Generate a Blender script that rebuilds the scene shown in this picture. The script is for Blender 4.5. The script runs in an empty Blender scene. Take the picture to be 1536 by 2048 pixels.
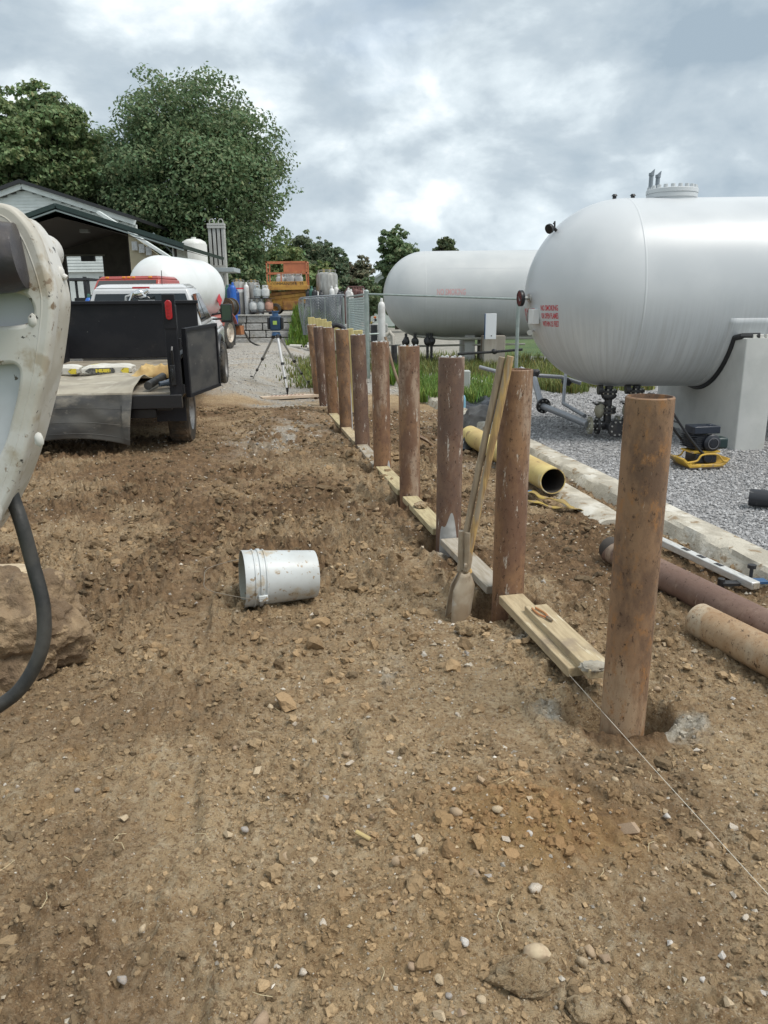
import bpy, bmesh, math, random
import numpy as np
from mathutils import Vector, Matrix

SC = bpy.context.scene
COL = SC.collection
rad = math.radians
random.seed(7)
RNG = np.random.default_rng(11)

# ------------------------------------------------------------------ camera
PITCH, ROLL, CAM_H, FPX = rad(15.1), rad(0.6), 1.6, 1530.0
cam_data = bpy.data.cameras.new('camera')
cam_data.sensor_fit = 'VERTICAL'
cam_data.sensor_height = 36.0
cam_data.lens = FPX / 2048.0 * 36.0
cam_data.clip_start = 0.05
cam_data.clip_end = 3000.0
cam = bpy.data.objects.new('camera', cam_data)
COL.objects.link(cam)
cam.matrix_world = (Matrix.Translation((0, 0, CAM_H)) @ Matrix.Rotation(math.pi/2 - PITCH, 4, 'X')
                    @ Matrix.Rotation(-ROLL, 4, 'Z'))
SC.camera = cam

# ------------------------------------------------------------------ sky
SUN_EL, SUN_AZ = rad(60), rad(118)          # azimuth measured from +Y towards +X
world = bpy.data.worlds.new('World')
SC.world = world
world.use_nodes = True
nt = world.node_tree
nt.nodes.clear()
def wn(t, **k):
    n = nt.nodes.new(t)
    for a, b in k.items():
        setattr(n, a, b)
    return n
def wl(a, b):
    nt.links.new(a, b)
def wmath(op, a, b=None, clamp=False):
    n = wn('ShaderNodeMath', operation=op, use_clamp=clamp)
    for i, s in enumerate((a, b)):
        if s is None:
            continue
        if isinstance(s, (int, float)):
            n.inputs[i].default_value = s
        else:
            wl(s, n.inputs[i])
    return n.outputs[0]
def wramp(fac, stops):
    n = wn('ShaderNodeValToRGB')
    e = n.color_ramp.elements
    while len(e) < len(stops):
        e.new(0.5)
    for k, (p, c) in enumerate(stops):
        e[k].position = p
        e[k].color = (c[0], c[1], c[2], 1)
    wl(fac, n.inputs[0])
    return n.outputs[0]
out = wn('ShaderNodeOutputWorld')
bg = wn('ShaderNodeBackground')
bg.inputs[1].default_value = 0.1
wl(bg.outputs[0], out.inputs[0])
sky = wn('ShaderNodeTexSky', sky_type='NISHITA', sun_disc=False, sun_elevation=SUN_EL, sun_rotation=SUN_AZ)
sky.air_density, sky.dust_density, sky.ozone_density = 1.0, 2.0, 1.0
tc = wn('ShaderNodeTexCoord')
sep = wn('ShaderNodeSeparateXYZ')
wl(tc.outputs['Generated'], sep.inputs[0])
cmb = wn('ShaderNodeCombineXYZ')          # view direction, heights stretched: clouds are wider than tall near the horizon
wl(sep.outputs[0], cmb.inputs[0])
wl(sep.outputs[1], cmb.inputs[1])
wl(wmath('MULTIPLY', sep.outputs[2], 1.75), cmb.inputs[2])
def wnoise(scale, detail, rough, dist=0.0, off=(0, 0, 0)):
    mp = wn('ShaderNodeMapping')
    mp.inputs['Location'].default_value = off
    wl(cmb.outputs[0], mp.inputs[0])
    n = wn('ShaderNodeTexNoise')
    n.inputs['Scale'].default_value = scale
    n.inputs['Detail'].default_value = detail
    n.inputs['Roughness'].default_value = rough
    n.inputs['Distortion'].default_value = dist
    wl(mp.outputs[0], n.inputs['Vector'])
    return n.outputs[0]
# layered stratocumulus: a soft deck, darker bases, brighter torn edges
deck = wnoise(4.4, 8, 0.50, 0.25, (11.32, 7.16, 0.4))
big = wnoise(1.5, 3, 0.5, 0.0, (22.00, 4.0, 2.0))
torn = wnoise(10.0, 8, 0.56, 0.2, (1.0, 9.0, 5.0))
dens = wmath('ADD', wmath('MULTIPLY', deck, 0.62), wmath('ADD', wmath('MULTIPLY', big, 0.16), wmath('MULTIPLY', torn, 0.22)))
cloud_col = wramp(dens, [(0.395, (7.0, 7.15, 7.1)), (0.435, (5.35, 5.65, 5.8)), (0.475, (4.05, 4.55, 4.85)),
                         (0.525, (2.95, 3.42, 3.78)), (0.63, (2.0, 2.5, 2.95))])
hole = wramp(wnoise(2.6, 5, 0.55, 0.3, (5.5, 2.2, 1.0)), [(0.60, (0, 0, 0)), (0.72, (1, 1, 1))])
mixc = wn('ShaderNodeMixRGB')
wl(wmath('MULTIPLY', hole, 0.25), mixc.inputs[0])
wl(cloud_col, mixc.inputs[1])
wl(sky.outputs[0], mixc.inputs[2])
# the deck pales towards the horizon
hz = wramp(sep.outputs[2], [(0.0, (1, 1, 1)), (0.13, (0, 0, 0))])
mixh = wn('ShaderNodeMixRGB')
wl(wmath('MULTIPLY', hz, 0.35), mixh.inputs[0])
wl(mixc.outputs[0], mixh.inputs[1])
mixh.inputs[2].default_value = (4.8, 5.35, 5.65, 1)
wl(mixh.outputs[0], bg.inputs[0])

# ------------------------------------------------------------------ sun behind the cloud deck
sun_data = bpy.data.lights.new('sun', 'SUN')
sun_data.energy = 1.5
sun_data.angle = rad(24)
sun_data.color = (1.0, 0.955, 0.89)
sun = bpy.data.objects.new('sun', sun_data)
COL.objects.link(sun)
sun_dir = Vector((math.sin(SUN_AZ)*math.cos(SUN_EL), math.cos(SUN_AZ)*math.cos(SUN_EL), math.sin(SUN_EL)))
sun.rotation_euler = sun_dir.to_track_quat('Z', 'Y').to_euler()
sun.location = sun_dir*30

# ------------------------------------------------------------------ exposure
vs = SC.view_settings
vs.view_transform = 'Standard'
vs.look = 'None'
vs.gamma = 1.0
vs.exposure = 0.98
vs.use_curve_mapping = False
SC.cycles.max_bounces = 6
SC.cycles.use_denoising = True

# ------------------------------------------------------------------ helpers: survey of the site from the photograph
_f = Vector((0, math.cos(PITCH), -math.sin(PITCH)))
_u = Vector((0, math.sin(PITCH), math.cos(PITCH)))
def sight(px, py):
    u, v = (px-768)/FPX, -(py-1024)/FPX
    a = u*math.cos(ROLL)+v*math.sin(ROLL)
    b = -u*math.sin(ROLL)+v*math.cos(ROLL)
    return Vector((a, 0, 0)) + _u*b + _f
def at(px, py, Y):                # survey point at a known distance Y in front of the standpoint
    d = sight(px, py)
    return Vector((0, 0, CAM_H)) + d*(Y/d.y)
def gp(px, py, z=0.0):            # survey point on level ground
    d = sight(px, py)
    return Vector((0, 0, CAM_H)) + d*((z-CAM_H)/d.z)

def s2l(v):
    v = v/255.0
    return v/12.92 if v <= 0.04045 else ((v+0.055)/1.055)**2.4
def C(r, g, b):
    return (s2l(r), s2l(g), s2l(b), 1.0)

# ------------------------------------------------------------------ helpers: materials
MATS = {}
def M(name, col, rough=0.6, metal=0.0, col2=None, sc=4.0, det=5, lo=0.4, hi=0.62, bump=0.0, bsc=40.0,
      spots=(), stretch=(1, 1, 1), spec=0.5, coat=0.0, nr=0.55, bstretch=None, bdist=0.01, trans=0.0, alpha=1.0):
    if name in MATS:
        return MATS[name]
    m = bpy.data.materials.new(name)
    m.use_nodes = True
    t = m.node_tree
    N, L = t.nodes, t.links
    b = N['Principled BSDF']
    b.inputs['Base Color'].default_value = col
    b.inputs['Roughness'].default_value = rough
    b.inputs['Metallic'].default_value = metal
    b.inputs['Specular IOR Level'].default_value = spec
    b.inputs['Coat Weight'].default_value = coat
    b.inputs['Transmission Weight'].default_value = trans
    b.inputs['Alpha'].default_value = alpha
    tcn = N.new('ShaderNodeTexCoord')
    def noise(scale, stre, detail=det, r=nr, off=0.0):
        mp = N.new('ShaderNodeMapping')
        mp.inputs['Scale'].default_value = stre
        mp.inputs['Location'].default_value = (off, off*1.7, off*0.6)
        L.new(tcn.outputs['Object'], mp.inputs[0])
        n = N.new('ShaderNodeTexNoise')
        n.inputs['Scale'].default_value = scale
        n.inputs['Detail'].default_value = detail
        n.inputs['Roughness'].default_value = r
        L.new(mp.outputs[0], n.inputs['Vector'])
        return n.outputs[0]
    def mr(s, a, c):
        n = N.new('ShaderNodeMapRange')
        n.inputs[1].default_value = a
        n.inputs[2].default_value = c
        n.interpolation_type = 'SMOOTHSTEP'
        L.new(s, n.inputs[0])
        return n.outputs[0]
    cur = None
    def mix(fac, c):
        nonlocal cur
        n = N.new('ShaderNodeMixRGB')
        L.new(fac, n.inputs[0])
        if cur is None:
            n.inputs[1].default_value = col
        else:
            L.new(cur, n.inputs[1])
        n.inputs[2].default_value = c
        cur = n.outputs[0]
    if col2 is not None:
        mix(mr(noise(sc, stretch), lo, hi), col2)
    for i, sp in enumerate(spots):          # (colour, scale, lo, hi[, stretch])
        mix(mr(noise(sp[1], sp[4] if len(sp) > 4 else stretch, 6, 0.6, 3.7*(i+1)), sp[2], sp[3]), sp[0])
    if cur is not None:
        L.new(cur, b.inputs['Base Color'])
    if bump:
        bn = N.new('ShaderNodeBump')
        bn.inputs['Strength'].default_value = bump
        bn.inputs['Distance'].default_value = bdist
        L.new(noise(bsc, bstretch or stretch, 6, 0.6, 9.1), bn.inputs['Height'])
        L.new(bn.outputs[0], b.inputs['Normal'])
    MATS[name] = m
    return m

# ------------------------------------------------------------------ helpers: geometry
def frame(d):
    d = Vector(d).normalized()
    a = Vector((0, 0, 1)) if abs(d.z) < 0.9 else Vector((1, 0, 0))
    x = a.cross(d).normalized()
    return x, d.cross(x).normalized(), d
class MB:
    def __init__(s):
        s.v, s.f, s.m = [], [], []
        s.k = 0
    def add(s, vs_, fs):
        o = len(s.v)
        s.v += [Vector(p) for p in vs_]
        for q in fs:
            s.f.append(tuple(i+o for i in q))
            s.m.append(s.k)
        return s
    def mat(s, k):
        s.k = k
        return s
    def box(s, c, d, rz=0.0, R=None):
        hx, hy, hz_ = d[0]/2, d[1]/2, d[2]/2
        R = R if R is not None else Matrix.Rotation(rz, 3, 'Z')
        p = [Vector(c)+R @ Vector((x*hx, y*hy, z*hz_)) for z in (-1, 1) for y in (-1, 1) for x in (-1, 1)]
        return s.add(p, [(0, 2, 3, 1), (4, 5, 7, 6), (0, 1, 5, 4), (2, 6, 7, 3), (0, 4, 6, 2), (1, 3, 7, 5)])
    def bar(s, p, q, w, h=None):
        p, q = Vector(p), Vector(q)
        x, y, d = frame(q-p)
        h = h or w
        o = [x*(w/2)*i + y*(h/2)*j for i, j in ((-1, -1), (1, -1), (1, 1), (-1, 1))]
        return s.add([p+k for k in o]+[q+k for k in o],
                     [(3, 2, 1, 0), (4, 5, 6, 7), (0, 1, 5, 4), (1, 2, 6, 5), (2, 3, 7, 6), (3, 0, 4, 7)])
    def cyl(s, p, q, r, r2=None, n=16, caps=True):
        p, q = Vector(p), Vector(q)
        r2 = r if r2 is None else r2
        x, y, d = frame(q-p)
        A = [(math.cos(2*math.pi*i/n), math.sin(2*math.pi*i/n)) for i in range(n)]
        vs_ = [p+(x*a+y*b)*r for a, b in A]+[q+(x*a+y*b)*r2 for a, b in A]
        fs = [(i, (i+1) % n, n+(i+1) % n, n+i) for i in range(n)]
        if caps:
            fs += [tuple(range(n-1, -1, -1)), tuple(range(n, 2*n))]
        return s.add(vs_, fs)
    def lathe(s, prof, o=(0, 0, 0), d=(0, 0, 1), n=24):     # prof: (radius, height)
        o = Vector(o)
        x, y, d = frame(d)
        vs_, fs = [], []
        for r, h in prof:
            for i in range(n):
                a = 2*math.pi*i/n
                vs_.append(o+d*h+(x*math.cos(a)+y*math.sin(a))*max(r, 1e-4))
        for j in range(len(prof)-1):
            for i in range(n):
                k = (i+1) % n
                fs.append((j*n+i, j*n+k, (j+1)*n+k, (j+1)*n+i))
        return s.add(vs_, fs)
    def tube(s, pts, r, n=8, caps=True):
        pts = [Vector(p) for p in pts]
        rs = r if isinstance(r, (list, tuple)) else [r]*len(pts)
        vs_, fs = [], []
        px = None
        for i, p in enumerate(pts):
            d = (pts[min(i+1, len(pts)-1)]-pts[max(i-1, 0)]).normalized()
            if px is None:
                px = frame(d)[0]
            x = (px-d*px.dot(d)).normalized()
            px = x
            y = d.cross(x)
            for k in range(n):
                a = 2*math.pi*k/n
                vs_.append(p+(x*math.cos(a)+y*math.sin(a))*rs[i])
        for i in range(len(pts)-1):
            for k in range(n):
                q = (k+1) % n
                fs.append((i*n+k, i*n+q, (i+1)*n+q, (i+1)*n+k))
        if caps:
            fs += [tuple(range(n-1, -1, -1)), tuple(range((len(pts)-1)*n, len(pts)*n))]
        return s.add(vs_, fs)
    def prism(s, poly, o, ax, ay, t):                        # polygon in the plane (ax, ay) at o, extruded along t
        o, ax, ay, t = Vector(o), Vector(ax), Vector(ay), Vector(t)
        n = len(poly)
        a = [o+ax*x+ay*y for x, y in poly]
        flip = ax.cross(ay).dot(t) < 0
        fs = [tuple(range(n-1, -1, -1)), tuple(range(n, 2*n))]+[(i, (i+1) % n, n+(i+1) % n, n+i) for i in range(n)]
        if flip:
            fs = [tuple(reversed(q)) for q in fs]
        return s.add(a+[p+t for p in a], fs)
    def grid(s, fn, nu, nv, thick=None):
        vs_ = [Vector(fn(i/nu, j/nv)) for j in range(nv+1) for i in range(nu+1)]
        fs = [(j*(nu+1)+i, j*(nu+1)+i+1, (j+1)*(nu+1)+i+1, (j+1)*(nu+1)+i) for j in range(nv) for i in range(nu)]
        return s.add(vs_, fs)
    def blob(s, c, r, seed=0, sub=2, amp=0.25, fr=1.6, R=None):
        bm = bmesh.new()
        bmesh.ops.create_icosphere(bm, subdivisions=sub, radius=1.0)
        rr = random.Random(seed)
        off = Vector((rr.uniform(-50, 50), rr.uniform(-50, 50), rr.uniform(-50, 50)))
        from mathutils import noise as mn
        c = Vector(c)
        r = (r, r, r) if isinstance(r, (int, float)) else r
        vs_ = []
        for w in bm.verts:
            q = w.co*(1+amp*mn.fractal(w.co*fr+off, 0.9, 2.1, 4))
            q = Vector((q.x*r[0], q.y*r[1], q.z*r[2]))
            vs_.append(c+(R @ q if R is not None else q))
        fs = [tuple(w.index for w in f.verts) for f in bm.faces]
        bm.free()
        return s.add(vs_, fs)
    def build(s, name, mat, parent=None, bev=0.0, smooth=35, org=None, seg=2, solid=0.0):
        me = bpy.data.meshes.new(name)
        if org is not None:
            o = Vector(org)
            me.from_pydata([p-o for p in s.v], [], s.f)
        else:
            me.from_pydata([tuple(p) for p in s.v], [], s.f)
        for mm in (mat if isinstance(mat, (list, tuple)) else [mat]):
            me.materials.append(mm)
        if isinstance(mat, (list, tuple)):
            me.polygons.foreach_set('material_index', s.m)
        if smooth:
            me.polygons.foreach_set('use_smooth', [True]*len(me.polygons))
            me.set_sharp_from_angle(angle=rad(smooth))
        me.update()
        ob = bpy.data.objects.new(name, me)
        COL.objects.link(ob)
        if parent is not None:
            ob.parent = parent
        if solid:
            md = ob.modifiers.new('solidify', 'SOLIDIFY')
            md.thickness = solid
        if bev:
            md = ob.modifiers.new('bevel', 'BEVEL')
            md.width = bev
            md.segments = seg
            md.limit_method = 'ANGLE'
            md.angle_limit = rad(40)
        return ob

def tag(o, label, cat, group=None):
    o['label'] = label
    o['category'] = cat
    if group:
        o['group'] = group
    return o
def thing(name, label, cat, loc=(0, 0, 0), rz=0.0, group=None, rx=0.0, ry=0.0):
    o = bpy.data.objects.new(name, None)
    o.empty_display_size = 0.2
    COL.objects.link(o)
    o.location = loc
    o.rotation_euler = (rx, ry, rz)
    return tag(o, label, cat, group)
def structure(o):
    o['kind'] = 'structure'
    return o
def stuff(o, label=None, cat=None):
    o['kind'] = 'stuff'
    if label:
        tag(o, label, cat)
    return o
def copy_tree(o, loc=None, rz=None, label=None, parent=None):
    c = o.copy()
    COL.objects.link(c)
    if parent is not None:
        c.parent = parent
    if loc is not None:
        c.location = loc
    if rz is not None:
        c.rotation_euler = (0, 0, rz)
    if label:
        c['label'] = label
    for ch in o.children:
        copy_tree(ch, parent=c)
    return c
def np_mesh(name, V, F, mat, parent=None, smooth=False, attrs=None):
    me = bpy.data.meshes.new(name)
    V = np.ascontiguousarray(V, np.float32)
    F = np.ascontiguousarray(F, np.int32)
    k = F.shape[1]
    me.vertices.add(len(V))
    me.vertices.foreach_set('co', V.ravel())
    me.loops.add(F.size)
    me.loops.foreach_set('vertex_index', F.ravel())
    me.polygons.add(len(F))
    me.polygons.foreach_set('loop_start', np.arange(len(F), dtype=np.int32)*k)
    me.polygons.foreach_set('use_smooth', np.full(len(F), bool(smooth)))
    for an, arr in (attrs or {}).items():
        a = me.attributes.new(an, 'FLOAT_COLOR', 'POINT')
        a.data.foreach_set('color', np.ascontiguousarray(arr, np.float32).ravel())
    me.materials.append(mat)
    me.update(calc_edges=True)
    me.validate()
    o = bpy.data.objects.new(name, me)
    COL.objects.link(o)
    if parent is not None:
        o.parent = parent
    return o
def text_mesh(txt, size, align='CENTER', bold=0.0):
    cu = bpy.data.curves.new('txt', 'FONT')
    cu.body = txt
    cu.size = size
    cu.align_x = align
    cu.align_y = 'CENTER'
    cu.resolution_u = 2
    cu.offset = size*bold
    ob = bpy.data.objects.new('txt', cu)
    COL.objects.link(ob)
    dg = bpy.context.evaluated_depsgraph_get()
    me = ob.evaluated_get(dg).to_mesh()
    V = [Vector(w.co) for w in me.vertices]
    F = [tuple(p.vertices) for p in me.polygons]
    ob.evaluated_get(dg).to_mesh_clear()
    bpy.data.objects.remove(ob)
    bpy.data.curves.remove(cu)
    return V, F
def plate_mesh(outer, holes, ext, bev):
    """a flat plate with holes and rounded edges, in the local XY plane"""
    cu = bpy.data.curves.new('plate', 'CURVE')
    cu.dimensions = '2D'
    cu.fill_mode = 'BOTH'
    cu.extrude = ext
    cu.bevel_depth = bev
    cu.bevel_resolution = 2
    for pts in [outer]+list(holes):
        sp = cu.splines.new('POLY')
        sp.points.add(len(pts)-1)
        for q, (x, y) in zip(sp.points, pts):
            q.co = (x, y, 0, 1)
        sp.use_cyclic_u = True
    ob = bpy.data.objects.new('plate', cu)
    COL.objects.link(ob)
    dg = bpy.context.evaluated_depsgraph_get()
    me = ob.evaluated_get(dg).to_mesh()
    V = [Vector(w.co) for w in me.vertices]
    F = [tuple(p.vertices) for p in me.polygons]
    ob.evaluated_get(dg).to_mesh_clear()
    bpy.data.objects.remove(ob)
    bpy.data.curves.remove(cu)
    return V, F
def catmull(pts, n=8):
    pts = [Vector(p) for p in pts]
    P_ = [pts[0]*2-pts[1]]+pts+[pts[-1]*2-pts[-2]]
    o = []
    for i in range(1, len(P_)-2):
        a, b, c, d = P_[i-1:i+3]
        for k in range(n):
            t = k/n
            o.append(0.5*((2*b)+(c-a)*t+(2*a-5*b+4*c-d)*t*t+(3*b-a-3*c+d)*t*t*t))
    o.append(pts[-1])
    return o

# ------------------------------------------------------------------ helpers: noise fields
def _hash(ix, iy, s):
    h = (ix.astype(np.int64)*374761393 + iy.astype(np.int64)*668265263 + s*974634777) & 0x7fffffff
    h = ((h ^ (h >> 13))*1274126177) & 0x7fffffff
    h = (h ^ (h >> 16)) & 0xffffff
    return h/float(0xffffff)
def vnoise(x, y, s=0):
    x0, y0 = np.floor(x), np.floor(y)
    fx, fy = x-x0, y-y0
    fx = fx*fx*fx*(fx*(fx*6-15)+10)
    fy = fy*fy*fy*(fy*(fy*6-15)+10)
    a, b = _hash(x0, y0, s), _hash(x0+1, y0, s)
    c, d = _hash(x0, y0+1, s), _hash(x0+1, y0+1, s)
    return (a+(b-a)*fx)+((c+(d-c)*fx)-(a+(b-a)*fx))*fy
def fbm(x, y, o=4, s=0, g=0.5):
    t, a, n = 0.0, 1.0, 0.0
    for i in range(o):
        t = t+a*vnoise(x*2**i+i*17.3, y*2**i-i*9.1, s+i)
        n += a
        a *= g
    return t/n
def billow(x, y, s=0):
    return np.abs(2*vnoise(x, y, s)-1)
def lumps(x, y, s=0, keep=0.6):
    """rounded lumps: one dome per kept cell"""
    x0, y0 = np.floor(x), np.floor(y)
    best = np.zeros_like(x)
    for i in (-1, 0, 1):
        for j in (-1, 0, 1):
            cx, cy = x0+i, y0+j
            k = _hash(cx, cy, s+3)
            r = 0.25+0.45*_hash(cx, cy, s+4)
            dx, dy = x-(cx+_hash(cx, cy, s+1)), y-(cy+_hash(cx, cy, s+2))
            ang = 6.28*_hash(cx, cy, s+5)
            ca, sa = np.cos(ang), np.sin(ang)
            dd = np.sqrt((dx*ca+dy*sa)**2 + ((dy*ca-dx*sa)*1.45)**2)/r
            h = np.clip(1-dd**2, 0, 1)**0.85*r*(k < keep)
            best = np.maximum(best, h)
    return best
def S(t):
    t = np.clip(t, 0, 1)
    return t*t*(3-2*t)

# ================================================================== GROUND
def kerb_x(y):
    return 2.20-0.165*(y-4.17)
BOLL = [(0.930, 2.69), (0.665, 3.88), (0.435, 4.98), (0.215, 6.12), (-0.01, 7.30), (-0.235, 8.62),
        (-0.475, 9.90), (-0.725, 11.25), (-0.955, 12.60), (-1.16, 13.90)]
def ground_base(x, y):
    x, y = np.asarray(x, float), np.asarray(y, float)
    z = 0.30*S((y-9.3)/5.5)*S((-1.7-x)/1.5)
    z = z+0.05*(fbm(x*0.8, y*0.8, 3, 5)-0.5)*S((16-y)/6)
    z = z+0.075*np.exp(-(((x-0.42)/0.34)**2+((y-2.08)/0.22)**2))          # heap of fresh spoil
    z = z+0.05*np.exp(-(((x-0.12)/0.30)**2+((y-1.62)/0.25)**2))
    z = z+0.15*np.exp(-(((x+1.35)/0.75)**2+((y-10.9)/1.5)**2))            # long berm beside the far bollards
    z = z+0.08*np.exp(-(((x+0.45)/0.5)**2+((y-7.4)/1.2)**2))
    z = z+0.05*np.exp(-(((x-0.05)/0.35)**2+((y-5.3)/0.6)**2))
    z = z-0.05*np.exp(-(((x+0.75)/0.28)**2+((y-3.35)/0.22)**2))           # soft wheel pit
    z = z+0.05*np.exp(-(((x+0.95)/0.5)**2+((y-4.5)/0.35)**2))
    for i, (bx, by) in enumerate(BOLL):
        if i == 0:
            d = np.sqrt(((x-bx-0.01)/0.215)**2+((y-by-0.085)/0.150)**2)
            z = z-0.36*S((1.12-d)/0.35)
        else:
            d = np.sqrt(((x-bx+0.02)/0.20)**2+((y-by+0.0)/0.17)**2)
            z = z-(0.17 if i in (1, 2) else 0.07)*S((1.15-d)/0.5)
    return z
def track(x, y):
    """signed distance (in half widths) from the nearer of two old wheel tracks, and the way along them"""
    a = (x+0.35+0.245*(y-1.0)+0.10*np.sin(y*0.8))/0.13
    b = (x-0.98+0.245*(y-1.0)+0.10*np.sin(y*0.8+0.3))/0.13
    return np.where(np.abs(a) < np.abs(b), a, b*1.25+np.sign(b)*0.0), y
def ground_detail(x, y):
    far = S((13.5-y)/7.0)
    rough = 0.55+0.75*S((fbm(x*0.9, y*0.9, 3, 21)-0.42)/0.25)
    drive = S((y-10.0)/3.0)*S((-1.5-x)/0.8)
    rough = rough*(1-0.55*drive)+0.5*np.exp(-(((x+0.8)/0.9)**2+((y-4.6)/1.6)**2))
    z = 0.026*(billow(x*6+fbm(x*9, y*9, 2, 3), y*6+fbm(x*9, y*9, 2, 4), 31)-0.3)
    z = z+0.036*lumps(x*8, y*8, 41, 0.35)+0.030*lumps(x*17, y*17, 51, 0.50)
    z = z+0.027*lumps(x*34, y*34, 61, 0.62)
    z = z+0.022*(fbm(x*22, y*22, 2, 81)-0.5)
    z = z*rough*(0.3+0.7*far)*(1+0.9*S((y-3.0)/2.5)*far)
    tr, sa = track(x, y)
    tread = np.abs(((sa*9+0.8*np.abs(tr)) % 1.0)-0.5)*2
    inside = S((1.0-np.abs(tr))/0.25)
    edge = np.exp(-((np.abs(tr)-1.15)/0.22)**2)
    brk = S((fbm(x*2.2, y*2.2, 3, 111)-0.30)/0.2)*S((8.5-y)/2)
    return z*(1-0.72*inside*brk)+brk*(inside*(-0.020+0.009*tread)+0.014*edge*(0.5+fbm(x*12, y*12, 2, 113)))
def ground_z(x, y):
    return ground_base(x, y)+ground_detail(x, y)
def gz(x, y):
    return float(ground_z(np.array([float(x)]), np.array([float(y)]))[0])

def masks(x, y):
    n = fbm(x*1.3, y*1.3, 4, 91)
    nf = fbm(x*6, y*6, 3, 93)
    left = S((-0.9-x+0.9*(n-0.5))/0.9)
    g = S((y-11.4+3.5*(n-0.5)+0.75*(x+1.0))/1.8)*left
    g = np.maximum(g, S((y-13.6+2.0*(n-0.5))/1.5))
    g = np.maximum(g, 0.75*S((n-0.56)/0.1)*S((y-6)/4)*S((x-0.3)/0.5))        # thin gravel between bollards and kerb
    g = np.maximum(g, 0.9*np.exp(-(((x+1.25)/0.55)**2+((y-9.4)/0.9)**2))*S((nf-0.42)/0.2))
    con = np.exp(-(((x-1.16)/0.15)**2+((y-2.68)/0.13)**2)*1.3)+0.8*np.exp(-(((x-0.66)/0.10)**2+((y-2.80)/0.10)**2))
    con = con+0.5*np.exp(-(((x-0.36)/0.12)**2+((y-4.75)/0.10)**2))+0.6*np.exp(-(((x-0.72)/0.16)**2+((y-3.45)/0.09)**2))
    con = con+0.4*np.exp(-(((x-0.02)/0.16)**2+((y-3.15)/0.25)**2))
    con = S((con*(0.15+1.7*fbm(x*16, y*16, 4, 95, 0.65))-0.25)/0.5)
    och = np.exp(-(((x-0.45)/0.38)**2+((y-2.06)/0.24)**2))*1.2+0.8*np.exp(-(((x+0.95)/0.30)**2+((y-2.35)/0.35)**2))*S((nf-0.4)/0.25)
    och = och+0.5*np.exp(-(((x-0.05)/0.35)**2+((y-1.6)/0.25)**2))
    och = S((och*(0.5+nf)-0.05)/0.9)
    wet = 0.55*S((fbm(x*1.1+7, y*1.1, 4, 97)-0.52)/0.16)*S((7.5-y)/3)
    wet = np.maximum(wet, S((y-5.5)/3)*S((13-y)/2)*(1-g)*0.75*S((fbm(x*2, y*2, 3, 99)-0.3)/0.3))
    wet = np.maximum(wet, S((y-2.9)/1.6)*S((13.5-y)/2)*(1-g)*(0.25+0.75*S((fbm(x*1.5+3, y*1.5, 4, 103)-0.36)/0.2)))
    for i, (bx, by) in enumerate(BOLL):
        d = np.sqrt((x-bx)**2+(y-by)**2)
        wet = np.maximum(wet, S((0.26-d)/0.12))
    return np.stack([g, np.clip(con, 0, 1), np.clip(och, 0, 1), wet], -1)

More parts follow.
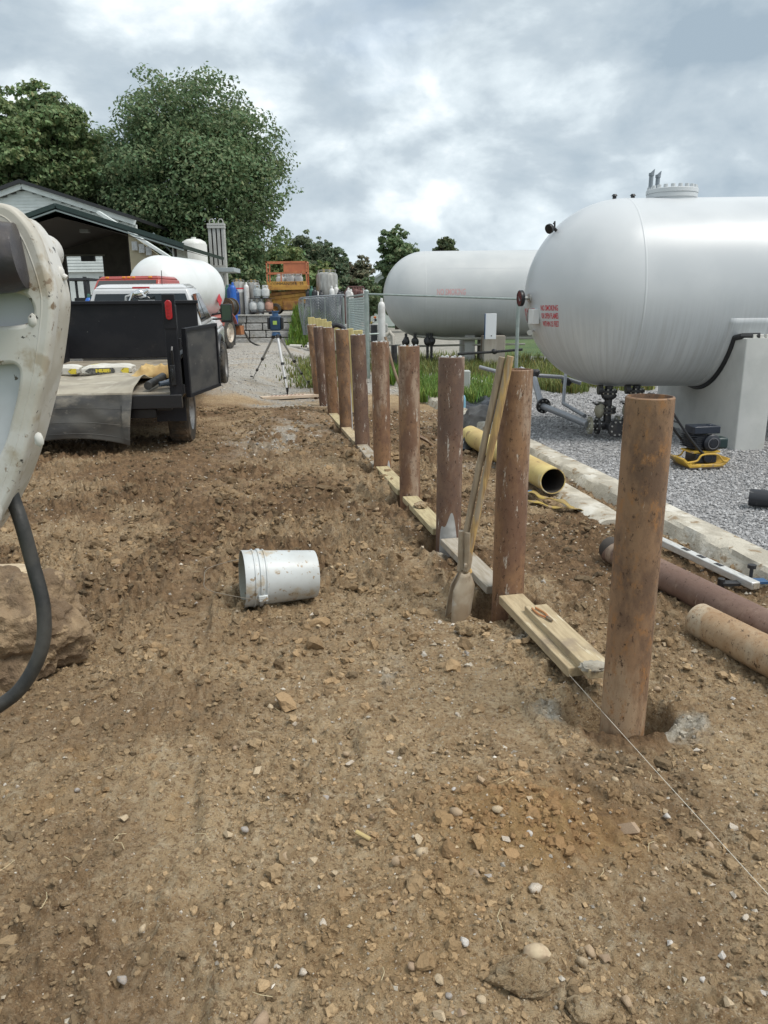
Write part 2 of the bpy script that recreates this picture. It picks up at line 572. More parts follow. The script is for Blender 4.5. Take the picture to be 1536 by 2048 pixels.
def soil_material(name, attr=True):
    m = bpy.data.materials.new(name)
    m.use_nodes = True
    t = m.node_tree
    N, L = t.nodes, t.links
    b = N['Principled BSDF']
    tcn = N.new('ShaderNodeTexCoord')
    def noise(sc, det=6, r=0.6):
        n = N.new('ShaderNodeTexNoise')
        n.inputs['Scale'].default_value = sc
        n.inputs['Detail'].default_value = det
        n.inputs['Roughness'].default_value = r
        L.new(tcn.outputs['Object'], n.inputs['Vector'])
        return n.outputs[0]
    def mr(s, a, c):
        n = N.new('ShaderNodeMapRange')
        n.interpolation_type = 'SMOOTHSTEP'
        n.inputs[1].default_value = a
        n.inputs[2].default_value = c
        L.new(s, n.inputs[0])
        return n.outputs[0]
    def mul(a, k):
        n = N.new('ShaderNodeMath')
        n.operation = 'MULTIPLY'
        L.new(a, n.inputs[0])
        if isinstance(k, float):
            n.inputs[1].default_value = k
        else:
            L.new(k, n.inputs[1])
        return n.outputs[0]
    def mix(f, a, c):
        n = N.new('ShaderNodeMixRGB')
        L.new(f, n.inputs[0])
        for i, s in ((1, a), (2, c)):
            if isinstance(s, tuple):
                n.inputs[i].default_value = s
            else:
                L.new(s, n.inputs[i])
        return n.outputs[0]
    base = mix(mr(noise(2.2), 0.38, 0.64), (0.455, 0.330, 0.193, 1), (0.345, 0.238, 0.132, 1))
    base = mix(mr(noise(19.0, 6, 0.65), 0.45, 0.72), base, (0.54, 0.43, 0.285, 1))
    base = mix(mul(mr(noise(55.0, 6, 0.75), 0.5, 0.60), 0.75), base, (0.175, 0.105, 0.052, 1))
    base = mix(mul(mr(noise(130.0, 3, 0.6), 0.60, 0.68), 0.8), base, (0.52, 0.46, 0.36, 1))
    if attr:
        at_ = N.new('ShaderNodeAttribute')
        at_.attribute_name = 'mask'
        sp = N.new('ShaderNodeSeparateColor')
        L.new(at_.outputs['Color'], sp.inputs[0])
        base = mix(mul(sp.outputs[2], 0.75), base, mix(mr(noise(9.0), 0.4, 0.65), (0.40, 0.245, 0.100, 1), (0.25, 0.135, 0.050, 1)))
        base = mix(mul(at_.outputs['Alpha'], 0.88), base, mix(mr(noise(14.0, 6, 0.7), 0.42, 0.58), (0.225, 0.138, 0.072, 1), (0.120, 0.069, 0.035, 1)))
        gr = mix(mr(noise(70.0, 3, 0.8), 0.44, 0.60), (0.28, 0.26, 0.225, 1), (0.52, 0.50, 0.46, 1))
        gr = mix(mul(mr(noise(1.1, 4), 0.5, 0.62), 0.6), gr, (0.36, 0.295, 0.215, 1))
        base = mix(sp.outputs[0], base, gr)
        base = mix(sp.outputs[1], base, mix(mr(noise(60.0), 0.4, 0.6), (0.36, 0.32, 0.25, 1), (0.50, 0.46, 0.385, 1)))
    L.new(base, b.inputs['Base Color'])
    b.inputs['Roughness'].default_value = 0.88
    b.inputs['Specular IOR Level'].default_value = 0.25
    b1 = N.new('ShaderNodeBump')
    b1.inputs['Strength'].default_value = 0.9
    b1.inputs['Distance'].default_value = 0.034
    L.new(noise(48.0, 6, 0.7), b1.inputs['Height'])
    b2 = N.new('ShaderNodeBump')
    b2.inputs['Strength'].default_value = 0.8
    b2.inputs['Distance'].default_value = 0.006
    L.new(noise(190.0, 4, 0.7), b2.inputs['Height'])
    L.new(b1.outputs[0], b2.inputs['Normal'])
    L.new(b2.outputs[0], b.inputs['Normal'])
    return m
SOIL = soil_material('churned_soil')
CLOD = soil_material('soil_clod', False)

NR, NCc = 580, 550
yy = 0.45*np.exp(np.linspace(0, 1, NR)*math.log(34.0/0.45))
uu = np.linspace(0, 1, NCc)
YY = np.repeat(yy[:, None], NCc, 1)
xl = -1.3-0.78*YY
xr = kerb_x(YY)+0.10
XX = xl+(xr-xl)*uu[None, :]
ZZ = ground_z(XX.ravel(), YY.ravel())
V = np.stack([XX.ravel(), YY.ravel(), ZZ], -1)
ii = (np.arange(NR-1)[:, None]*NCc+np.arange(NCc-1)[None, :]).ravel()
Fq = np.stack([ii, ii+1, ii+NCc+1, ii+NCc], -1)
soil = structure(np_mesh('soil_ground', V, Fq, SOIL, smooth=True, attrs={'mask': masks(XX.ravel(), YY.ravel())}))

# wide land to the horizon
FIELD = M('field_grass', (0.075, 0.115, 0.030, 1), 0.9, col2=(0.045, 0.085, 0.022, 1), sc=0.3, bump=0.6, bsc=6, bdist=0.1,
          spots=[((0.16, 0.13, 0.06, 1), 0.15, 0.55, 0.75)])
b = MB()
b.add([(-1500, -60, -0.42), (1500, -60, -0.42), (1500, 2500, -0.42), (-1500, 2500, -0.42)], [(0, 1, 2, 3)])
structure(b.build('field', FIELD, smooth=0))

# crushed-stone yard under the tanks
def gravel_material():
    m = bpy.data.materials.new('crushed_stone')
    m.use_nodes = True
    t = m.node_tree
    N, L = t.nodes, t.links
    bs = N['Principled BSDF']
    tcn = N.new('ShaderNodeTexCoord')
    vo = N.new('ShaderNodeTexVoronoi')
    vo.inputs['Scale'].default_value = 34
    L.new(tcn.outputs['Object'], vo.inputs['Vector'])
    rp = N.new('ShaderNodeValToRGB')
    e = rp.color_ramp.elements
    e[0].position, e[0].color = 0.0, (0.20, 0.197, 0.197, 1)
    e[1].position, e[1].color = 1.0, (0.45, 0.44, 0.435, 1)
    L.new(vo.outputs['Color'], rp.inputs[0])
    L.new(rp.outputs[0], bs.inputs['Base Color'])
    bs.inputs['Roughness'].default_value = 0.8
    bn = N.new('ShaderNodeBump')
    bn.invert = True
    bn.inputs['Strength'].default_value = 1.0
    bn.inputs['Distance'].default_value = 0.03
    L.new(vo.outputs['Distance'], bn.inputs['Height'])
    L.new(bn.outputs[0], bs.inputs['Normal'])
    return m
GRAVEL = gravel_material()
def yard_z(x, y):
    return 0.045+0.05*(fbm(x*0.6, y*0.6, 3, 131)-0.5)
ny, nx = 150, 150
yv = np.linspace(1.2, 24.0, ny)
YV = np.repeat(yv[:, None], nx, 1)
x0_ = kerb_x(YV)+0.12
XV = x0_+(19.0-x0_)*(np.linspace(0, 1, nx)[None, :]**1.6)
VV = np.stack([XV.ravel(), YV.ravel(), yard_z(XV.ravel(), YV.ravel())], -1)
ii = (np.arange(ny-1)[:, None]*nx+np.arange(nx-1)[None, :]).ravel()
yard = structure(np_mesh('gravel_yard', VV, np.stack([ii, ii+1, ii+nx+1, ii+nx], -1), GRAVEL, smooth=True))

# ---- scattering of little stones and crumbs
def ico(sub):
    bm = bmesh.new()
    bmesh.ops.create_icosphere(bm, subdivisions=sub, radius=1.0)
    v = np.array([w.co[:] for w in bm.verts])
    f = np.array([[w.index for w in q.verts] for q in bm.faces])
    bm.free()
    return v, f
ICO1, ICO2 = ico(1), ico(2)
OCT = (np.array([[1, 0, 0], [-1, 0, 0], [0, 1, 0], [0, -1, 0], [0, 0, 1], [0, 0, -1]], float),
       np.array([[0, 2, 4], [2, 1, 4], [1, 3, 4], [3, 0, 4], [2, 0, 5], [1, 2, 5], [3, 1, 5], [0, 3, 5]]))
def scatter(P, size, tmpl, jit=0.25, flat=(0.55, 1.0), seed=1):
    r = np.random.default_rng(seed)
    tv, tf = tmpl
    n = len(P)
    sc = np.stack([r.uniform(0.7, 1.3, n), r.uniform(0.7, 1.1, n), r.uniform(flat[0], flat[1], n)], -1)*size[:, None]
    a, bb = r.uniform(0, 6.28, n), r.normal(0, 0.5, n)
    vv = tv[None, :, :]*(1+jit*r.normal(0, 1, (n, len(tv), 1)).clip(-1.6, 1.6))*sc[:, None, :]
    cb, sb = np.cos(bb)[:, None], np.sin(bb)[:, None]
    x, y, z = vv[..., 0], vv[..., 1]*cb-vv[..., 2]*sb, vv[..., 1]*sb+vv[..., 2]*cb
    ca, sa = np.cos(a)[:, None], np.sin(a)[:, None]
    vv = np.stack([x*ca-y*sa, x*sa+y*ca, z], -1)+P[:, None, :]
    ff = (tf[None, :, :]+(np.arange(n)*len(tv))[:, None, None]).reshape(-1, 3)
    return vv.reshape(-1, 3), ff, len(tv)
def colour_material(name, rough=0.8, bump=0.5, bsc=80, bdist=0.004, noisy=0.35):
    m = bpy.data.materials.new(name)
    m.use_nodes = True
    t = m.node_tree
    N, L = t.nodes, t.links
    bs = N['Principled BSDF']
    bs.inputs['Roughness'].default_value = rough
    bs.inputs['Specular IOR Level'].default_value = 0.3
    a = N.new('ShaderNodeAttribute')
    a.attribute_name = 'col'
    tcn = N.new('ShaderNodeTexCoord')
    n = N.new('ShaderNodeTexNoise')
    n.inputs['Scale'].default_value = bsc
    n.inputs['Detail'].default_value = 5
    L.new(tcn.outputs['Object'], n.inputs['Vector'])
    mx = N.new('ShaderNodeMixRGB')
    mx.blend_type = 'MULTIPLY'
    mx.inputs[0].default_value = noisy
    L.new(a.outputs['Color'], mx.inputs[1])
    L.new(n.outputs[0], mx.inputs[2])
    L.new(mx.outputs[0], bs.inputs['Base Color'])
    bn = N.new('ShaderNodeBump')
    bn.inputs['Strength'].default_value = bump
    bn.inputs['Distance'].default_value = bdist
    L.new(n.outputs[0], bn.inputs['Height'])
    L.new(bn.outputs[0], bs.inputs['Normal'])
    return m
PEBBLE = colour_material('pebble', 0.75)
SOILBIT = colour_material('soil_crumb', 0.9, 0.9, 130, 0.006, 0.35)
def sample_near(n, seed, y0=0.75, y1=11.0, power=1.0):
    """points on the soil, denser towards the viewer's end where single crumbs can be told apart"""
    r = np.random.default_rng(seed)
    y = y0*np.exp(r.uniform(0, 1, n)**power*math.log(y1/y0))
    x = r.uniform(0, 1, n)*(kerb_x(y)+0.05-(-0.75-0.60*y))+(-0.75-0.60*y)
    keep = np.ones(n, bool)
    for (bx, by) in BOLL:
        keep &= ((x-bx)**2+(y-by)**2) > 0.2**2
    return x[keep], y[keep], r
# crumbs of soil
x, y, r = sample_near(108000, 3, 0.7, 12.0)
dn = fbm(x*1.25, y*1.25, 4, 151)
tr_ = np.abs(track(x, y)[0])
k = r.uniform(0, 1, len(x)) < (0.34+0.66*S((dn-0.42)/0.15))*(0.25+0.75*S((tr_-0.9)/0.4))
x, y = x[k], y[k]
sz = 0.0034*np.exp(r.normal(0, 0.58, len(x)))*(0.75+0.22*y)
sz = np.minimum(sz, 0.034)
P0 = np.stack([x, y, ground_z(x, y)+sz*0.15], -1)
mk = masks(x, y)
c0 = np.array([0.345, 0.246, 0.142])[None, :]*np.exp(r.normal(0, 0.27, (len(x), 1)).clip(-0.6, 0.36))
c0 = c0*(1-0.52*mk[:, 3:4])
c0 = c0*(1-mk[:, 2:3]*0.7)+np.array([0.36, 0.215, 0.09])[None, :]*mk[:, 2:3]*0.7
c0 = c0*(1-mk[:, 1:2])+np.array([0.46, 0.42, 0.345])[None, :]*mk[:, 1:2]
app = sz/np.sqrt(y*y+2.5)          # apparent size decides how finely a crumb is cut
big_ = app > 0.0045
mid_ = (app > 0.0026) & ~big_
for nm_, sel, tm, sd in (('soil_grains', ~big_ & ~mid_, OCT, 4), ('soil_crumbs', mid_, ICO1, 5), ('soil_clods', big_, ICO2, 6)):
    if tm is ICO2:
        selx = np.flatnonzero(sel)[:5200]
    else:
        selx = np.flatnonzero(sel)
    v_, f_, kk = scatter(P0[selx], sz[selx], tm, 0.22 if tm is ICO2 else 0.28, (0.5, 0.95), sd)
    cc = np.repeat(np.concatenate([c0[selx], np.ones((len(selx), 1))], 1), kk, 0)
    o = np_mesh(nm_, v_, f_, SOILBIT, parent=soil, smooth=False, attrs={'col': cc})
    stuff(o)
# bigger torn-up clods round the bucket and along the bollards
r = np.random.default_rng(29)
n = 2000
x = np.concatenate([r.normal(-0.9, 0.85, n), r.normal(-0.3, 0.8, n//2), r.normal(0.40, 0.26, n//5)])
y = np.concatenate([r.normal(4.7, 1.3, n), r.normal(7.4, 1.6, n//2), r.normal(2.1, 0.20, n//5)])
kd = r.uniform(0, 1, len(x)) < S((fbm(x*1.8, y*1.8, 3, 171)-0.36)/0.2)
x, y = x[kd], y[kd]
k = (y > 1.2) & (x < kerb_x(y)-0.2) & (x > -0.75-0.6*y)
for (bx, by) in BOLL:
    k &= ((x-bx)**2+(y-by)**2) > 0.22**2
x, y = x[k], y[k]
sz = 0.0125*np.exp(r.normal(0, 0.42, len(x)))*(0.8+0.09*y)
sz = np.where(y < 2.7, sz*0.75, sz)
mk = masks(x, y)
c0 = np.array([0.32, 0.218, 0.120])[None, :]*np.exp(r.normal(0, 0.25, (len(x), 1)).clip(-0.6, 0.4))*(1-0.40*mk[:, 3:4])
c0 = c0*(1-mk[:, 2:3]*0.6)+np.array([0.30, 0.165, 0.065])[None, :]*mk[:, 2:3]*0.6
v_, f_, kk = scatter(np.stack([x, y, ground_z(x, y)+sz*0.1], -1), sz, ICO2, 0.22, (0.5, 0.9), 31)
stuff(np_mesh('torn_clods', v_, f_, SOILBIT, parent=soil, smooth=False, attrs={'col': np.repeat(np.concatenate([c0, np.ones((len(x), 1))], 1), kk, 0)}))
# small pebbles and gravel scraps in the soil
PAL = np.array([[0.62, 0.57, 0.48], [0.54, 0.46, 0.35], [0.44, 0.35, 0.25], [0.44, 0.42, 0.38], [0.36, 0.26, 0.17], [0.66, 0.62, 0.55], [0.54, 0.42, 0.27]])
x, y, r = sample_near(60000, 13, 0.7, 12.0)
dn = fbm(x*1.2+3, y*1.2, 3, 161)
k = r.uniform(0, 1, len(x)) < (0.34+0.66*S((dn-0.46)/0.12))*(0.45+0.55*S((x+0.7)/1.2))
x, y = x[k], y[k]
sz = np.minimum(0.0027*np.exp(r.normal(0, 0.55, len(x)))*(0.8+0.18*y), 0.019)
P0 = np.stack([x, y, ground_z(x, y)+sz*0.25], -1)
cc = PAL[r.integers(0, len(PAL), len(x))]*np.exp(r.normal(0, 0.18, (len(x), 1)))
cc = cc*0.72+np.array([0.33, 0.25, 0.16])[None, :]*0.28
v_, f_, kk = scatter(P0, sz, OCT, 0.22, (0.5, 0.9), 15)
stuff(np_mesh('pebbles', v_, f_, PEBBLE, parent=soil, smooth=False, attrs={'col': np.repeat(np.concatenate([cc, np.ones((len(cc), 1))], 1), kk, 0)}))
# the stones large enough to pick apart: each one a piece of the ground
STONE_MATS = [M('stone_%s' % n_, c_, 0.8, col2=d_, sc=18, bump=0.4, bsc=60, bdist=0.004,
               spots=[((0.36, 0.26, 0.17, 1), 9, 0.50, 0.62)]) for n_, c_, d_ in (
    ('pale', (0.58, 0.52, 0.44, 1), (0.46, 0.40, 0.32, 1)), ('tan', (0.52, 0.42, 0.28, 1), (0.41, 0.32, 0.21, 1)),
    ('brown', (0.37, 0.27, 0.18, 1), (0.29, 0.20, 0.13, 1)), ('grey', (0.37, 0.35, 0.33, 1), (0.27, 0.25, 0.23, 1)),
    ('white', (0.60, 0.58, 0.55, 1), (0.46, 0.44, 0.41, 1)), ('muddy', (0.42, 0.31, 0.20, 1), (0.33, 0.24, 0.15, 1)))]
stone_meshes = []
for q in range(14):
    bm = bmesh.new()
    rq_ = random.Random(300+q)
    for k_ in range(11 if q % 3 else 26):
        d_ = Vector((rq_.gauss(0, 1), rq_.gauss(0, 1), rq_.gauss(0, 1))).normalized()*rq_.uniform(0.85, 1.05)
        bm.verts.new((d_.x, d_.y*rq_.uniform(0.6, 0.9), d_.z*0.62))
    bmesh.ops.convex_hull(bm, input=bm.verts)
    for v_ in [v_ for v_ in bm.verts if not v_.link_faces]:
        bm.verts.remove(v_)
    me = bpy.data.meshes.new('stone')
    bm.to_mesh(me)
    bm.free()
    me.polygons.foreach_set('use_smooth', [True]*len(me.polygons))
    me.set_sharp_from_angle(angle=rad(24 if q % 3 else 70))
    me.materials.append(STONE_MATS[0])
    stone_meshes.append(me)
stone_var = {}
def stone(x, y, s, mi, sink=0.36, mesh=None, rz=None):
    key = (random.randrange(14) if mesh is None else mesh, mi)
    if key not in stone_var:
        me = stone_meshes[key[0]].copy()
        me.materials.clear()
        me.materials.append(STONE_MATS[mi])
        stone_var[key] = me
    o = bpy.data.objects.new('stone', stone_var[key])
    COL.objects.link(o)
    o.parent = soil
    o.location = (x, y, float(ground_base(np.array([x]), np.array([y]))[0])+0.008+s*(0.5-sink))
    o.scale = (s, s, s)
    o.rotation_euler = (random.uniform(-0.3, 0.3), random.uniform(-0.3, 0.3), random.uniform(0, 6.28) if rz is None else rz)
    return o
# surveyed stones (pixel, size in pixels across, colour)
for px, py, w, mi in ((517, 1545, 30, 1), (700, 1527, 22, 0), (590, 1450, 16, 0), (735, 1490, 20, 0), (595, 1598, 22, 0), (650, 1597, 22, 3),
                      (490, 1660, 20, 3), (457, 1664, 28, 1), (560, 1405, 18, 0), (622, 1720, 30, 1), (575, 1705, 40, 5), (670, 1745, 22, 1),
                      (845, 1720, 34, 1), (838, 1695, 30, 1), (783, 1507, 22, 0), (825, 1510, 14, 4), (800, 1520, 16, 0), (790, 1625, 14, 1),
                      (993, 1660, 26, 1), (908, 1602, 14, 4), (1070, 1790, 34, 0), (1010, 1710, 22, 0), (1255, 1665, 48, 2), (1332, 1634, 20, 4),
                      (1465, 1650, 24, 0), (1465, 1785, 22, 0), (1424, 1770, 20, 0), (927, 1905, 26, 4), (645, 1854, 26, 0), (613, 1838, 22, 1),
                      (600, 1820, 14, 3), (605, 1945, 22, 0), (556, 1933, 16, 0), (432, 1886, 16, 0), (243, 1952, 24, 3), (285, 1852, 20, 1),
                      (245, 1637, 26, 1), (880, 1975, 24, 1), (963, 2008, 24, 1), (878, 2035, 30, 1), (920, 2030, 26, 2), (1460, 1995, 30, 1),
                      (1525, 1985, 20, 4), (1447, 1905, 22, 4), (1405, 1955, 14, 4), (1370, 1950, 18, 0), (1210, 1915, 26, 2), (1165, 1925, 26, 1),
                      (1180, 1900, 30, 5), (1255, 1995, 28, 5), (1420, 1690, 22, 5), (1395, 1670, 18, 5), (910, 1655, 30, 5), (960, 1580, 26, 5),
                      (800, 1735, 36, 5), (1490, 1830, 18, 0), (1050, 1690, 12, 0), (1085, 1690, 14, 1), (975, 1775, 20, 3), (745, 1640, 18, 2),
                      (1345, 1400, 18, 1), (1440, 1460, 16, 4), (1140, 1500, 16, 0), (1250, 1360, 14, 1), (1335, 1355, 30, 5), (1315, 1375, 22, 5),
                      (470, 1500, 14, 2), (540, 1415, 20, 1), (380, 1500, 16, 5), (440, 1100, 26, 1), (460, 1130, 16, 0), (690, 1565, 16, 3),
                      (520, 2030, 44, 2), (740, 2010, 18, 0), (1010, 1520, 20, 5), (1230, 1560, 20, 1), (1305, 1700, 24, 5), (1120, 1725, 16, 1)):
    g_ = gp(px, py+w*0.3)
    stone(g_.x, g_.y, 0.5*w/FPX*math.sqrt(g_.x**2+g_.y**2+CAM_H**2)*0.92, mi)
rs = random.Random(23)
for q in range(130):
    yv_ = 0.8*math.exp(rs.random()**0.8*math.log(6.0/0.8))
    xv_ = rs.uniform(-0.75-0.5*yv_, min(0.6+0.5*yv_, kerb_x(yv_)-0.1))
    if xv_ < 0 and rs.random() < 0.55:
        xv_ = rs.uniform(-0.1, min(0.6+0.5*yv_, kerb_x(yv_)-0.1))
    if any((xv_-bx)**2+(yv_-by)**2 < 0.06 for bx, by in BOLL):
        continue
    stone(xv_, yv_, rs.uniform(0.006, 0.014)*(0.85+0.15*yv_), rs.choice((0, 1, 2, 3, 4, 5, 5, 5, 5, 2, 2)))
# crushed stone lying loose over the yard
r = np.random.default_rng(77)
n = 62000
y = 2.6*np.exp(r.uniform(0, 1, n)**0.9*math.log(14.0/2.6))
x = kerb_x(y)+0.12+r.uniform(0, 1, n)**1.3*(0.70*y+0.6-kerb_x(y)).clip(0.5, None)
k = x < 0.62*y+0.5
x, y = x[k], y[k]
sz = 0.0104*np.exp(r.normal(0, 0.28, len(x)))*(0.8+0.045*y)
P0 = np.stack([x, y, yard_z(x, y)+sz*0.4], -1)
cc = np.array([0.39, 0.385, 0.385])[None, :]*np.exp(r.normal(0, 0.22, (len(x), 1)))
cc = np.clip(cc, 0.05, 0.68)
v_, f_, kk = scatter(P0, sz, OCT, 0.16, (0.5, 0.95), 17)
stuff(np_mesh('loose_crushed_stone', v_, f_, PEBBLE, parent=yard, attrs={'col': np.repeat(np.concatenate([cc, np.ones((len(cc), 1))], 1), kk, 0)}))
# gravel scraps between bollards and kerb, on the drive and by the truck
n = 26000
y = 5.0*np.exp(r.uniform(0, 1, n)*math.log(24.0/5.0))
x = r.uniform(-0.62*y-0.5, kerb_x(y))
mk = masks(x, y)
k = r.uniform(0, 1, n) < mk[:, 0]*0.8
x, y = x[k], y[k]
sz = 0.010*np.exp(r.normal(0, 0.3, len(x)))*(0.75+0.05*y)
P0 = np.stack([x, y, ground_z(x, y)+sz*0.3], -1)
cc = np.clip(np.array([0.46, 0.44, 0.41])[None, :]*np.exp(r.normal(0, 0.26, (len(x), 1))), 0.06, 0.7)
v_, f_, kk = scatter(P0, sz, OCT, 0.16, (0.5, 0.95), 19)
stuff(np_mesh('drive_gravel', v_, f_, PEBBLE, parent=soil, attrs={'col': np.repeat(np.concatenate([cc, np.ones((len(cc), 1))], 1), kk, 0)}))

# ================================================================== KERB, BOLLARDS, TIMBERS
CONC = M('old_concrete', (0.50, 0.46, 0.38, 1), 0.85, col2=(0.38, 0.345, 0.28, 1), sc=6, lo=0.42, hi=0.58, bump=0.9, bsc=50, bdist=0.01,
         spots=[((0.60, 0.57, 0.50, 1), 3.5, 0.54, 0.64), ((0.27, 0.20, 0.125, 1), 9, 0.55, 0.64)])
def kerb_strip(name, y0, y1, dx, w, h, seed, n=170):
    prof = [(-0.10, -0.12), (-0.035, 0.02), (0.0, h*0.80), (0.025, h), (w*0.35, h+0.004), (w*0.7, h), (w-0.01, h-0.004), (w+0.01, h*0.5), (w+0.02, -0.1)]
    ys = np.linspace(y0, y1, n)
    vv, ff = [], []
    for i, y_ in enumerate(ys):
        for j, (px_, pz_) in enumerate(prof):
            a = float(fbm(np.array([y_*5.0+j*3.1]), np.array([j*1.7+seed]), 4, seed)[0])-0.5
            c_ = float(fbm(np.array([y_*1.2]), np.array([j*0.4+seed]), 3, seed+5)[0])-0.5
            chip = 0.018 if (j in (1, 2, 3) and a > 0.17) else 0.0
            vv.append((kerb_x(y_)+dx+px_+0.008*a+0.014*c_*(j < 4)+chip, y_, pz_+0.006*a-chip*0.7))
    k = len(prof)
    for i in range(n-1):
        for j in range(k-1):
            ff.append((i*k+j, i*k+j+1, (i+1)*k+j+1, (i+1)*k+j))
    ff += [tuple(range(k)), tuple((n-1)*k+q for q in range(k-1, -1, -1))]
    b_ = MB().add(vv, ff)
    return b_
tag(kerb_strip('kerb', 1.0, 15.9, 0.0, 0.24, 0.115, 3).build('concrete_kerb', CONC, smooth=22),
    'long rough concrete kerb between brown soil and grey gravel yard', 'kerb')
tag(kerb_strip('footing', 5.45, 8.3, -0.36, 0.22, 0.05, 8, 60).build('concrete_footing', CONC, smooth=22),
    'low broken concrete strip under the yellow pipe beside the kerb', 'footing')
# mortar lumps fallen on the kerb foot
for q, (px, py, w) in enumerate(((1250, 1030, 60), (1385, 1085, 50), (1470, 1130, 60))):
    g_ = gp(px, py)
    b = MB().blob((g_.x-0.05, g_.y, 0.0), (0.09, 0.18, 0.022), 60+q, 3, 0.3, 2.0)
    tag(b.build('mortar_lump', CONC), ('flat mortar lump on kerb foot near the upright pipe', 'flat mortar lump on kerb foot beside middle of white straightedge',
        'flat mortar lump on kerb foot at the right picture edge')[q], 'mortar', 'mortar lumps along the kerb')

def rust_material(name, base, base2, rust, scuff, scuff_lo, film=(0.45, 0.40, 0.34, 1), film_lo=0.56):
    m = bpy.data.materials.new(name)
    m.use_nodes = True
    t = m.node_tree
    N, L = t.nodes, t.links
    b_ = N['Principled BSDF']
    tcn = N.new('ShaderNodeTexCoord')
    oi = N.new('ShaderNodeObjectInfo')
    mu = N.new('ShaderNodeMath')
    mu.operation = 'MULTIPLY'
    mu.inputs[1].default_value = 37.0
    L.new(oi.outputs['Random'], mu.inputs[0])
    def noise(sc, st, det=6, r=0.62, add=0.0):
        mp = N.new('ShaderNodeMapping')
        mp.inputs['Scale'].default_value = st
        ad = N.new('ShaderNodeVectorMath')
        ad.operation = 'ADD'
        L.new(tcn.outputs['Object'], mp.inputs[0])
        L.new(mp.outputs[0], ad.inputs[0])
        cb = N.new('ShaderNodeCombineXYZ')
        a2 = N.new('ShaderNodeMath')
        a2.operation = 'ADD'
        a2.inputs[1].default_value = add
        L.new(mu.outputs[0], a2.inputs[0])
        L.new(a2.outputs[0], cb.inputs[0])
        L.new(mu.outputs[0], cb.inputs[1])
        L.new(cb.outputs[0], ad.inputs[1])
        n = N.new('ShaderNodeTexNoise')
        n.inputs['Scale'].default_value = sc
        n.inputs['Detail'].default_value = det
        n.inputs['Roughness'].default_value = r
        L.new(ad.outputs[0], n.inputs['Vector'])
        return n.outputs[0]
    def mr(s, a, c):
        n = N.new('ShaderNodeMapRange')
        n.interpolation_type = 'SMOOTHSTEP'
        n.inputs[1].default_value = a
        n.inputs[2].default_value = c
        L.new(s, n.inputs[0])
        return n.outputs[0]
    def mix(f, a, c):
        n = N.new('ShaderNodeMixRGB')
        L.new(f, n.inputs[0])
        for i, s in ((1, a), (2, c)):
            if isinstance(s, tuple):
                n.inputs[i].default_value = s
            else:
                L.new(s, n.inputs[i])
        return n.outputs[0]
    c_ = mix(mr(noise(4.0, (1, 1, 0.5), 8, 0.7), 0.42, 0.58), base, base2)
    c_ = mix(mr(noise(2.3, (1.3, 1.3, 0.35), 7, 0.65, 11), film_lo, film_lo+0.09), c_, film)
    c_ = mix(mr(noise(22, (1, 1, 0.6), 8, 0.8), 0.50, 0.66), c_, rust)
    c_ = mix(mr(noise(48, (1, 1, 0.6), 6, 0.75, 5), 0.56, 0.66), c_, (0.065, 0.036, 0.022, 1))
    c_ = mix(mr(noise(26, (1, 1, 0.22), 8, 0.78, 17), scuff_lo, scuff_lo+0.06), c_, scuff)
    L.new(c_, b_.inputs['Base Color'])
    b_.inputs['Roughness'].default_value = 0.58
    b_.inputs['Specular IOR Level'].default_value = 0.35
    bn = N.new('ShaderNodeBump')
    bn.inputs['Strength'].default_value = 0.5
    bn.inputs['Distance'].default_value = 0.003
    L.new(noise(90, (1, 1, 1), 6, 0.7), bn.inputs['Height'])
    L.new(bn.outputs[0], b_.inputs['Normal'])
    return m
RUST_A = rust_material('rust_orange', (0.265, 0.160, 0.092, 1), (0.140, 0.085, 0.054, 1), (0.30, 0.150, 0.062, 1), (0.46, 0.40, 0.32, 1), 0.65, (0.35, 0.245, 0.155, 1), 0.52)
RUST_B = rust_material('rust_red', (0.175, 0.098, 0.062, 1), (0.265, 0.150, 0.080, 1), (0.150, 0.078, 0.047, 1), (0.52, 0.47, 0.40, 1), 0.585, (0.34, 0.25, 0.18, 1), 0.53)
RUST_C = rust_material('rust_primer', (0.130, 0.082, 0.062, 1), (0.195, 0.120, 0.080, 1), (0.140, 0.074, 0.049, 1), (0.52, 0.48, 0.42, 1), 0.585, (0.31, 0.23, 0.175, 1), 0.54)
CEMENT = M('grey_cement', (0.42, 0.42, 0.41, 1), 0.85, col2=(0.33, 0.33, 0.32, 1), sc=14, bump=0.4, bsc=80, bdist=0.003)
names_b = ['nearest and tallest rusty steel pipe bollard standing in an open hole',
           'rusty bollard with the wooden digger handles leaning on it, second from the camera',
           'brown bollard with grey arched cement patch at its foot, third from the camera',
           'rusty bollard, fourth from the camera, scuffed white halfway up',
           'rusty bollard, fifth from the camera, with cement smear at its foot',
           'dark brown bollard, sixth from the camera, in front of the galvanized fence post',
           'orange-brown bollard, seventh from the camera, with pale right edge',
           'rusty bollard, eighth from the camera, third from the far end',
           'dark brown bollard second from the far end of the row',
           'rusty bollard at the far end of the row, next to the tripod']
RR = 0.084
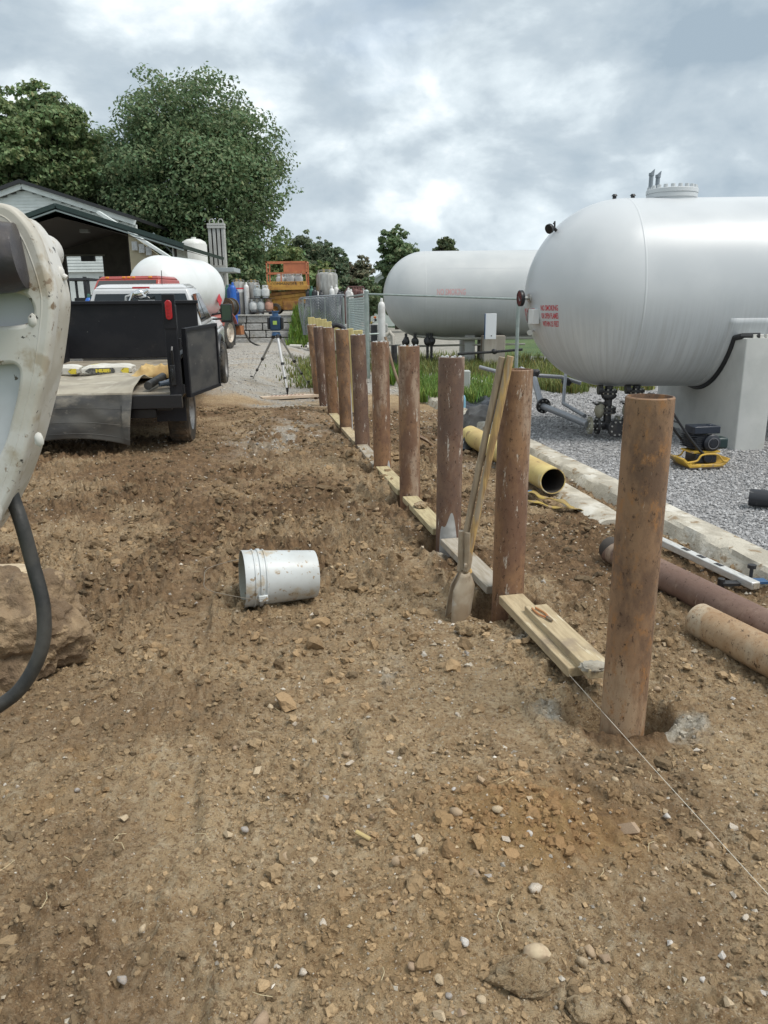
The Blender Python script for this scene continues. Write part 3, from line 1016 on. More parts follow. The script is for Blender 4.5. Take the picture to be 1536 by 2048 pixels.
for i, (bx, by) in enumerate(BOLL):
    t = thing('pipe_bollard', names_b[i], 'bollard', (bx, by, 0), rz=0.7*i, group='rusty pipe bollards in a row')
    t.rotation_euler = (rad((0.3, -0.6, 0.2, 0.4, -0.3, 0.5, 0.2, -0.2, 0.3, 0)[i]), rad((0.2, 0.3, 0.3, -0.3, -0.5, -1.4, -1.4, -2.2, -3.0, -3.6)[i]), 0)
    top = (1.285, 1.285, 1.28, 1.295, 1.275, 1.295, 1.315, 1.305, 1.285, 1.29)[i]
    bot = -0.42 if i == 0 else -0.3
    b = MB().lathe([(RR, bot), (RR, 0.2), (RR, 0.7), (RR, top-0.004), (RR-0.003, top), (RR-0.008, top), (RR-0.0085, top-0.004), (RR-0.0085, top-0.09)], n=40)
    mt = (RUST_A, RUST_B, RUST_C, RUST_B, RUST_B, RUST_C, RUST_A, RUST_B, RUST_C, RUST_A)[i]
    b.build('pipe', mt, t)
    fill = MB().lathe([(0.001, top-0.045), (RR*0.5, top-0.04), (RR-0.009, top-(0.05 if i in (0, 1) else 0.012))], n=24)
    for q in range(7):
        a = q*0.9+i
        fill.blob(((RR-0.025)*math.cos(a), (RR-0.025)*math.sin(a), top-(0.05 if i in (0, 1) else 0.005)), 0.014, q+i*9, 1, 0.3)
    fill.build('concrete_fill', CEMENT, t)
    # cement smears at the foot: patches lying on the pipe wall
    for (k, a0, a1, h0, h1) in ((2, -2.45, -0.85, -0.08, 0.27), (4, -1.2, -0.2, -0.1, 0.16), (8, -1.2, -0.6, -0.05, 0.10), (6, -0.55, -0.05, -0.05, 0.7)):
        if k == i:
            def fn(u, v, a0=a0, a1=a1, h0=h0, h1=h1):
                a = a0+(a1-a0)*u
                e = (1-(2*u-1)**4)**0.5*(0.86+0.14*math.sin(9*u+i))
                return ((RR+0.0015)*math.cos(a), (RR+0.0015)*math.sin(a), h0+(h1-h0)*v*e)
            MB().grid(fn, 24, 5).build('cement_patch', CEMENT, t)

WOOD = M('weathered_timber', (0.46, 0.37, 0.23, 1), 0.8, col2=(0.36, 0.28, 0.17, 1), sc=6, stretch=(9, 1, 9), bump=0.5, bsc=20, bdist=0.003,
         spots=[((0.28, 0.22, 0.15, 1), 3.0, 0.54, 0.68, (1, 1, 1)), ((0.55, 0.48, 0.34, 1), 5, 0.6, 0.7)])
WOODY = M('yellow_timber', (0.45, 0.38, 0.22, 1), 0.8, col2=(0.35, 0.28, 0.16, 1), sc=6, stretch=(9, 1, 9), bump=0.4, bsc=20, bdist=0.003,
          spots=[((0.30, 0.23, 0.14, 1), 4.0, 0.55, 0.7, (1, 1, 1))])
WOODG = M('grey_timber', (0.37, 0.33, 0.27, 1), 0.85, col2=(0.29, 0.25, 0.19, 1), sc=6, stretch=(9, 1, 9), bump=0.5, bsc=20, bdist=0.003,
          spots=[((0.24, 0.18, 0.11, 1), 4.0, 0.5, 0.65, (1, 1, 1))])
def timber(name, p, q, w, h, mat, label, group=None, roll=0.0):
    p, q = Vector(p), Vector(q)
    d = q-p
    o = bpy.data.objects.new(name, None)
    b_ = MB().box((0, d.length/2, 0), (w, d.length, h))
    ob = b_.build(name, mat, bev=0.004)
    ob.location = p
    ob.rotation_euler = (math.asin(d.z/d.length), roll, math.atan2(-d.x, d.y))
    bpy.data.objects.remove(o)
    return tag(ob, label, 'timber', group)
tl = ['timber board on the ground between the two nearest bollards', 'muddy timber board between second and third bollard, behind the digger blades',
      'yellowish timber board with a clod on it, between third and fourth bollard', 'timber board between fourth and fifth bollard',
      'half buried timber board between fifth and sixth bollard', 'timber board between sixth and seventh bollard', 'timber board between seventh and eighth bollard']
BWID = []
for i in range(7):
    a, c_ = Vector((*BOLL[i], 0)), Vector((*BOLL[i+1], 0))
    d = (c_-a).normalized()
    z0 = (0.080, 0.075, 0.085, 0.09, 0.07, 0.07, 0.07)[i]
    e0 = 0.30 if i == 0 else 0.10
    off = Vector((-0.022, 0, 0))
    timber('board', a+d*e0+off+Vector((0, 0, z0+(0.0))), c_-d*0.10+off+Vector((0, 0, z0+(0.02 if i == 0 else 0))), 0.125 if i else 0.135, 0.045,
           (WOOD, WOODG, WOODY, WOODY, WOODG, WOOD, WOODY)[i], tl[i], 'timber boards between the bollards')
a, c_ = Vector((*BOLL[0], 0)), Vector((*BOLL[1], 0))
d = (c_-a).normalized()
timber('short_board', a+d*0.20+Vector((0.012, 0, 0.118)), a+d*0.90+Vector((0.018, 0, 0.128)), 0.118, 0.042, WOOD,
       'short pale timber board lying on the longer one by the nearest bollard', 'timber boards between the bollards')
g_ = a+d*0.20
tag(MB().blob((g_.x-0.02, g_.y+0.03, 0.135), (0.05, 0.045, 0.020), 5, 3, 0.4, 2.2).build('cement_lump', M('tan_cement', (0.36, 0.33, 0.27, 1), 0.9, col2=(0.27, 0.24, 0.19, 1), sc=20, bump=0.6)),
    'grey cement lump on the end of the short board', 'cement')
g_ = (Vector((*BOLL[2], 0))*0.35+Vector((*BOLL[3], 0))*0.65)
tag(MB().blob((g_.x-0.01, g_.y-0.05, 0.125), (0.05, 0.07, 0.022), 15, 3, 0.35, 2.0).build('mud_clod', CLOD),
    'brown clod sitting on the yellowish board', 'clod')
# orange-handled hand tool on the short board
ORANGE = M('orange_grip', (0.42, 0.15, 0.055, 1), 0.6, col2=(0.48, 0.26, 0.11, 1), sc=14)
STEELD = M('tool_steel', (0.22, 0.20, 0.18, 1), 0.45, 0.8, col2=(0.30, 0.2, 0.1, 1), sc=20)
pt = a+d*0.72+Vector((0.0, 0, 0.152))
t = thing('pliers', 'orange-handled pliers lying on the short pale board', 'pliers', pt, rz=math.atan2(-d.x, d.y)+0.12)
t.scale = (0.8, 0.85, 0.9)
for sx in (-1, 1):
    MB().tube(catmull([(sx*0.006, 0.0, 0.004), (sx*0.022, 0.05, 0.004), (sx*0.020, 0.10, 0.004), (sx*0.012, 0.145, 0.004)], 5), 0.006, 8).build('handle', ORANGE, t)
    MB().prism([(0, -0.055), (sx*0.008, -0.05), (sx*0.013, -0.01), (sx*0.006, 0.01), (0, 0.0)], (0, 0, 0), (1, 0, 0), (0, 1, 0), (0, 0, 0.008)).build('jaw', STEELD, t)
MB().cyl((0, 0, -0.002), (0, 0, 0.011), 0.007, n=10).build('rivet', STEELD, t)

# string line along the bollards
STRING = M('mason_string', (0.70, 0.66, 0.56, 1), 0.8)
sl = []
dl = Vector((BOLL[9][0]-BOLL[0][0], BOLL[9][1]-BOLL[0][1], 0)).normalized()
nl = Vector((-dl.y, dl.x, 0))
p0 = Vector((*BOLL[0], 0.07))+nl*0.093
for q in range(41):
    s_ = -1.9+q*(13.8/40)
    sl.append(p0+dl*s_+Vector((0, 0, 0.002*math.sin(q)-0.004*max(0, -s_)+0.03*max(0, (s_-9))/3)))
t = thing('string_line', 'taut pale string stretched low along the row of bollards', 'string', p0)
MB().tube(sl, 0.0009, 6).build('cord', STRING, t, org=p0)
for e in (sl[0], sl[-1]):
    MB().cyl(e+Vector((0, 0, -0.2)), e+Vector((0, 0, 0.03)), 0.012, 0.014, 8).build('stake', WOODG, t, org=p0)

# ---------------------------------------------------------------- digging tools
ASH = M('worn_ash_handle', (0.33, 0.26, 0.18, 1), 0.7, col2=(0.25, 0.19, 0.13, 1), sc=5, stretch=(8, 8, 1), bump=0.4, bsc=14, bdist=0.002,
        spots=[((0.42, 0.33, 0.22, 1), 4, 0.55, 0.7)])
ASHN = M('splintered_handle', (0.50, 0.33, 0.13, 1), 0.7, col2=(0.30, 0.19, 0.09, 1), sc=7, stretch=(9, 9, 1), bump=0.7, bsc=16, bdist=0.004,
         spots=[((0.34, 0.27, 0.19, 1), 3, 0.5, 0.62)])
MUDSTEEL = M('muddy_steel', (0.37, 0.31, 0.23, 1), 0.75, 0.0, col2=(0.27, 0.205, 0.135, 1), sc=7, bump=0.6, bsc=40, bdist=0.004,
             spots=[((0.16, 0.10, 0.06, 1), 5, 0.56, 0.64), ((0.42, 0.38, 0.32, 1), 10, 0.6, 0.7)])
gb = Vector((0.365, 3.80, 0.0))
t = thing('post_hole_digger', 'post hole digger with two wooden handles leaning on the second bollard', 'digger', gb)
top1, top2 = Vector((0.575, 3.74, 1.355))-gb, Vector((0.612, 3.72, 1.36))-gb
j1, j2 = Vector((0.405, 3.80, 0.33))-gb, Vector((0.435, 3.77, 0.33))-gb
MB().tube(catmull([j1+Vector((-0.01, 0, -0.08)), j1, (j1*0.6+top1*0.4)+Vector((-0.004, 0, 0)), top1*0.85+j1*0.15, top1], 5), [0.017]*15+[0.018]*4+[0.0165]*2, 12).build('handle', ASH, t)
MB().tube(catmull([j2+Vector((0.005, 0, -0.08)), j2, (j2*0.6+top2*0.4), top2*0.85+j2*0.15, top2], 5), [0.018]*12+[0.019]*7+[0.018]*2, 12).build('handle', ASHN, t)
for (jx, sgn, ty) in ((j1, -1, 0.03), (j2, 1, -0.02)):
    # socket straps and hinge
    MB().tube([jx+Vector((0, 0, 0.14)), jx+Vector((0, 0, 0.0)), jx+Vector((-0.006*sgn, 0, -0.07))], [0.021, 0.022, 0.018], 10).build('socket', MUDSTEEL, t)
    # curved blade
    def fn(u, v, jx=jx, sgn=sgn, ty=ty):
        w = 0.074*(1-0.30*v**3)*min(1, 0.35+2.6*v)
        if v > 0.85:
            w *= (1-((v-0.85)/0.15)**2*0.55)
        x_ = (2*u-1)*w
        bow = 0.030*(1-(2*u-1)**2)
        c0_ = jx+Vector((-0.015*sgn-0.035*(sgn < 0)*v, 0, -0.07))
        # blade faces lie across the view, bowed away from each other
        return c0_+Vector((x_*0.80-0.030*v, ty-bow*(1 if ty < 0 else -1)+x_*0.55, -0.34*v))
    MB().grid(fn, 10, 16).build('blade', MUDSTEEL, t, solid=0.004)
MB().cyl((j1+j2)/2+Vector((0, 0.05, -0.03)), (j1+j2)/2+Vector((0, -0.055, -0.03)), 0.009, n=10).build('hinge_bolt', MUDSTEEL, t)

RUSTY = M('rusty_shovel', (0.16, 0.10, 0.065, 1), 0.7, 0.2, col2=(0.24, 0.18, 0.12, 1), sc=9, bump=0.4)
HANDB = M('brown_handle', (0.20, 0.135, 0.085, 1), 0.65, col2=(0.28, 0.21, 0.14, 1), sc=6, stretch=(6, 6, 1))
sb_ = Vector((0.46, 8.62, 0.02))
t = thing('shovel', 'long-handled shovel standing with its blade in the soil behind the fourth bollard', 'shovel', sb_)
stop_, smid = Vector((0.035, 8.80, 1.26))-sb_, Vector((-0.14, 0.03, 0.30))
MB().tube(catmull([stop_, stop_*0.65+smid*0.35+Vector((-0.015, 0, 0)), stop_*0.3+smid*0.7, smid], 6), 0.017, 10).build('handle', HANDB, t)
MB().tube(catmull([smid+Vector((-0.005, 0, 0.06)), smid, smid+Vector((0.045, -0.01, -0.14)), smid+Vector((0.08, -0.02, -0.19))], 6), [0.019]*8+[0.02]*11, 10).build('socket', RUSTY, t)
def fn(u, v):
    w = 0.105*(1-max(0, v-0.45)**2*2.6)
    x_ = (2*u-1)*w
    return smid+Vector((0.06+0.19*v, -0.03+x_*0.9, -0.17-0.10*v+abs(x_)**2*3.2))
MB().grid(fn, 12, 12).build('blade', RUSTY, t, solid=0.004)

# ---------------------------------------------------------------- white plastic bucket
PAIL = M('white_plastic', (0.53, 0.555, 0.555, 1), 0.42, col2=(0.46, 0.475, 0.465, 1), sc=4, bump=0.08, bsc=12,
         spots=[((0.42, 0.36, 0.27, 1), 7, 0.54, 0.66), ((0.30, 0.23, 0.15, 1), 34, 0.60, 0.66), ((0.12, 0.12, 0.12, 1), 13, 0.70, 0.712, (1, 1, 4))])
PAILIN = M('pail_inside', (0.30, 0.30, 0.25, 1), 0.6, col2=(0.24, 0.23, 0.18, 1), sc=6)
WIRE = M('galvanized_wire', (0.45, 0.43, 0.40, 1), 0.45, 0.7)
base_c, rim_c = Vector((-0.395, 4.045, 0.155)), Vector((-0.775, 3.925, 0.172))
ax_ = (rim_c-base_c).normalized()
base_c = rim_c-ax_*0.405
pb = Vector((-0.58, 3.98, 0.0))
t = thing('bucket', 'white plastic bucket lying on its side on the churned soil', 'bucket', pb)
R0, R1, Lb = 0.132, 0.157, 0.405
b = MB().lathe([(0.001, 0.006), (R0-0.012, 0.006), (R0-0.008, 0.0), (R0-0.002, 0.002), (R0, 0.01), (R0+(R1-R0)*0.86, Lb*0.86), (R1, Lb-0.003), (R1-0.001, Lb), (R1-0.003, Lb)],
               base_c-pb, ax_, 56)
b.build('pail_wall', PAIL, t)
MB().lathe([(R1-0.003, Lb), (R1-0.005, Lb-0.01), (R0-0.004, 0.012), (0.001, 0.010)], base_c-pb, ax_, 56).build('pail_inside', PAILIN, t)
for h_, w_, e_ in ((Lb-0.115, 0.006, 0.007), (Lb-0.088, 0.016, 0.009), (Lb-0.055, 0.006, 0.007)):
    rr = R0+(R1-R0)*h_/Lb
    MB().lathe([(rr-0.002, h_-w_/2-0.003), (rr+e_, h_-w_/2), (rr+e_, h_+w_/2), (rr-0.002, h_+w_/2+0.003)], base_c-pb, ax_, 56).build('rim_band', PAIL, t)
# bail lug and wire bail lying on the ground in front of the mouth
xx_, yy_, _ = frame(ax_)
side = (Vector((0, -1, 0))-ax_*(-ax_.y)).normalized()
upv = ax_.cross(side)
lugdir = (side*0.93-Vector((0, 0, 1))*0.38).normalized()
lug = base_c-pb+ax_*(Lb-0.088)+lugdir*(R1+0.006)
MB().box(lug, (0.05, 0.022, 0.035), rz=math.atan2(ax_.y, ax_.x)).build('bail_lug', PAIL, t, bev=0.005)
lug2 = base_c-pb+ax_*(Lb-0.088)-lugdir*(R1+0.004)
mouth = rim_c-pb+ax_*0.19
MB().tube(catmull([lug+lugdir*0.012, lug+ax_*0.10+lugdir*0.0+Vector((0, 0, 0.01)), mouth+side*0.10+Vector((-0.0, 0, -0.01)), mouth+side*0.0+ax_*0.01+Vector((0, 0, 0.015)),
                   mouth-side*0.07+ax_*(-0.02)+Vector((0, 0, 0.05)), lug2+ax_*0.10, lug2-lugdir*0.01], 7), 0.0017, 6).build('wire_bail', M('dull_wire', (0.22, 0.19, 0.15, 1), 0.6, 0.3), t)

# ---------------------------------------------------------------- pipes lying about
def lying_pipe(name, p, q, r, mat, label, group=None, cut=0.0, dark=None, n=32, thick=0.008):
    p, q = Vector(p), Vector(q)
    d_ = q-p
    t_ = thing(name, label, 'pipe', p, group=group)
    L_ = d_.length
    b_ = MB().lathe([(r-thick, 0.25), (r-thick, 0.01), (r-thick, 0.0), (r, 0.0), (r, 0.01), (r, L_*0.3), (r, L_*0.6), (r, L_), (r-thick, L_), (r-thick, L_-0.25)], (0, 0, 0), d_, n)
    if cut:
        x_, y_, dd = frame(d_)
        for v_ in b_.v:
            h_ = v_.dot(dd)
            if h_ < 0.02:
                v_ += dd*(cut*(0.5+0.5*(v_.dot(y_)/r)))
    b_.build('pipe_wall', mat, t_)
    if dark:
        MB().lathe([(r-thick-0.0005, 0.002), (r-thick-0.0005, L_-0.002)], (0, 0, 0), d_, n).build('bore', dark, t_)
    return t_
RUST_D = rust_material('rust_purple', (0.170, 0.105, 0.080, 1), (0.215, 0.140, 0.105, 1), (0.17, 0.10, 0.072, 1), (0.42, 0.34, 0.27, 1), 0.63, (0.36, 0.27, 0.20, 1), 0.57)
RUST_E = rust_material('rust_tan', (0.33, 0.215, 0.120, 1), (0.39, 0.285, 0.180, 1), (0.27, 0.155, 0.075, 1), (0.44, 0.37, 0.28, 1), 0.66, (0.42, 0.34, 0.24, 1), 0.50)
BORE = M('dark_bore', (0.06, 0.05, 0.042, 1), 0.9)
lying_pipe('loose_pipe', tuple(gp(1218, 1096, 0.085)), (2.10, 2.55, 0.085), 0.084, RUST_D, 'long brown pipe with mitred tip lying on soil at right, behind the tan pipe', 'loose rusty pipes on the ground', 0.12, BORE)
lying_pipe('loose_pipe', tuple(gp(1398, 1240, 0.088)), (1.99, 2.25, 0.088), 0.086, RUST_E, 'short tan rusty pipe lying at the right picture edge', 'loose rusty pipes on the ground', 0.0, BORE)
YELLOW = M('faded_yellow_paint', (0.62, 0.49, 0.19, 1), 0.6, col2=(0.50, 0.36, 0.14, 1), sc=3, bump=0.15, bsc=30,
           spots=[((0.27, 0.17, 0.08, 1), 6, 0.60, 0.68, (1, 1, 1)), ((0.62, 0.55, 0.38, 1), 4, 0.55, 0.66)])
ye0 = gp(1106, 962, 0.16)
lying_pipe('yellow_pipe', (ye0.x, ye0.y, 0.16), (ye0.x-0.42, ye0.y+2.5, 0.14), 0.112, YELLOW, 'faded yellow pipe with open end lying beside the kerb', None, 0.0, BORE)
BLACKP = M('black_plastic_pipe', (0.022, 0.023, 0.028, 1), 0.42, spots=[((0.10, 0.10, 0.10, 1), 20, 0.62, 0.72)])
lying_pipe('black_pipe', (2.86, 5.80, 0.125), (4.6, 4.75, 0.125), 0.068, BLACKP, 'black plastic pipe lying on the grey gravel at right', None, 0.0, BLACKP)

# aluminium straightedge on clamps
ALU = M('white_aluminium', (0.66, 0.66, 0.64, 1), 0.4, 0.3, col2=(0.56, 0.55, 0.51, 1), sc=8, stretch=(6, 1, 6))
BLACKM = M('black_fitting', (0.02, 0.02, 0.022, 1), 0.5)
BLUEM = M('blue_fitting', (0.03, 0.09, 0.20, 1), 0.5)
sp, sq = gp(1300, 1072, 0.07), gp(1512, 1172, 0.07)
t = thing('straightedge', 'long white metal straightedge lying beside the kerb', 'straightedge', sp)
dd = (sq-sp)
MB().bar((0, 0, 0), dd, 0.055, 0.045).build('rail', ALU, t, bev=0.006)
for k in (0.35, 0.5, 0.66):
    MB().bar(dd*k+Vector((0, 0, 0.0232)), dd*(k+0.06)+Vector((0, 0, 0.0232)), 0.03, 0.002).build('slot', BLACKM, t)
MB().bar(dd*1.0, dd*1.004, 0.04, 0.03).build('end_plug', WOODG, t)
t = thing('clamp', 'black and blue clamp gripping the near end of the straightedge', 'clamp', sp+dd*0.9+Vector((0, 0, -0.035)))
MB().box((-0.08, -0.01, 0.02), (0.10, 0.05, 0.02)).cyl((-0.13, -0.01, 0.0), (-0.13, -0.01, 0.05), 0.02, n=10).build('clamp_jaw', BLACKM, t, bev=0.003)
MB().box((0.075, -0.02, 0.035), (0.09, 0.06, 0.018)).build('clamp_plate', BLUEM, t, bev=0.003)
MB().cyl((0.05, 0.02, 0.035), (0.05, 0.02, 0.10), 0.010, n=10).cyl((0.05, 0.02, 0.10), (0.05, 0.02, 0.12), 0.024, n=10).build('clamp_screw', BLACKM, t)

# yellow and blue lashing strap
STRAPY = M('yellow_webbing', (0.42, 0.30, 0.07, 1), 0.85, col2=(0.28, 0.20, 0.08, 1), sc=9, spots=[((0.24, 0.17, 0.1, 1), 12, 0.5, 0.65)])
STRAPB = M('blue_webbing', (0.06, 0.20, 0.40, 1), 0.8)
g0 = gp(1105, 1010)
t = thing('lashing_strap', 'dirty yellow strap with a blue end crumpled on the soil below the yellow pipe', 'strap', (g0.x, g0.y, 0.0))
def ribbon(pts, w, mat, nm):
    P_ = catmull(pts, 8)
    b_ = MB()
    vs_ = []
    for i, p in enumerate(P_):
        d_ = (P_[min(i+1, len(P_)-1)]-P_[max(i-1, 0)]).normalized()
        s_ = d_.cross(Vector((0.25*math.sin(i*0.7), 0.2, 1))).normalized()*w/2
        vs_ += [p-s_, p+s_]
    b_.add(vs_, [(2*i, 2*i+1, 2*i+3, 2*i+2) for i in range(len(P_)-1)])
    return b_.build(nm, mat, t, solid=0.004)
ribbon([(-0.22, 0.32, 0.06), (-0.13, 0.18, 0.07), (-0.06, 0.05, 0.05), (0.03, -0.10, 0.07), (0.10, -0.22, 0.04), (0.17, -0.24, 0.03)], 0.07, STRAPY, 'webbing')
ribbon([(0.17, -0.27, 0.03), (0.10, -0.30, 0.05), (-0.02, -0.18, 0.03), (-0.14, -0.02, 0.035), (-0.25, 0.10, 0.03)], 0.07, STRAPY, 'webbing')
ribbon([(-0.26, 0.36, 0.06), (-0.20, 0.26, 0.075), (-0.16, 0.20, 0.07)], 0.075, STRAPB, 'blue_end')

# ---------------------------------------------------------------- foreground lumps
g_ = gp(1040, 1975)
t = thing('muddy_boulder', 'largest mud-caked stone with a tan cobble behind it, bottom right', 'stone', (g_.x, g_.y, 0))
MB().blob((0.0, 0.0, 0.030), (0.078, 0.042, 0.045), 71, 4, 0.30, 1.6).build('stone_body', CLOD, t)
MB().blob((0.05, 0.055, 0.045), (0.035, 0.024, 0.024), 77, 3, 0.18, 1.2).build('cobble', STONE_MATS[1], t)
g_ = gp(1180, 2030)
tag(MB().blob((g_.x, g_.y, 0.012), (0.055, 0.04, 0.030), 81, 4, 0.3, 1.5).build('flat_boulder', CLOD), 'flat soil-coated stone cut by the bottom picture edge', 'stone')
SHARD = M('wood_shard', (0.44, 0.34, 0.15, 1), 0.8, col2=(0.33, 0.25, 0.12, 1), sc=10, stretch=(1, 8, 1))
g_ = gp(725, 1690)
o = MB().box((0, 0, 0.016), (0.052, 0.014, 0.008)).build('wood_chip', SHARD, bev=0.002)
o.location = (g_.x, g_.y, 0.0+gz(g_.x, g_.y)); o.rotation_euler = (0.15, 0.2, -0.5)
tag(o, 'small yellow splinter of wood on the soil left of the tan cobbles', 'splinter')
g_ = gp(930, 1268)
tag(MB().blob((g_.x, g_.y, 0.03), (0.05, 0.04, 0.038), 91, 3, 0.35, 2).build('mud_clod', CLOD), 'dark clod on the soil below the digger blades', 'clod')
CLODD = M('dark_damp_soil', (0.27, 0.19, 0.112, 1), 0.9, col2=(0.16, 0.108, 0.064, 1), sc=6, lo=0.42, hi=0.58, bump=1.0, bsc=26, bdist=0.03, spots=[((0.33, 0.235, 0.14, 1), 14, 0.56, 0.66)])
g_ = gp(60, 1345)
t = thing('mud_heap', 'big mud-caked boulder at the left edge behind the black hose', 'boulder', (g_.x-0.13, g_.y+0.12, 0))
MB().blob((0.02, -0.05, 0.17), (0.34, 0.30, 0.29), 101, 6, 0.20, 2.2).build('boulder', CLODD, t)
MB().blob((0.02, 0.0, 0.45), (0.16, 0.07, 0.02), 103, 4, 0.25, 1.8).build('pale_slab', STONE_MATS[1], t)
MB().blob((-0.12, -0.20, 0.24), (0.22, 0.16, 0.16), 105, 5, 0.22, 2.4).build('broken_lump', CLODD, t)

# ================================================================== TANKS
def tank_material(name, streak=True, tone=(0.545, 0.565, 0.58, 1)):
    m = bpy.data.materials.new(name)
    m.use_nodes = True
    t_ = m.node_tree
    N, L = t_.nodes, t_.links
    b_ = N['Principled BSDF']
    b_.inputs['Roughness'].default_value = 0.34
    b_.inputs['Specular IOR Level'].default_value = 0.45
    tcn = N.new('ShaderNodeTexCoord')
    geo = N.new('ShaderNodeNewGeometry')
    sx = N.new('ShaderNodeSeparateXYZ')
    L.new(tcn.outputs['Object'], sx.inputs[0])
    # rain streaks: noise that varies along the axis and round the head, hardly down the wall
    an = N.new('ShaderNodeMath'); an.operation = 'ARCTAN2'
    L.new(sx.outputs[0], an.inputs[0])
    mn_ = N.new('ShaderNodeMath'); mn_.operation = 'MULTIPLY'; mn_.inputs[1].default_value = -1.0
    L.new(sx.outputs[1], mn_.inputs[0])
    L.new(mn_.outputs[0], an.inputs[1])
    cl = N.new('ShaderNodeMath'); cl.operation = 'MINIMUM'; cl.inputs[1].default_value = 0.0
    L.new(an.outputs[0], cl.inputs[0])
    ad = N.new('ShaderNodeMath'); ad.operation = 'MAXIMUM'; ad.inputs[1].default_value = 0.0
    L.new(sx.outputs[0], ad.inputs[0])
    sm = N.new('ShaderNodeMath'); sm.operation = 'ADD'
    L.new(cl.outputs[0], sm.inputs[0]); L.new(ad.outputs[0], sm.inputs[1])
    cb = N.new('ShaderNodeCombineXYZ')
    L.new(sm.outputs[0], cb.inputs[0])
    zs = N.new('ShaderNodeMath'); zs.operation = 'MULTIPLY'; zs.inputs[1].default_value = 0.045
    L.new(sx.outputs[2], zs.inputs[0])
    L.new(zs.outputs[0], cb.inputs[2])
    n1 = N.new('ShaderNodeTexNoise')
    n1.inputs['Scale'].default_value = 22
    n1.inputs['Detail'].default_value = 6
    n1.inputs['Roughness'].default_value = 0.75
    L.new(cb.outputs[0], n1.inputs['Vector'])
    n2 = N.new('ShaderNodeTexNoise')
    n2.inputs['Scale'].default_value = 1.3
    n2.inputs['Detail'].default_value = 5
    L.new(tcn.outputs['Object'], n2.inputs['Vector'])
    def mr(s, a, c, lo=0.0, hi=1.0):
        n = N.new('ShaderNodeMapRange')
        n.interpolation_type = 'SMOOTHSTEP'
        for i, v_ in enumerate((a, c, lo, hi)):
            n.inputs[i+1].default_value = v_
        L.new(s, n.inputs[0])
        return n.outputs[0]
    def mul(a, c):
        n = N.new('ShaderNodeMath'); n.operation = 'MULTIPLY'
        L.new(a, n.inputs[0])
        if isinstance(c, float):
            n.inputs[1].default_value = c
        else:
            L.new(c, n.inputs[1])
        return n.outputs[0]
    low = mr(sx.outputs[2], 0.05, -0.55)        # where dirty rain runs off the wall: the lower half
    mx = N.new('ShaderNodeMixRGB')
    mx.inputs[1].default_value = tone
    mx.inputs[2].default_value = (tone[0]*0.90, tone[1]*0.91, tone[2]*0.92, 1)
    L.new(mr(n2.outputs[0], 0.4, 0.65), mx.inputs[0])
    m2 = N.new('ShaderNodeMixRGB')
    L.new(mx.outputs[0], m2.inputs[1])
    m2.inputs[2].default_value = (0.36, 0.35, 0.33, 1)
    L.new(mul(mul(low, mr(n1.outputs[0], 0.46, 0.62)), 0.34 if streak else 0.2), m2.inputs[0])
    m3 = N.new('ShaderNodeMixRGB')
    L.new(m2.outputs[0], m3.inputs[1])
    m3.inputs[2].default_value = (0.62, 0.625, 0.62, 1)
    L.new(mul(mul(low, mr(n1.outputs[0], 0.50, 0.40)), 0.38 if streak else 0.0), m3.inputs[0])
    m4 = N.new('ShaderNodeMixRGB')
    L.new(m3.outputs[0], m4.inputs[1])
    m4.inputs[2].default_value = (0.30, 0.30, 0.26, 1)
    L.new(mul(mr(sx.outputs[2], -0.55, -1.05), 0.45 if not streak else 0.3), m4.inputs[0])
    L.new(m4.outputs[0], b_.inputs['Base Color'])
    return m
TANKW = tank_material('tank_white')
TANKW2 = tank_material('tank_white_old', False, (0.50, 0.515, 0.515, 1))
RED = M('red_lettering', (0.55, 0.045, 0.06, 1), 0.6)
PINK = M('faded_lettering', (0.58, 0.34, 0.34, 1), 0.7)
PIERC = M('cast_concrete', (0.55, 0.55, 0.525, 1), 0.85, col2=(0.46, 0.465, 0.445, 1), sc=1.8, bump=0.25, bsc=40, bdist=0.004,
          spots=[((0.54, 0.54, 0.52, 1), 3, 0.55, 0.7), ((0.40, 0.37, 0.28, 1), 0.9, 0.6, 0.75)])
GASKET = M('saddle_pad', (0.02, 0.02, 0.022, 1), 0.5)
GALV = M('galvanized', (0.42, 0.45, 0.45, 1), 0.5, 0.6, col2=(0.33, 0.36, 0.36, 1), sc=18)
GLASSD = M('dial_glass', (0.02, 0.022, 0.025, 1), 0.1)
BLACKPT = M('black_paint', (0.014, 0.014, 0.016, 1), 0.4)
STEELC = M('bolt_steel', (0.50, 0.49, 0.46, 1), 0.4, 0.7)
def tank_shell(r, Lc, n=96):
    prof = []
    for k in range(25):
        a = math.pi/2*k/24
        prof.append((r*math.sin(a), -r*math.cos(a)))
    for k in range(1, 12):
        prof.append((r, Lc*k/12))
    for k in range(25):
        a = math.pi/2*k/24
        prof.append((r*math.cos(a), Lc+r*math.sin(a)))
    return MB().lathe(prof, (0, 0, 0), (1, 0, 0), n)
def on_head(txt, size, az, el, R_, root, mat, name, stretch=1.0):
    Vt, Ft = text_mesh(txt, size, bold=0.018)
    vs_ = []
    for v_ in Vt:
        a = rad(az)+v_.x*stretch/(R_*math.cos(rad(el)))
        e = rad(el)+v_.y/R_
        q = R_+0.002
        vs_.append((q*math.cos(e)*math.sin(a), -q*math.cos(e)*math.cos(a), q*math.sin(e)))
    return MB().add(vs_, Ft).build(name, mat, root, smooth=0)
TR = 1.065
T1 = Vector((2.77, 9.4, 1.69))
t = thing('storage_tank', 'huge white storage tank on concrete piers at right, nearer and larger', 'tank', T1)
tank_shell(TR, 7.0).build('tank_wall', TANKW, t, smooth=60)
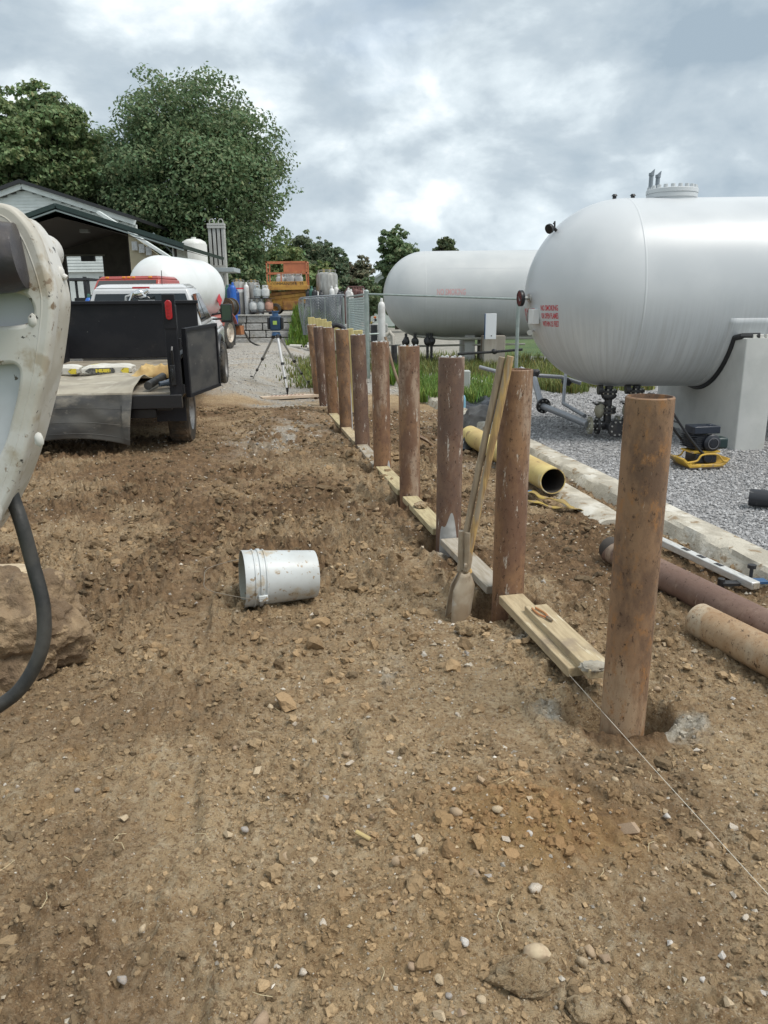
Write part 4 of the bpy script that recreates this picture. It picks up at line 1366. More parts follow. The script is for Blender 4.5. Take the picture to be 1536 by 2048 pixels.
MB().lathe([(TR, -0.012), (TR+0.003, -0.006), (TR+0.003, 0.006), (TR, 0.012)], (0, 0, 0), (1, 0, 0), 96).build('weld_seam', TANKW, t)
MB().lathe([(TR, 2.36), (TR+0.003, 2.366), (TR+0.003, 2.374), (TR, 2.38)], (0, 0, 0), (1, 0, 0), 96).build('weld_seam', TANKW, t)
for s_, el, tx in (('NO SMOKING', -7.4, 0.085), ('OR OPEN FLAMES', -12.1, 0.085), ('WITHIN 25 FEET', -17.0, 0.085)):
    on_head(s_, tx, -58.8, el, TR, t, RED, 'lettering', {'N': 0.52, 'O': 0.40, 'W': 0.42}[s_[0]])
on_head('PROPANE', 0.22, -93.0, -12.2, TR, t, RED, 'lettering', 0.75)
# dial gauge
def sph(az, el, q=TR):
    a, e = rad(az), rad(el)
    return Vector((q*math.cos(e)*math.sin(a), -q*math.cos(e)*math.cos(a), q*math.sin(e)))
gq = sph(-80, -1.2)
gn = gq.normalized()
g_ = MB().cyl(gq*0.99, gq+gn*0.10, 0.02, n=12).cyl(gq*0.995, gq+gn*0.02, 0.05, n=16).build('gauge_stem', STEELC, t)
g2 = MB().lathe([(0.001, 0.09), (0.085, 0.09), (0.092, 0.10), (0.092, 0.13), (0.085, 0.135)], gq, gn, 28).build('gauge_case', BLACKPT, t)
MB().lathe([(0.001, 0.131), (0.084, 0.131)], gq, gn, 28).build('dial', GLASSD, g2)
MB().bar(gq+gn*0.133+Vector((0, -0.03, -0.03)), gq+gn*0.133+Vector((0, 0.04, 0.03)), 0.008, 0.002).build('needle', STEELC, g2)
# junction box and the dark grey block forming its left side
bq = sph(-72, -12)
rzb = math.atan2(bq.y, bq.x)
MB().box(bq*1.035, (0.085, 0.11, 0.17), rz=rzb).build('junction_box', M('white_box', (0.66, 0.67, 0.66, 1), 0.5), t, bev=0.006)
bq2 = sph(-79, -12)
MB().box(bq2*1.02, (0.05, 0.06, 0.15), rz=math.atan2(bq2.y, bq2.x)).build('dark_left_side', M('grey_plate', (0.16, 0.16, 0.16, 1), 0.5, 0.3), t, bev=0.004)
vq = sph(-82, -21.5)
MB().cyl(vq*0.99, vq*1.06, 0.014, n=10).cyl(vq*1.06+Vector((0, -0.06, 0)), vq*1.06+Vector((0, 0.02, 0)), 0.022, n=10).cyl(vq*1.06+Vector((0, -0.075, 0)), vq*1.06+Vector((0, -0.06, 0)), 0.032, n=12).build('sample_valve', STEELC, t)
# round level gauge high on the head
lq = sph(-78, 42)
ln = lq.normalized()
MB().cyl(lq*0.98, lq+ln*0.06, 0.018, n=10).tube([lq+ln*0.03, lq+ln*0.04+Vector((0, -0.02, 0.07)), lq+ln*0.06+Vector((0.0, -0.03, 0.03))], 0.010, 8).build('gauge_bracket', BLACKPT, t)
MB().lathe([(0.001, 0.0), (0.048, 0.0), (0.054, 0.01), (0.054, 0.04), (0.001, 0.045)], lq+ln*0.07+Vector((-0.02, -0.02, -0.02)), (-0.75, -0.55, -0.35), 20).build('level_gauge', BLACKPT, t)
# manway with bolted lid, vent stacks, lifting studs on top
mx_ = 3.335-T1.x
b = MB().lathe([(0.27, TR-0.06), (0.27, TR+0.0)], (mx_, 0, 0), (0, 0, 1), 40)
b.build('manway_neck', TANKW, t)
b = MB().lathe([(0.20, TR-0.01), (0.275, TR-0.01), (0.28, TR-0.005), (0.28, TR+0.035), (0.275, TR+0.04), (0.285, TR+0.045), (0.285, TR+0.085), (0.28, TR+0.09), (0.001, TR+0.095)], (mx_, 0, 0), (0, 0, 1), 40)
mw = b.build('manway_lid', TANKW, t)
for q in range(20):
    a = 2*math.pi*q/20
    p = Vector((mx_+0.25*math.cos(a), 0.25*math.sin(a), TR+0.085))
    MB().cyl(p, p+Vector((0, 0, 0.04)), 0.026, 0.024, 8).build('lid_bolt', TANKW, mw)
VENT = M('vent_grey', (0.22, 0.25, 0.28, 1), 0.5, 0.3)
for vx, vy, h0, h1 in ((3.085, 0.0, TR-0.02, 1.375), (3.195, 0.10, TR-0.02, 1.37)):
    b = MB().lathe([(0.024, h0), (0.024, h1-0.07), (0.030, h1-0.07), (0.030, h1-0.04), (0.024, h1-0.04)], (vx-T1.x, vy, 0), (0, 0, 1), 14)
    b.prism([(-0.024, h1-0.05), (0.024, h1-0.05), (0.030, h1), ], (vx-T1.x, vy-0.02, 0), (1, 0, 0), (0, 0, 1), (0, 0.04, 0))
    b.build('vent_stack', VENT, t)
for vx in (2.56, 2.77):
    MB().cyl((vx-T1.x+0.12, 0, TR-0.02), (vx-T1.x+0.12, 0, TR+0.03), 0.022, n=10).cyl((vx-T1.x+0.12, 0, TR+0.03), (vx-T1.x+0.12, 0, TR+0.05), 0.035, 0.02, 10).build('top_stud', BLACKPT, t)
# wear plate where the saddle meets the wall
def wear2(u, v):
    a = rad(-76)+rad(76)*v
    q = TR+0.005
    return ((3.70-T1.x)+0.46*u, q*math.sin(a), -q*math.cos(a))
MB().grid(wear2, 6, 24).build('wear_plate', TANKW, t, solid=-0.006)
def pier(x0, x1, y0, y1, ztop, root_label, Tc, R_, tanklabel, z0=-0.1):
    tt = thing('saddle_pier', root_label, 'pier', ((x0+x1)/2, (y0+y1)/2, 0))
    o_ = Vector(((x0+x1)/2, (y0+y1)/2, 0))
    # profile in YZ with a circular saddle cut
    pts = [(y0, z0), (y1, z0), (y1, ztop)]
    Rc = R_+0.03
    import math as _m
    if ztop < Tc.z:
        dy = _m.sqrt(max(0, Rc*Rc-(Tc.z-ztop)**2))
    ye, ys_ = min(Tc.y+dy, y1-0.02), max(Tc.y-dy, y0+0.02)
    a0, a1 = _m.atan2(ztop-Tc.z, ye-Tc.y), _m.atan2(ztop-Tc.z, ys_-Tc.y)
    if a1 > 0:
        a1 -= 2*_m.pi
    if a0 > 0:
        a0 -= 2*_m.pi
    for k in range(25):
        a = a0+(a1-a0)*k/24
        pts.append((Tc.y+Rc*_m.cos(a), Tc.z+Rc*_m.sin(a)))
    pts.append((y0, ztop))
    V_, F_ = plate_mesh([(p[0], p[1]) for p in pts], [], (x1-x0)/2-0.012, 0.012)
    b_ = MB().add([Vector((v.z+(x0+x1)/2, v.x, v.y)) for v in V_], F_)
    b_.build('pier_block', PIERC, tt, org=o_, smooth=30)
    gpts = []
    for k in range(25):
        a = a0+(a1-a0)*k/24
        gpts.append(Vector(((x0-0.004), Tc.y+(R_+0.014)*_m.cos(a), Tc.z+(R_+0.014)*_m.sin(a))))
    gpts.append(Vector((x0+0.0, y0+0.10, ztop+0.03)))
    gpts.append(Vector((x0+0.16, y0+0.04, ztop+0.035)))
    MB().tube(gpts, 0.032, 8).build('saddle_pad', GASKET, tt, org=o_)
    return tt
p1 = pier(3.80, 4.12, 8.17, 10.63, 1.22, 'tall pale concrete pier carrying the near tank, behind the plate compactor', T1, TR, 't1')
MB().box((4.0-3.96-0.06, 8.20-9.4+0.02, 1.245), (0.11, 0.05, 0.05)).box((4.0-3.96+0.07, 8.20-9.4+0.02, 1.245), (0.09, 0.05, 0.05)).build('anchor_shim', M('shim', (0.55, 0.54, 0.50, 1), 0.6), p1, bev=0.005)
pier(8.0, 8.32, 8.17, 10.63, 1.22, 'concrete pier under the far right part of the near tank', T1, TR, 't1b')

# ---- valve train under the near tank
IRON = M('black_iron', (0.028, 0.028, 0.032, 1), 0.45, 0.2, col2=(0.05, 0.047, 0.045, 1), sc=14, bump=0.2, bsc=50)
OLIVE = M('primed_valve', (0.34, 0.33, 0.25, 1), 0.55, 0.2, col2=(0.26, 0.24, 0.18, 1), sc=10)
CONDUIT = M('grey_conduit', (0.28, 0.29, 0.31, 1), 0.45, 0.4)
def flange(b_, c, d, r=0.095, th=0.03):
    c, d = Vector(c), Vector(d).normalized()
    return b_.cyl(c-d*th/2, c+d*th/2, r, n=24)
def flange_bolts(parent, c, d, r=0.074, n=8, s=0.011, th=0.03, org=None):
    c, d = Vector(c), Vector(d).normalized()
    x_, y_, _d = frame(d)
    for q in range(n):
        a = 2*math.pi*(q+0.5)/n
        p = c+(x_*math.cos(a)+y_*math.sin(a))*r
        MB().cyl(p-d*(th/2+0.014), p+d*(th/2+0.014), s, n=6).build('bolt', STEELC, parent, org=org)
v0 = Vector((2.66, 9.05, 0.0))
t = thing('valve_train', 'black flanged valve assembly hanging under the near tank', 'valve', v0)
risers = ((0.0, 0.0), (0.34, 0.05))
for k, (rx, ry) in enumerate(risers):
    c = v0+Vector((rx, ry, 0))
    rp = MB().cyl(c+Vector((0, 0, 0.20)), c+Vector((0, 0, 0.66)), 0.045, n=18).build('riser', IRON, t, org=v0)
    for z_ in (0.60, 0.40, 0.36):
        fl = flange(MB(), c+Vector((0, 0, z_)), (0, 0, 1)).build('flange', IRON, t, org=v0)
        flange_bolts(fl, c+Vector((0, 0, z_)), (0, 0, 1), org=v0)
    MB().blob(c+Vector((0, 0, 0.55)), (0.09, 0.08, 0.06), 40+k, 2, 0.1).build('valve_body', IRON, t, org=v0)
    MB().cyl(c+Vector((-0.13, 0, 0.62)), c+Vector((-0.08, 0, 0.62)), 0.06, n=12).build('actuator', IRON, t, org=v0)
    MB().blob(c+Vector((-0.10, -0.02, 0.38)), (0.06, 0.06, 0.10), 45+k, 2, 0.15).build('bypass_valve', OLIVE, t, org=v0)
    MB().cyl(c+Vector((-0.17, -0.04, 0.455)), c+Vector((-0.03, -0.04, 0.455)), 0.012, n=8).lathe([(0.075, 0.465), (0.085, 0.47), (0.075, 0.475)], c+Vector((-0.12, -0.04, 0)), (0, 0, 1), 20).build('hand_wheel', IRON, t, org=v0)
    tee = MB().cyl(c+Vector((-0.20, 0, 0.20)), c+Vector((0.06, 0, 0.20)), 0.055, n=18).cyl(c+Vector((0, 0, 0.2)), c+Vector((0.05, -0.16, 0.19)), 0.055, n=18).build('tee', IRON, t, org=v0)
    for cc_, d_, mt_ in (((-0.20, 0, 0.20), (1, 0, 0), OLIVE), ((-0.11, 0, 0.20), (1, 0, 0), IRON), ((0.06, -0.19, 0.19), (0.3, -1, 0), IRON)):
        p = c+Vector(cc_)
        fl = flange(MB(), p, d_, 0.105).build('flange', mt_, t, org=v0)
        flange_bolts(fl, p, d_, 0.080, org=v0)
pt0, pt1 = v0+Vector((-0.22, 0.02, 0.21)), Vector((2.10, 10.15, 0.30))
MB().cyl(pt0, pt1, 0.042, n=18).cyl(pt1, pt1+Vector((0.0, 0.55, 0.30)), 0.042, n=18).build('pipe_run', CONDUIT, t, org=v0)
fl = flange(MB(), pt1+Vector((0.02, -0.03, 0)), pt1-pt0, 0.10).build('flange', IRON, t, org=v0)
flange_bolts(fl, pt1+Vector((0.02, -0.03, 0)), pt1-pt0, org=v0)
MB().cyl(pt0+Vector((0.05, 0.35, 0.05)), pt1+Vector((0.30, 0.05, 0.02)), 0.025, n=12).cyl(pt1+Vector((0.30, 0.05, 0.02)), pt1+Vector((0.42, 0.5, 0.40)), 0.022, n=12).build('pipe_run', CONDUIT, t, org=v0)
c = pt1+Vector((0.05, 0.75, 0.33))
b = MB().tube([c+Vector((-0.75, 0.3, 0.10)), c+Vector((-0.35, 0.1, 0.0)), c+Vector((-0.2, 0, 0.10)), c, c+Vector((0.35, -0.1, -0.02)), c+Vector((0.6, -0.2, -0.10))], 0.028, 10)
b.build('pipe_run', CONDUIT, t, org=v0)
for q, of in enumerate(((-0.22, 0.02, 0.02), (0.0, 0, 0.03), (0.42, -0.12, -0.08))):
    MB().blob(c+Vector(of), (0.07, 0.06, 0.06), 150+q, 2, 0.3).build('valve_body', IRON, t, org=v0)

# ---- second tank farther back
T2 = Vector((1.10, 20.3, 1.85))
t = thing('storage_tank', 'white storage tank farther back with a faded red no smoking sign', 'tank', T2, rz=rad(-2.0))
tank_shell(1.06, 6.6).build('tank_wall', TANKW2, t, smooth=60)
MB().lathe([(1.06, -0.012), (1.064, -0.006), (1.064, 0.006), (1.06, 0.012)], (0, 0, 0), (1, 0, 0), 96).build('weld_seam', TANKW2, t)
Vt, Ft = text_mesh('NO SMOKING', 0.20, bold=0.02)
MB().add([(0.62+v_.x*0.55, -1.062*math.cos((v_.y+0.045)/1.06), 1.062*math.sin((v_.y+0.045)/1.06)) for v_ in Vt], Ft).build('lettering', PINK, t, smooth=0)
MB().tube([(-0.3, -0.4, -1.0), (0.6, -0.45, -1.08), (6, -0.5, -1.06)], 0.035, 8).build('liquid_line', M('pale_line', (0.45, 0.44, 0.38, 1), 0.6), t)
def grid_seam(u, v):
    a = rad(34)
    return (0.15+6.3*u, -(1.062)*math.cos(a+0.006*v), 1.062*math.sin(a+0.006*v))
MB().grid(grid_seam, 12, 1).build('weld_seam', TANKW, t)
RUSTSTAIN = M('stained_concrete', (0.43, 0.40, 0.35, 1), 0.85, col2=(0.31, 0.28, 0.24, 1), sc=2.0, stretch=(1.5, 1.5, 0.4), bump=0.3,
              spots=[((0.24, 0.12, 0.07, 1), 2.2, 0.56, 0.64, (1.6, 1.6, 0.25))])
for k, (xa, xb, lb) in enumerate(((2.10, 2.36, 'grey concrete pier under the far tank, left one'), (2.50, 3.02, 'rust-stained concrete pier under the far tank below the white panel'))):
    tt = thing('saddle_pier', lb, 'pier', ((xa+xb)/2, 20.1, 0))
    MB().box((0, -0.2 if k else 0.5, 0.40), (xb-xa, 1.4, 0.92)).build('pier_block', RUSTSTAIN if k else PIERC, tt, bev=0.012)
pw = at(981, 648, 18.95)
t = thing('meter_cabinet', 'blank white metal cabinet standing on the stained pier of the far tank', 'cabinet', (pw.x, pw.y, 0.78))
MB().box((0, 0, 0.31), (0.27, 0.10, 0.60)).build('panel_box', M('panel_white', (0.68, 0.70, 0.72, 1), 0.45), t, bev=0.006)
MB().box((-0.136, -0.02, 0.31), (0.012, 0.10, 0.60)).build('panel_edge', BLUEM, t)
MB().cyl((0.02, -0.052, 0.09), (0.02, -0.056, 0.09), 0.015, n=10).build('lock', BLACKPT, t)

# ================================================================== EXCAVATOR ARM
EXW = M('dirty_white_paint', (0.56, 0.54, 0.49, 1), 0.5, col2=(0.46, 0.43, 0.37, 1), sc=5, lo=0.42, hi=0.58, bump=0.15, bsc=30, bdist=0.003,
        spots=[((0.58, 0.565, 0.53, 1), 7, 0.46, 0.62), ((0.40, 0.345, 0.265, 1), 11, 0.54, 0.66), ((0.22, 0.16, 0.105, 1), 26, 0.62, 0.68), ((0.04, 0.036, 0.032, 1), 44, 0.64, 0.67)])
EXIN = M('white_paint_inner', (0.60, 0.62, 0.65, 1), 0.4, col2=(0.52, 0.53, 0.55, 1), sc=3, spots=[((0.10, 0.08, 0.06, 1), 26, 0.66, 0.69)])
GREASE = M('greasy_cylinder', (0.045, 0.042, 0.052, 1), 0.35, 0.2, col2=(0.10, 0.085, 0.075, 1), sc=5, spots=[((0.20, 0.13, 0.08, 1), 7, 0.60, 0.68)], bump=0.2)
RUBBER = M('black_rubber', (0.022, 0.022, 0.021, 1), 0.55, col2=(0.05, 0.047, 0.042, 1), sc=9, bump=0.2, bsc=60)
YA = 1.95
def aw(px, py, Y=YA):
    p = at(px-9 if Y == YA else px, py, Y)
    return (p.x, p.z)
org = Vector((-1.06, YA, 0.72))
t = thing('excavator_arm', 'dirty white excavator arm with a black hose hanging at the left edge', 'excavator arm', org)
def px_poly(pts, close=6, Y=YA):
    P_ = [Vector((*aw(x, y, Y), 0)) for x, y in pts]
    P_ = catmull(P_+[P_[0]], close)[:-1]
    return [(p.x, p.y) for p in P_]
outer = px_poly([(-330, 900), (-300, 640), (-150, 480), (-50, 435), (20, 424), (62, 430), (98, 470), (120, 525), (134, 578), (137, 615), (130, 680), (120, 745),
                 (106, 805), (92, 860), (77, 910), (60, 955), (40, 998), (14, 1045), (-20, 1085), (-120, 1130), (-240, 1080)], 4)
hole1 = px_poly([(-120, 600), (-60, 570), (0, 574), (48, 582), (70, 605), (74, 632), (60, 652), (28, 660), (-60, 662), (-110, 650)], 4, YA-0.09)
hole2 = px_poly([(-130, 780), (-60, 735), (0, 722), (30, 722), (46, 742), (42, 790), (30, 840), (20, 880), (0, 925), (-30, 975), (-110, 1000)], 4, YA-0.09)
V_, F_ = plate_mesh(outer, [hole1, hole2], 0.012, 0.010)
MB().add([Vector((v.x, YA-0.07+v.z, v.y)) for v in V_], F_).build('side_plate', EXW, t, org=org, smooth=40)
inner = px_poly([(-320, 900), (-290, 650), (-150, 490), (-50, 448), (20, 436), (60, 442), (90, 478), (112, 530), (126, 580), (129, 615), (122, 680), (112, 745),
                 (98, 805), (84, 860), (69, 910), (52, 955), (32, 998), (6, 1040), (-28, 1078), (-120, 1120), (-235, 1070)], 4)
V_, F_ = plate_mesh(inner, [], 0.045, 0.006)
MB().add([Vector((v.x, YA+0.005+v.z, v.y)) for v in V_], F_).build('box_section', EXW, t, org=org, smooth=40)
for hl in (hole1, hole2):
    V_, F_ = plate_mesh(hl, [], 0.002, 0.0)
    MB().add([Vector((v.x*1.02+0.02*-1.06*-1*0, YA-0.052+v.z, v.y)) for v in V_], F_).build('recess_floor', EXIN, t, org=org, smooth=40)
# raised rim welded round the plate edge
rim = [Vector((x, YA-0.086, z)) for x, z in px_poly([(-40, 447), (20, 437), (56, 444), (86, 480), (107, 530), (121, 580), (124, 615), (117, 680), (107, 745), (93, 805), (79, 860), (64, 910), (47, 955), (27, 998)], 5)[:70]]
MB().tube(rim[:-5], 0.007, 8).build('weld_bead', EXW, t, org=org)
for k, (px, py) in enumerate(((78, 880), (66, 642))):
    p = at(px, py, YA-0.088)
    MB().blob(p, (0.012, 0.008, 0.018), k, 2, 0.2).build('weld_lump', EXW, t, org=org)
# pin boss on the far side and the dark hydraulic cylinder eye
p = at(74, 505, YA+0.1)
MB().lathe([(0.001, -0.06), (0.043, -0.06), (0.048, -0.05), (0.048, 0.05), (0.043, 0.06), (0.001, 0.06)], p, (0, 1, 0.0), 32).build('pin_boss', EXW, t, org=org)
p0, p1 = at(-260, 540, YA-0.16), at(42, 512, YA-0.105)
MB().lathe([(0.001, 0), (0.078, 0.0), (0.078, (p1-p0).length-0.03), (0.072, (p1-p0).length), (0.05, (p1-p0).length+0.005), (0.001, (p1-p0).length+0.006)], p0, p1-p0, 36).build('ram_cylinder', GREASE, t, org=org)
p = at(120, 548, YA+0.03)
MB().blob(p, (0.012, 0.014, 0.02), 3, 2, 0.2).cyl(p, p+Vector((0.016, 0, -0.010)), 0.007, n=10).build('grease_fitting', EXW, t, org=org)
hp = catmull([at(10, 950, YA+0.01), at(28, 1003, YA-0.0), at(44, 1050, YA-0.02), at(66, 1130, YA-0.03), at(86, 1210, YA-0.05), at(86, 1285, YA-0.07), at(60, 1350, YA-0.09),
              at(18, 1398, YA-0.11), at(-60, 1436, YA-0.13), at(-200, 1440, YA-0.15)], 8)
MB().tube(hp, 0.0185, 16).build('hydraulic_hose', RUBBER, t, org=org)

# ================================================================== PICKUP WITH DUMP BED
BEDB = M('bed_black', (0.0085, 0.009, 0.0125, 1), 0.55, spec=0.3, col2=(0.014, 0.014, 0.017, 1), sc=3, bump=0.1, bsc=8,
         spots=[((0.10, 0.095, 0.085, 1), 12, 0.69, 0.73, (1, 1, 2)), ((0.06, 0.05, 0.04, 1), 2, 0.62, 0.8)])
DOORB = M('dusty_black_door', (0.035, 0.036, 0.038, 1), 0.6, col2=(0.065, 0.063, 0.060, 1), sc=2.2, stretch=(1, 1, 2), bump=0.1,
          spots=[((0.13, 0.12, 0.11, 1), 5, 0.62, 0.75), ((0.014, 0.014, 0.016, 1), 1.4, 0.55, 0.7)])
CARW = M('white_car_paint', (0.55, 0.56, 0.57, 1), 0.25, col2=(0.50, 0.50, 0.50, 1), sc=2, coat=0.4)
GLASS = M('dark_glass', (0.012, 0.016, 0.018, 1), 0.06, spec=0.8)
TYRE = M('tyre_rubber', (0.03, 0.029, 0.028, 1), 0.8, col2=(0.075, 0.065, 0.052, 1), sc=5, bump=0.4, bsc=40)
TYREM = M('muddy_tyre', (0.055, 0.045, 0.034, 1), 0.9, col2=(0.16, 0.115, 0.075, 1), sc=5, lo=0.42, hi=0.66, bump=0.7, bsc=30)
RIM = M('steel_rim', (0.30, 0.29, 0.28, 1), 0.45, 0.5, col2=(0.2, 0.19, 0.18, 1), sc=8)
TAIL = M('tail_red', (0.40, 0.012, 0.02, 1), 0.22, coat=0.5)
CHROME = M('chrome', (0.72, 0.72, 0.72, 1), 0.15, 1.0)
MUDF = M('mud_flap', (0.012, 0.014, 0.022, 1), 0.55, spots=[((0.06, 0.05, 0.04, 1), 6, 0.6, 0.75)])
FLOORD = M('dusty_floor', (0.30, 0.26, 0.20, 1), 0.8, col2=(0.20, 0.17, 0.13, 1), sc=6)
def wheel(parent, c, r, w, mt=TYRE, rim=RIM, side=1, bolts=6, name='wheel'):
    c = Vector(c)
    wz = MB().lathe([(r*0.60, -w*0.48), (r*0.80, -w*0.50), (r*0.95, -w*0.46), (r, -w*0.36), (r, w*0.36), (r*0.95, w*0.46), (r*0.80, w*0.5), (r*0.60, w*0.48)], c, (1, 0, 0), 40).build(name, mt, parent)
    tr = MB()
    for q in range(30):
        a = 2*math.pi*q/30
        R_ = Matrix.Rotation(-a, 3, 'X')
        for k_ in (-1, 1):
            tr.box(c+R_ @ Vector((k_*w*0.20, 0, r+0.003)), (w*0.30, r*0.12, 0.016), R=R_ @ Matrix.Rotation(k_*0.3, 3, 'Z'))
    tr.build('tread', mt, wz)
    MB().lathe([(0.001, w*0.25), (r*0.25, w*0.28), (r*0.30, w*0.16), (r*0.52, w*0.20), (r*0.58, w*0.42), (r*0.62, w*0.48), (r*0.60, -w*0.48)], c, (side, 0, 0), 32).build('rim', rim, wz)
    lg = MB()
    for q in range(bolts):
        a = 2*math.pi*q/bolts
        p = c+Vector((side*w*0.2, r*0.40*math.cos(a), r*0.40*math.sin(a)))
        lg.cyl(p, p+Vector((side*0.03, 0, 0)), 0.016, n=6)
    lg.build('lug_nuts', STEELC, wz)
    return wz
TK = thing('pickup_truck', 'white pickup with black open dump bed seen from behind', 'truck', (-3.38, 9.38, -0.02), rz=rad(6), rx=rad(2.4))
b = MB().box((-0.03, 0.80, 0.72), (2.16, 3.44, 0.07))
b.build('bed_floor', FLOORD, TK, bev=0.008)
b = MB().box((-0.03, -0.945, 0.66), (2.18, 0.06, 0.15)).box((-0.03, -0.80, 0.60), (1.9, 0.08, 0.12))
for q in (-0.42, 0.42):
    b.box((q, 2.2, 0.55), (0.10, 6.2, 0.18))
b.build('chassis_rail', BLACKPT, TK, bev=0.006)
MB().box((-0.12, 2.52, 1.19), (1.96, 0.05, 0.80)).box((-0.12, 2.50, 1.60), (2.0, 0.09, 0.05)).build('headboard', BEDB, TK, bev=0.008)
for sx in (-1, 1):
    b = MB().box((sx*1.06-0.03, 0.82, 0.93), (0.045, 3.36, 0.36)).box((sx*1.06-0.03, 0.82, 1.13), (0.08, 3.4, 0.05))
    for q in range(5):
        b.box((sx*1.095-0.03, -0.6+q*0.72, 0.93), (0.05, 0.07, 0.35))
    b.build('bed_side', BEDB, TK, bev=0.006)
    pst = MB().box((sx*1.03-0.03, -0.90, 1.20), (0.13, 0.10, 0.98)).build('rear_post', BEDB, TK, bev=0.008)
    MB().box((sx*1.03-0.03, -0.935, 1.62), (0.135, 0.04, 0.36)).build('lamp_housing', BEDB, pst, bev=0.006)
    # oval tail lamp
    vs_ = []
    lamp = MB()
    prof = [(0.036*math.cos(a), (0.066 if math.sin(a) >= 0 else -0.066)+0.036*math.sin(a)) for a in [2*math.pi*k/28 for k in range(28)]]
    lamp.prism(prof, (sx*1.03-0.03, -0.957, 1.64), (1, 0, 0), (0, 0, 1), (0, -0.022, 0))
    lp = lamp.build('tail_lamp', TAIL, pst, bev=0.006)
    for q in range(4):
        MB().cyl((sx*1.03-0.03, -0.979, 1.585+q*0.036), (sx*1.03-0.03, -0.984, 1.585+q*0.036), 0.014, n=10).build('lamp_lens', TAIL, pst)
    MB().tube([(sx*1.0, -0.97, 1.25), (sx*1.0, -1.0, 1.22), (sx*1.0, -0.97, 1.05)], 0.014, 8).build('latch', BLACKPT, pst)
    wheel(TK, (sx*0.90, 0.0, 0.40), 0.40, 0.26, TYREM, RIM, sx, 8, 'rear_wheel')
    wheel(TK, (sx*0.89, 4.95, 0.40), 0.40, 0.26, TYRE, RIM, sx, 8, 'front_wheel')
    MB().box((sx*0.86, -0.52, 0.50), (0.34, 0.015, 0.28)).build('mud_flap', MUDF, TK)
# rear barn door folded flat against the right side
dr = MB().box((0.03, 0.46, 1.06), (0.045, 0.90, 0.74)).build('side_door', DOORB, TK, bev=0.006)
dr.location = (1.075, -0.83, 0)
dr.rotation_euler = (0, 0, rad(-16))
b = MB()
for z_ in (0.70, 1.42):
    b.box((0.045, 0.46, z_), (0.05, 0.92, 0.035))
for y_ in (0.015, 0.905):
    b.box((0.045, y_, 1.06), (0.05, 0.035, 0.685))
b.build('door_frame', BEDB, dr)
for z_ in (0.78, 1.28):
    MB().cyl((0.0, -0.02, z_-0.05), (0.0, -0.02, z_+0.05), 0.02, n=10).box((0.0, 0.03, z_), (0.05, 0.08, 0.03)).build('door_hinge', BLACKPT, dr)
MB().box((0.99, -0.97, 0.95), (0.05, 0.05, 0.22)).cyl((0.99, -1.0, 0.9), (0.99, -1.0, 1.02), 0.012, n=8).build('door_latch', BLACKPT, TK, bev=0.004)
# running gear seen under the tail
b = MB().cyl((-0.75, 0, 0.42), (0.75, 0, 0.42), 0.06, n=14).blob((0, 0, 0.42), (0.2, 0.18, 0.17), 8, 2, 0.05).box((0.35, -0.72, 0.50), (0.7, 0.06, 0.06)).box((0, -0.7, 0.42), (0.25, 0.3, 0.05))
b.build('axle', BLACKPT, TK)
MB().box((0, 0.9, 0.58), (1.5, 2.6, 0.14)).box((0.0, 2.9, 0.52), (1.2, 1.4, 0.2)).build('bed_light_block', BLACKPT, TK)  # boxes added below the bed to keep daylight from under the truck
b = MB().box((0.0, -0.86, 0.52), (1.5, 0.07, 0.10)).cyl((0, -0.92, 0.5), (0, -1.0, 0.5), 0.03, n=10)
b.build('tow_bar', BLACKPT, TK, bev=0.005)
# cab
def hexa(b_, lo, hi):      # lo/hi: (x half, y0, y1, z)
    x0, ya, yb, z0 = lo
    x1, yc, yd, z1 = hi
    return b_.add([(-x0, ya, z0), (x0, ya, z0), (x0, yb, z0), (-x0, yb, z0), (-x1, yc, z1), (x1, yc, z1), (x1, yd, z1), (-x1, yd, z1)],
                  [(3, 2, 1, 0), (4, 5, 6, 7), (0, 1, 5, 4), (1, 2, 6, 5), (2, 3, 7, 6), (3, 0, 4, 7)])
b = MB()
hexa(b, (0.93, 2.66, 4.40, 0.62), (0.96, 2.66, 4.40, 1.05))
hexa(b, (0.96, 2.66, 4.40, 1.05), (0.90, 2.66, 4.40, 1.22))
cabo = b.build('cab_body', CARW, TK, bev=0.03, seg=3)
b = MB()
hexa(b, (0.90, 4.40, 6.05, 0.62), (0.92, 4.40, 6.05, 1.02))
hexa(b, (0.92, 4.40, 6.05, 1.02), (0.80, 4.40, 5.95, 1.20))
b.build('bonnet', CARW, TK, bev=0.05, seg=3)
b = MB()
hexa(b, (0.895, 2.70, 4.35, 1.22), (0.70, 2.86, 3.85, 1.79))
hexa(b, (0.70, 2.86, 3.85, 1.79), (0.62, 2.96, 3.75, 1.845))
roof = b.build('cab_top', CARW, TK, bev=0.035, seg=3)
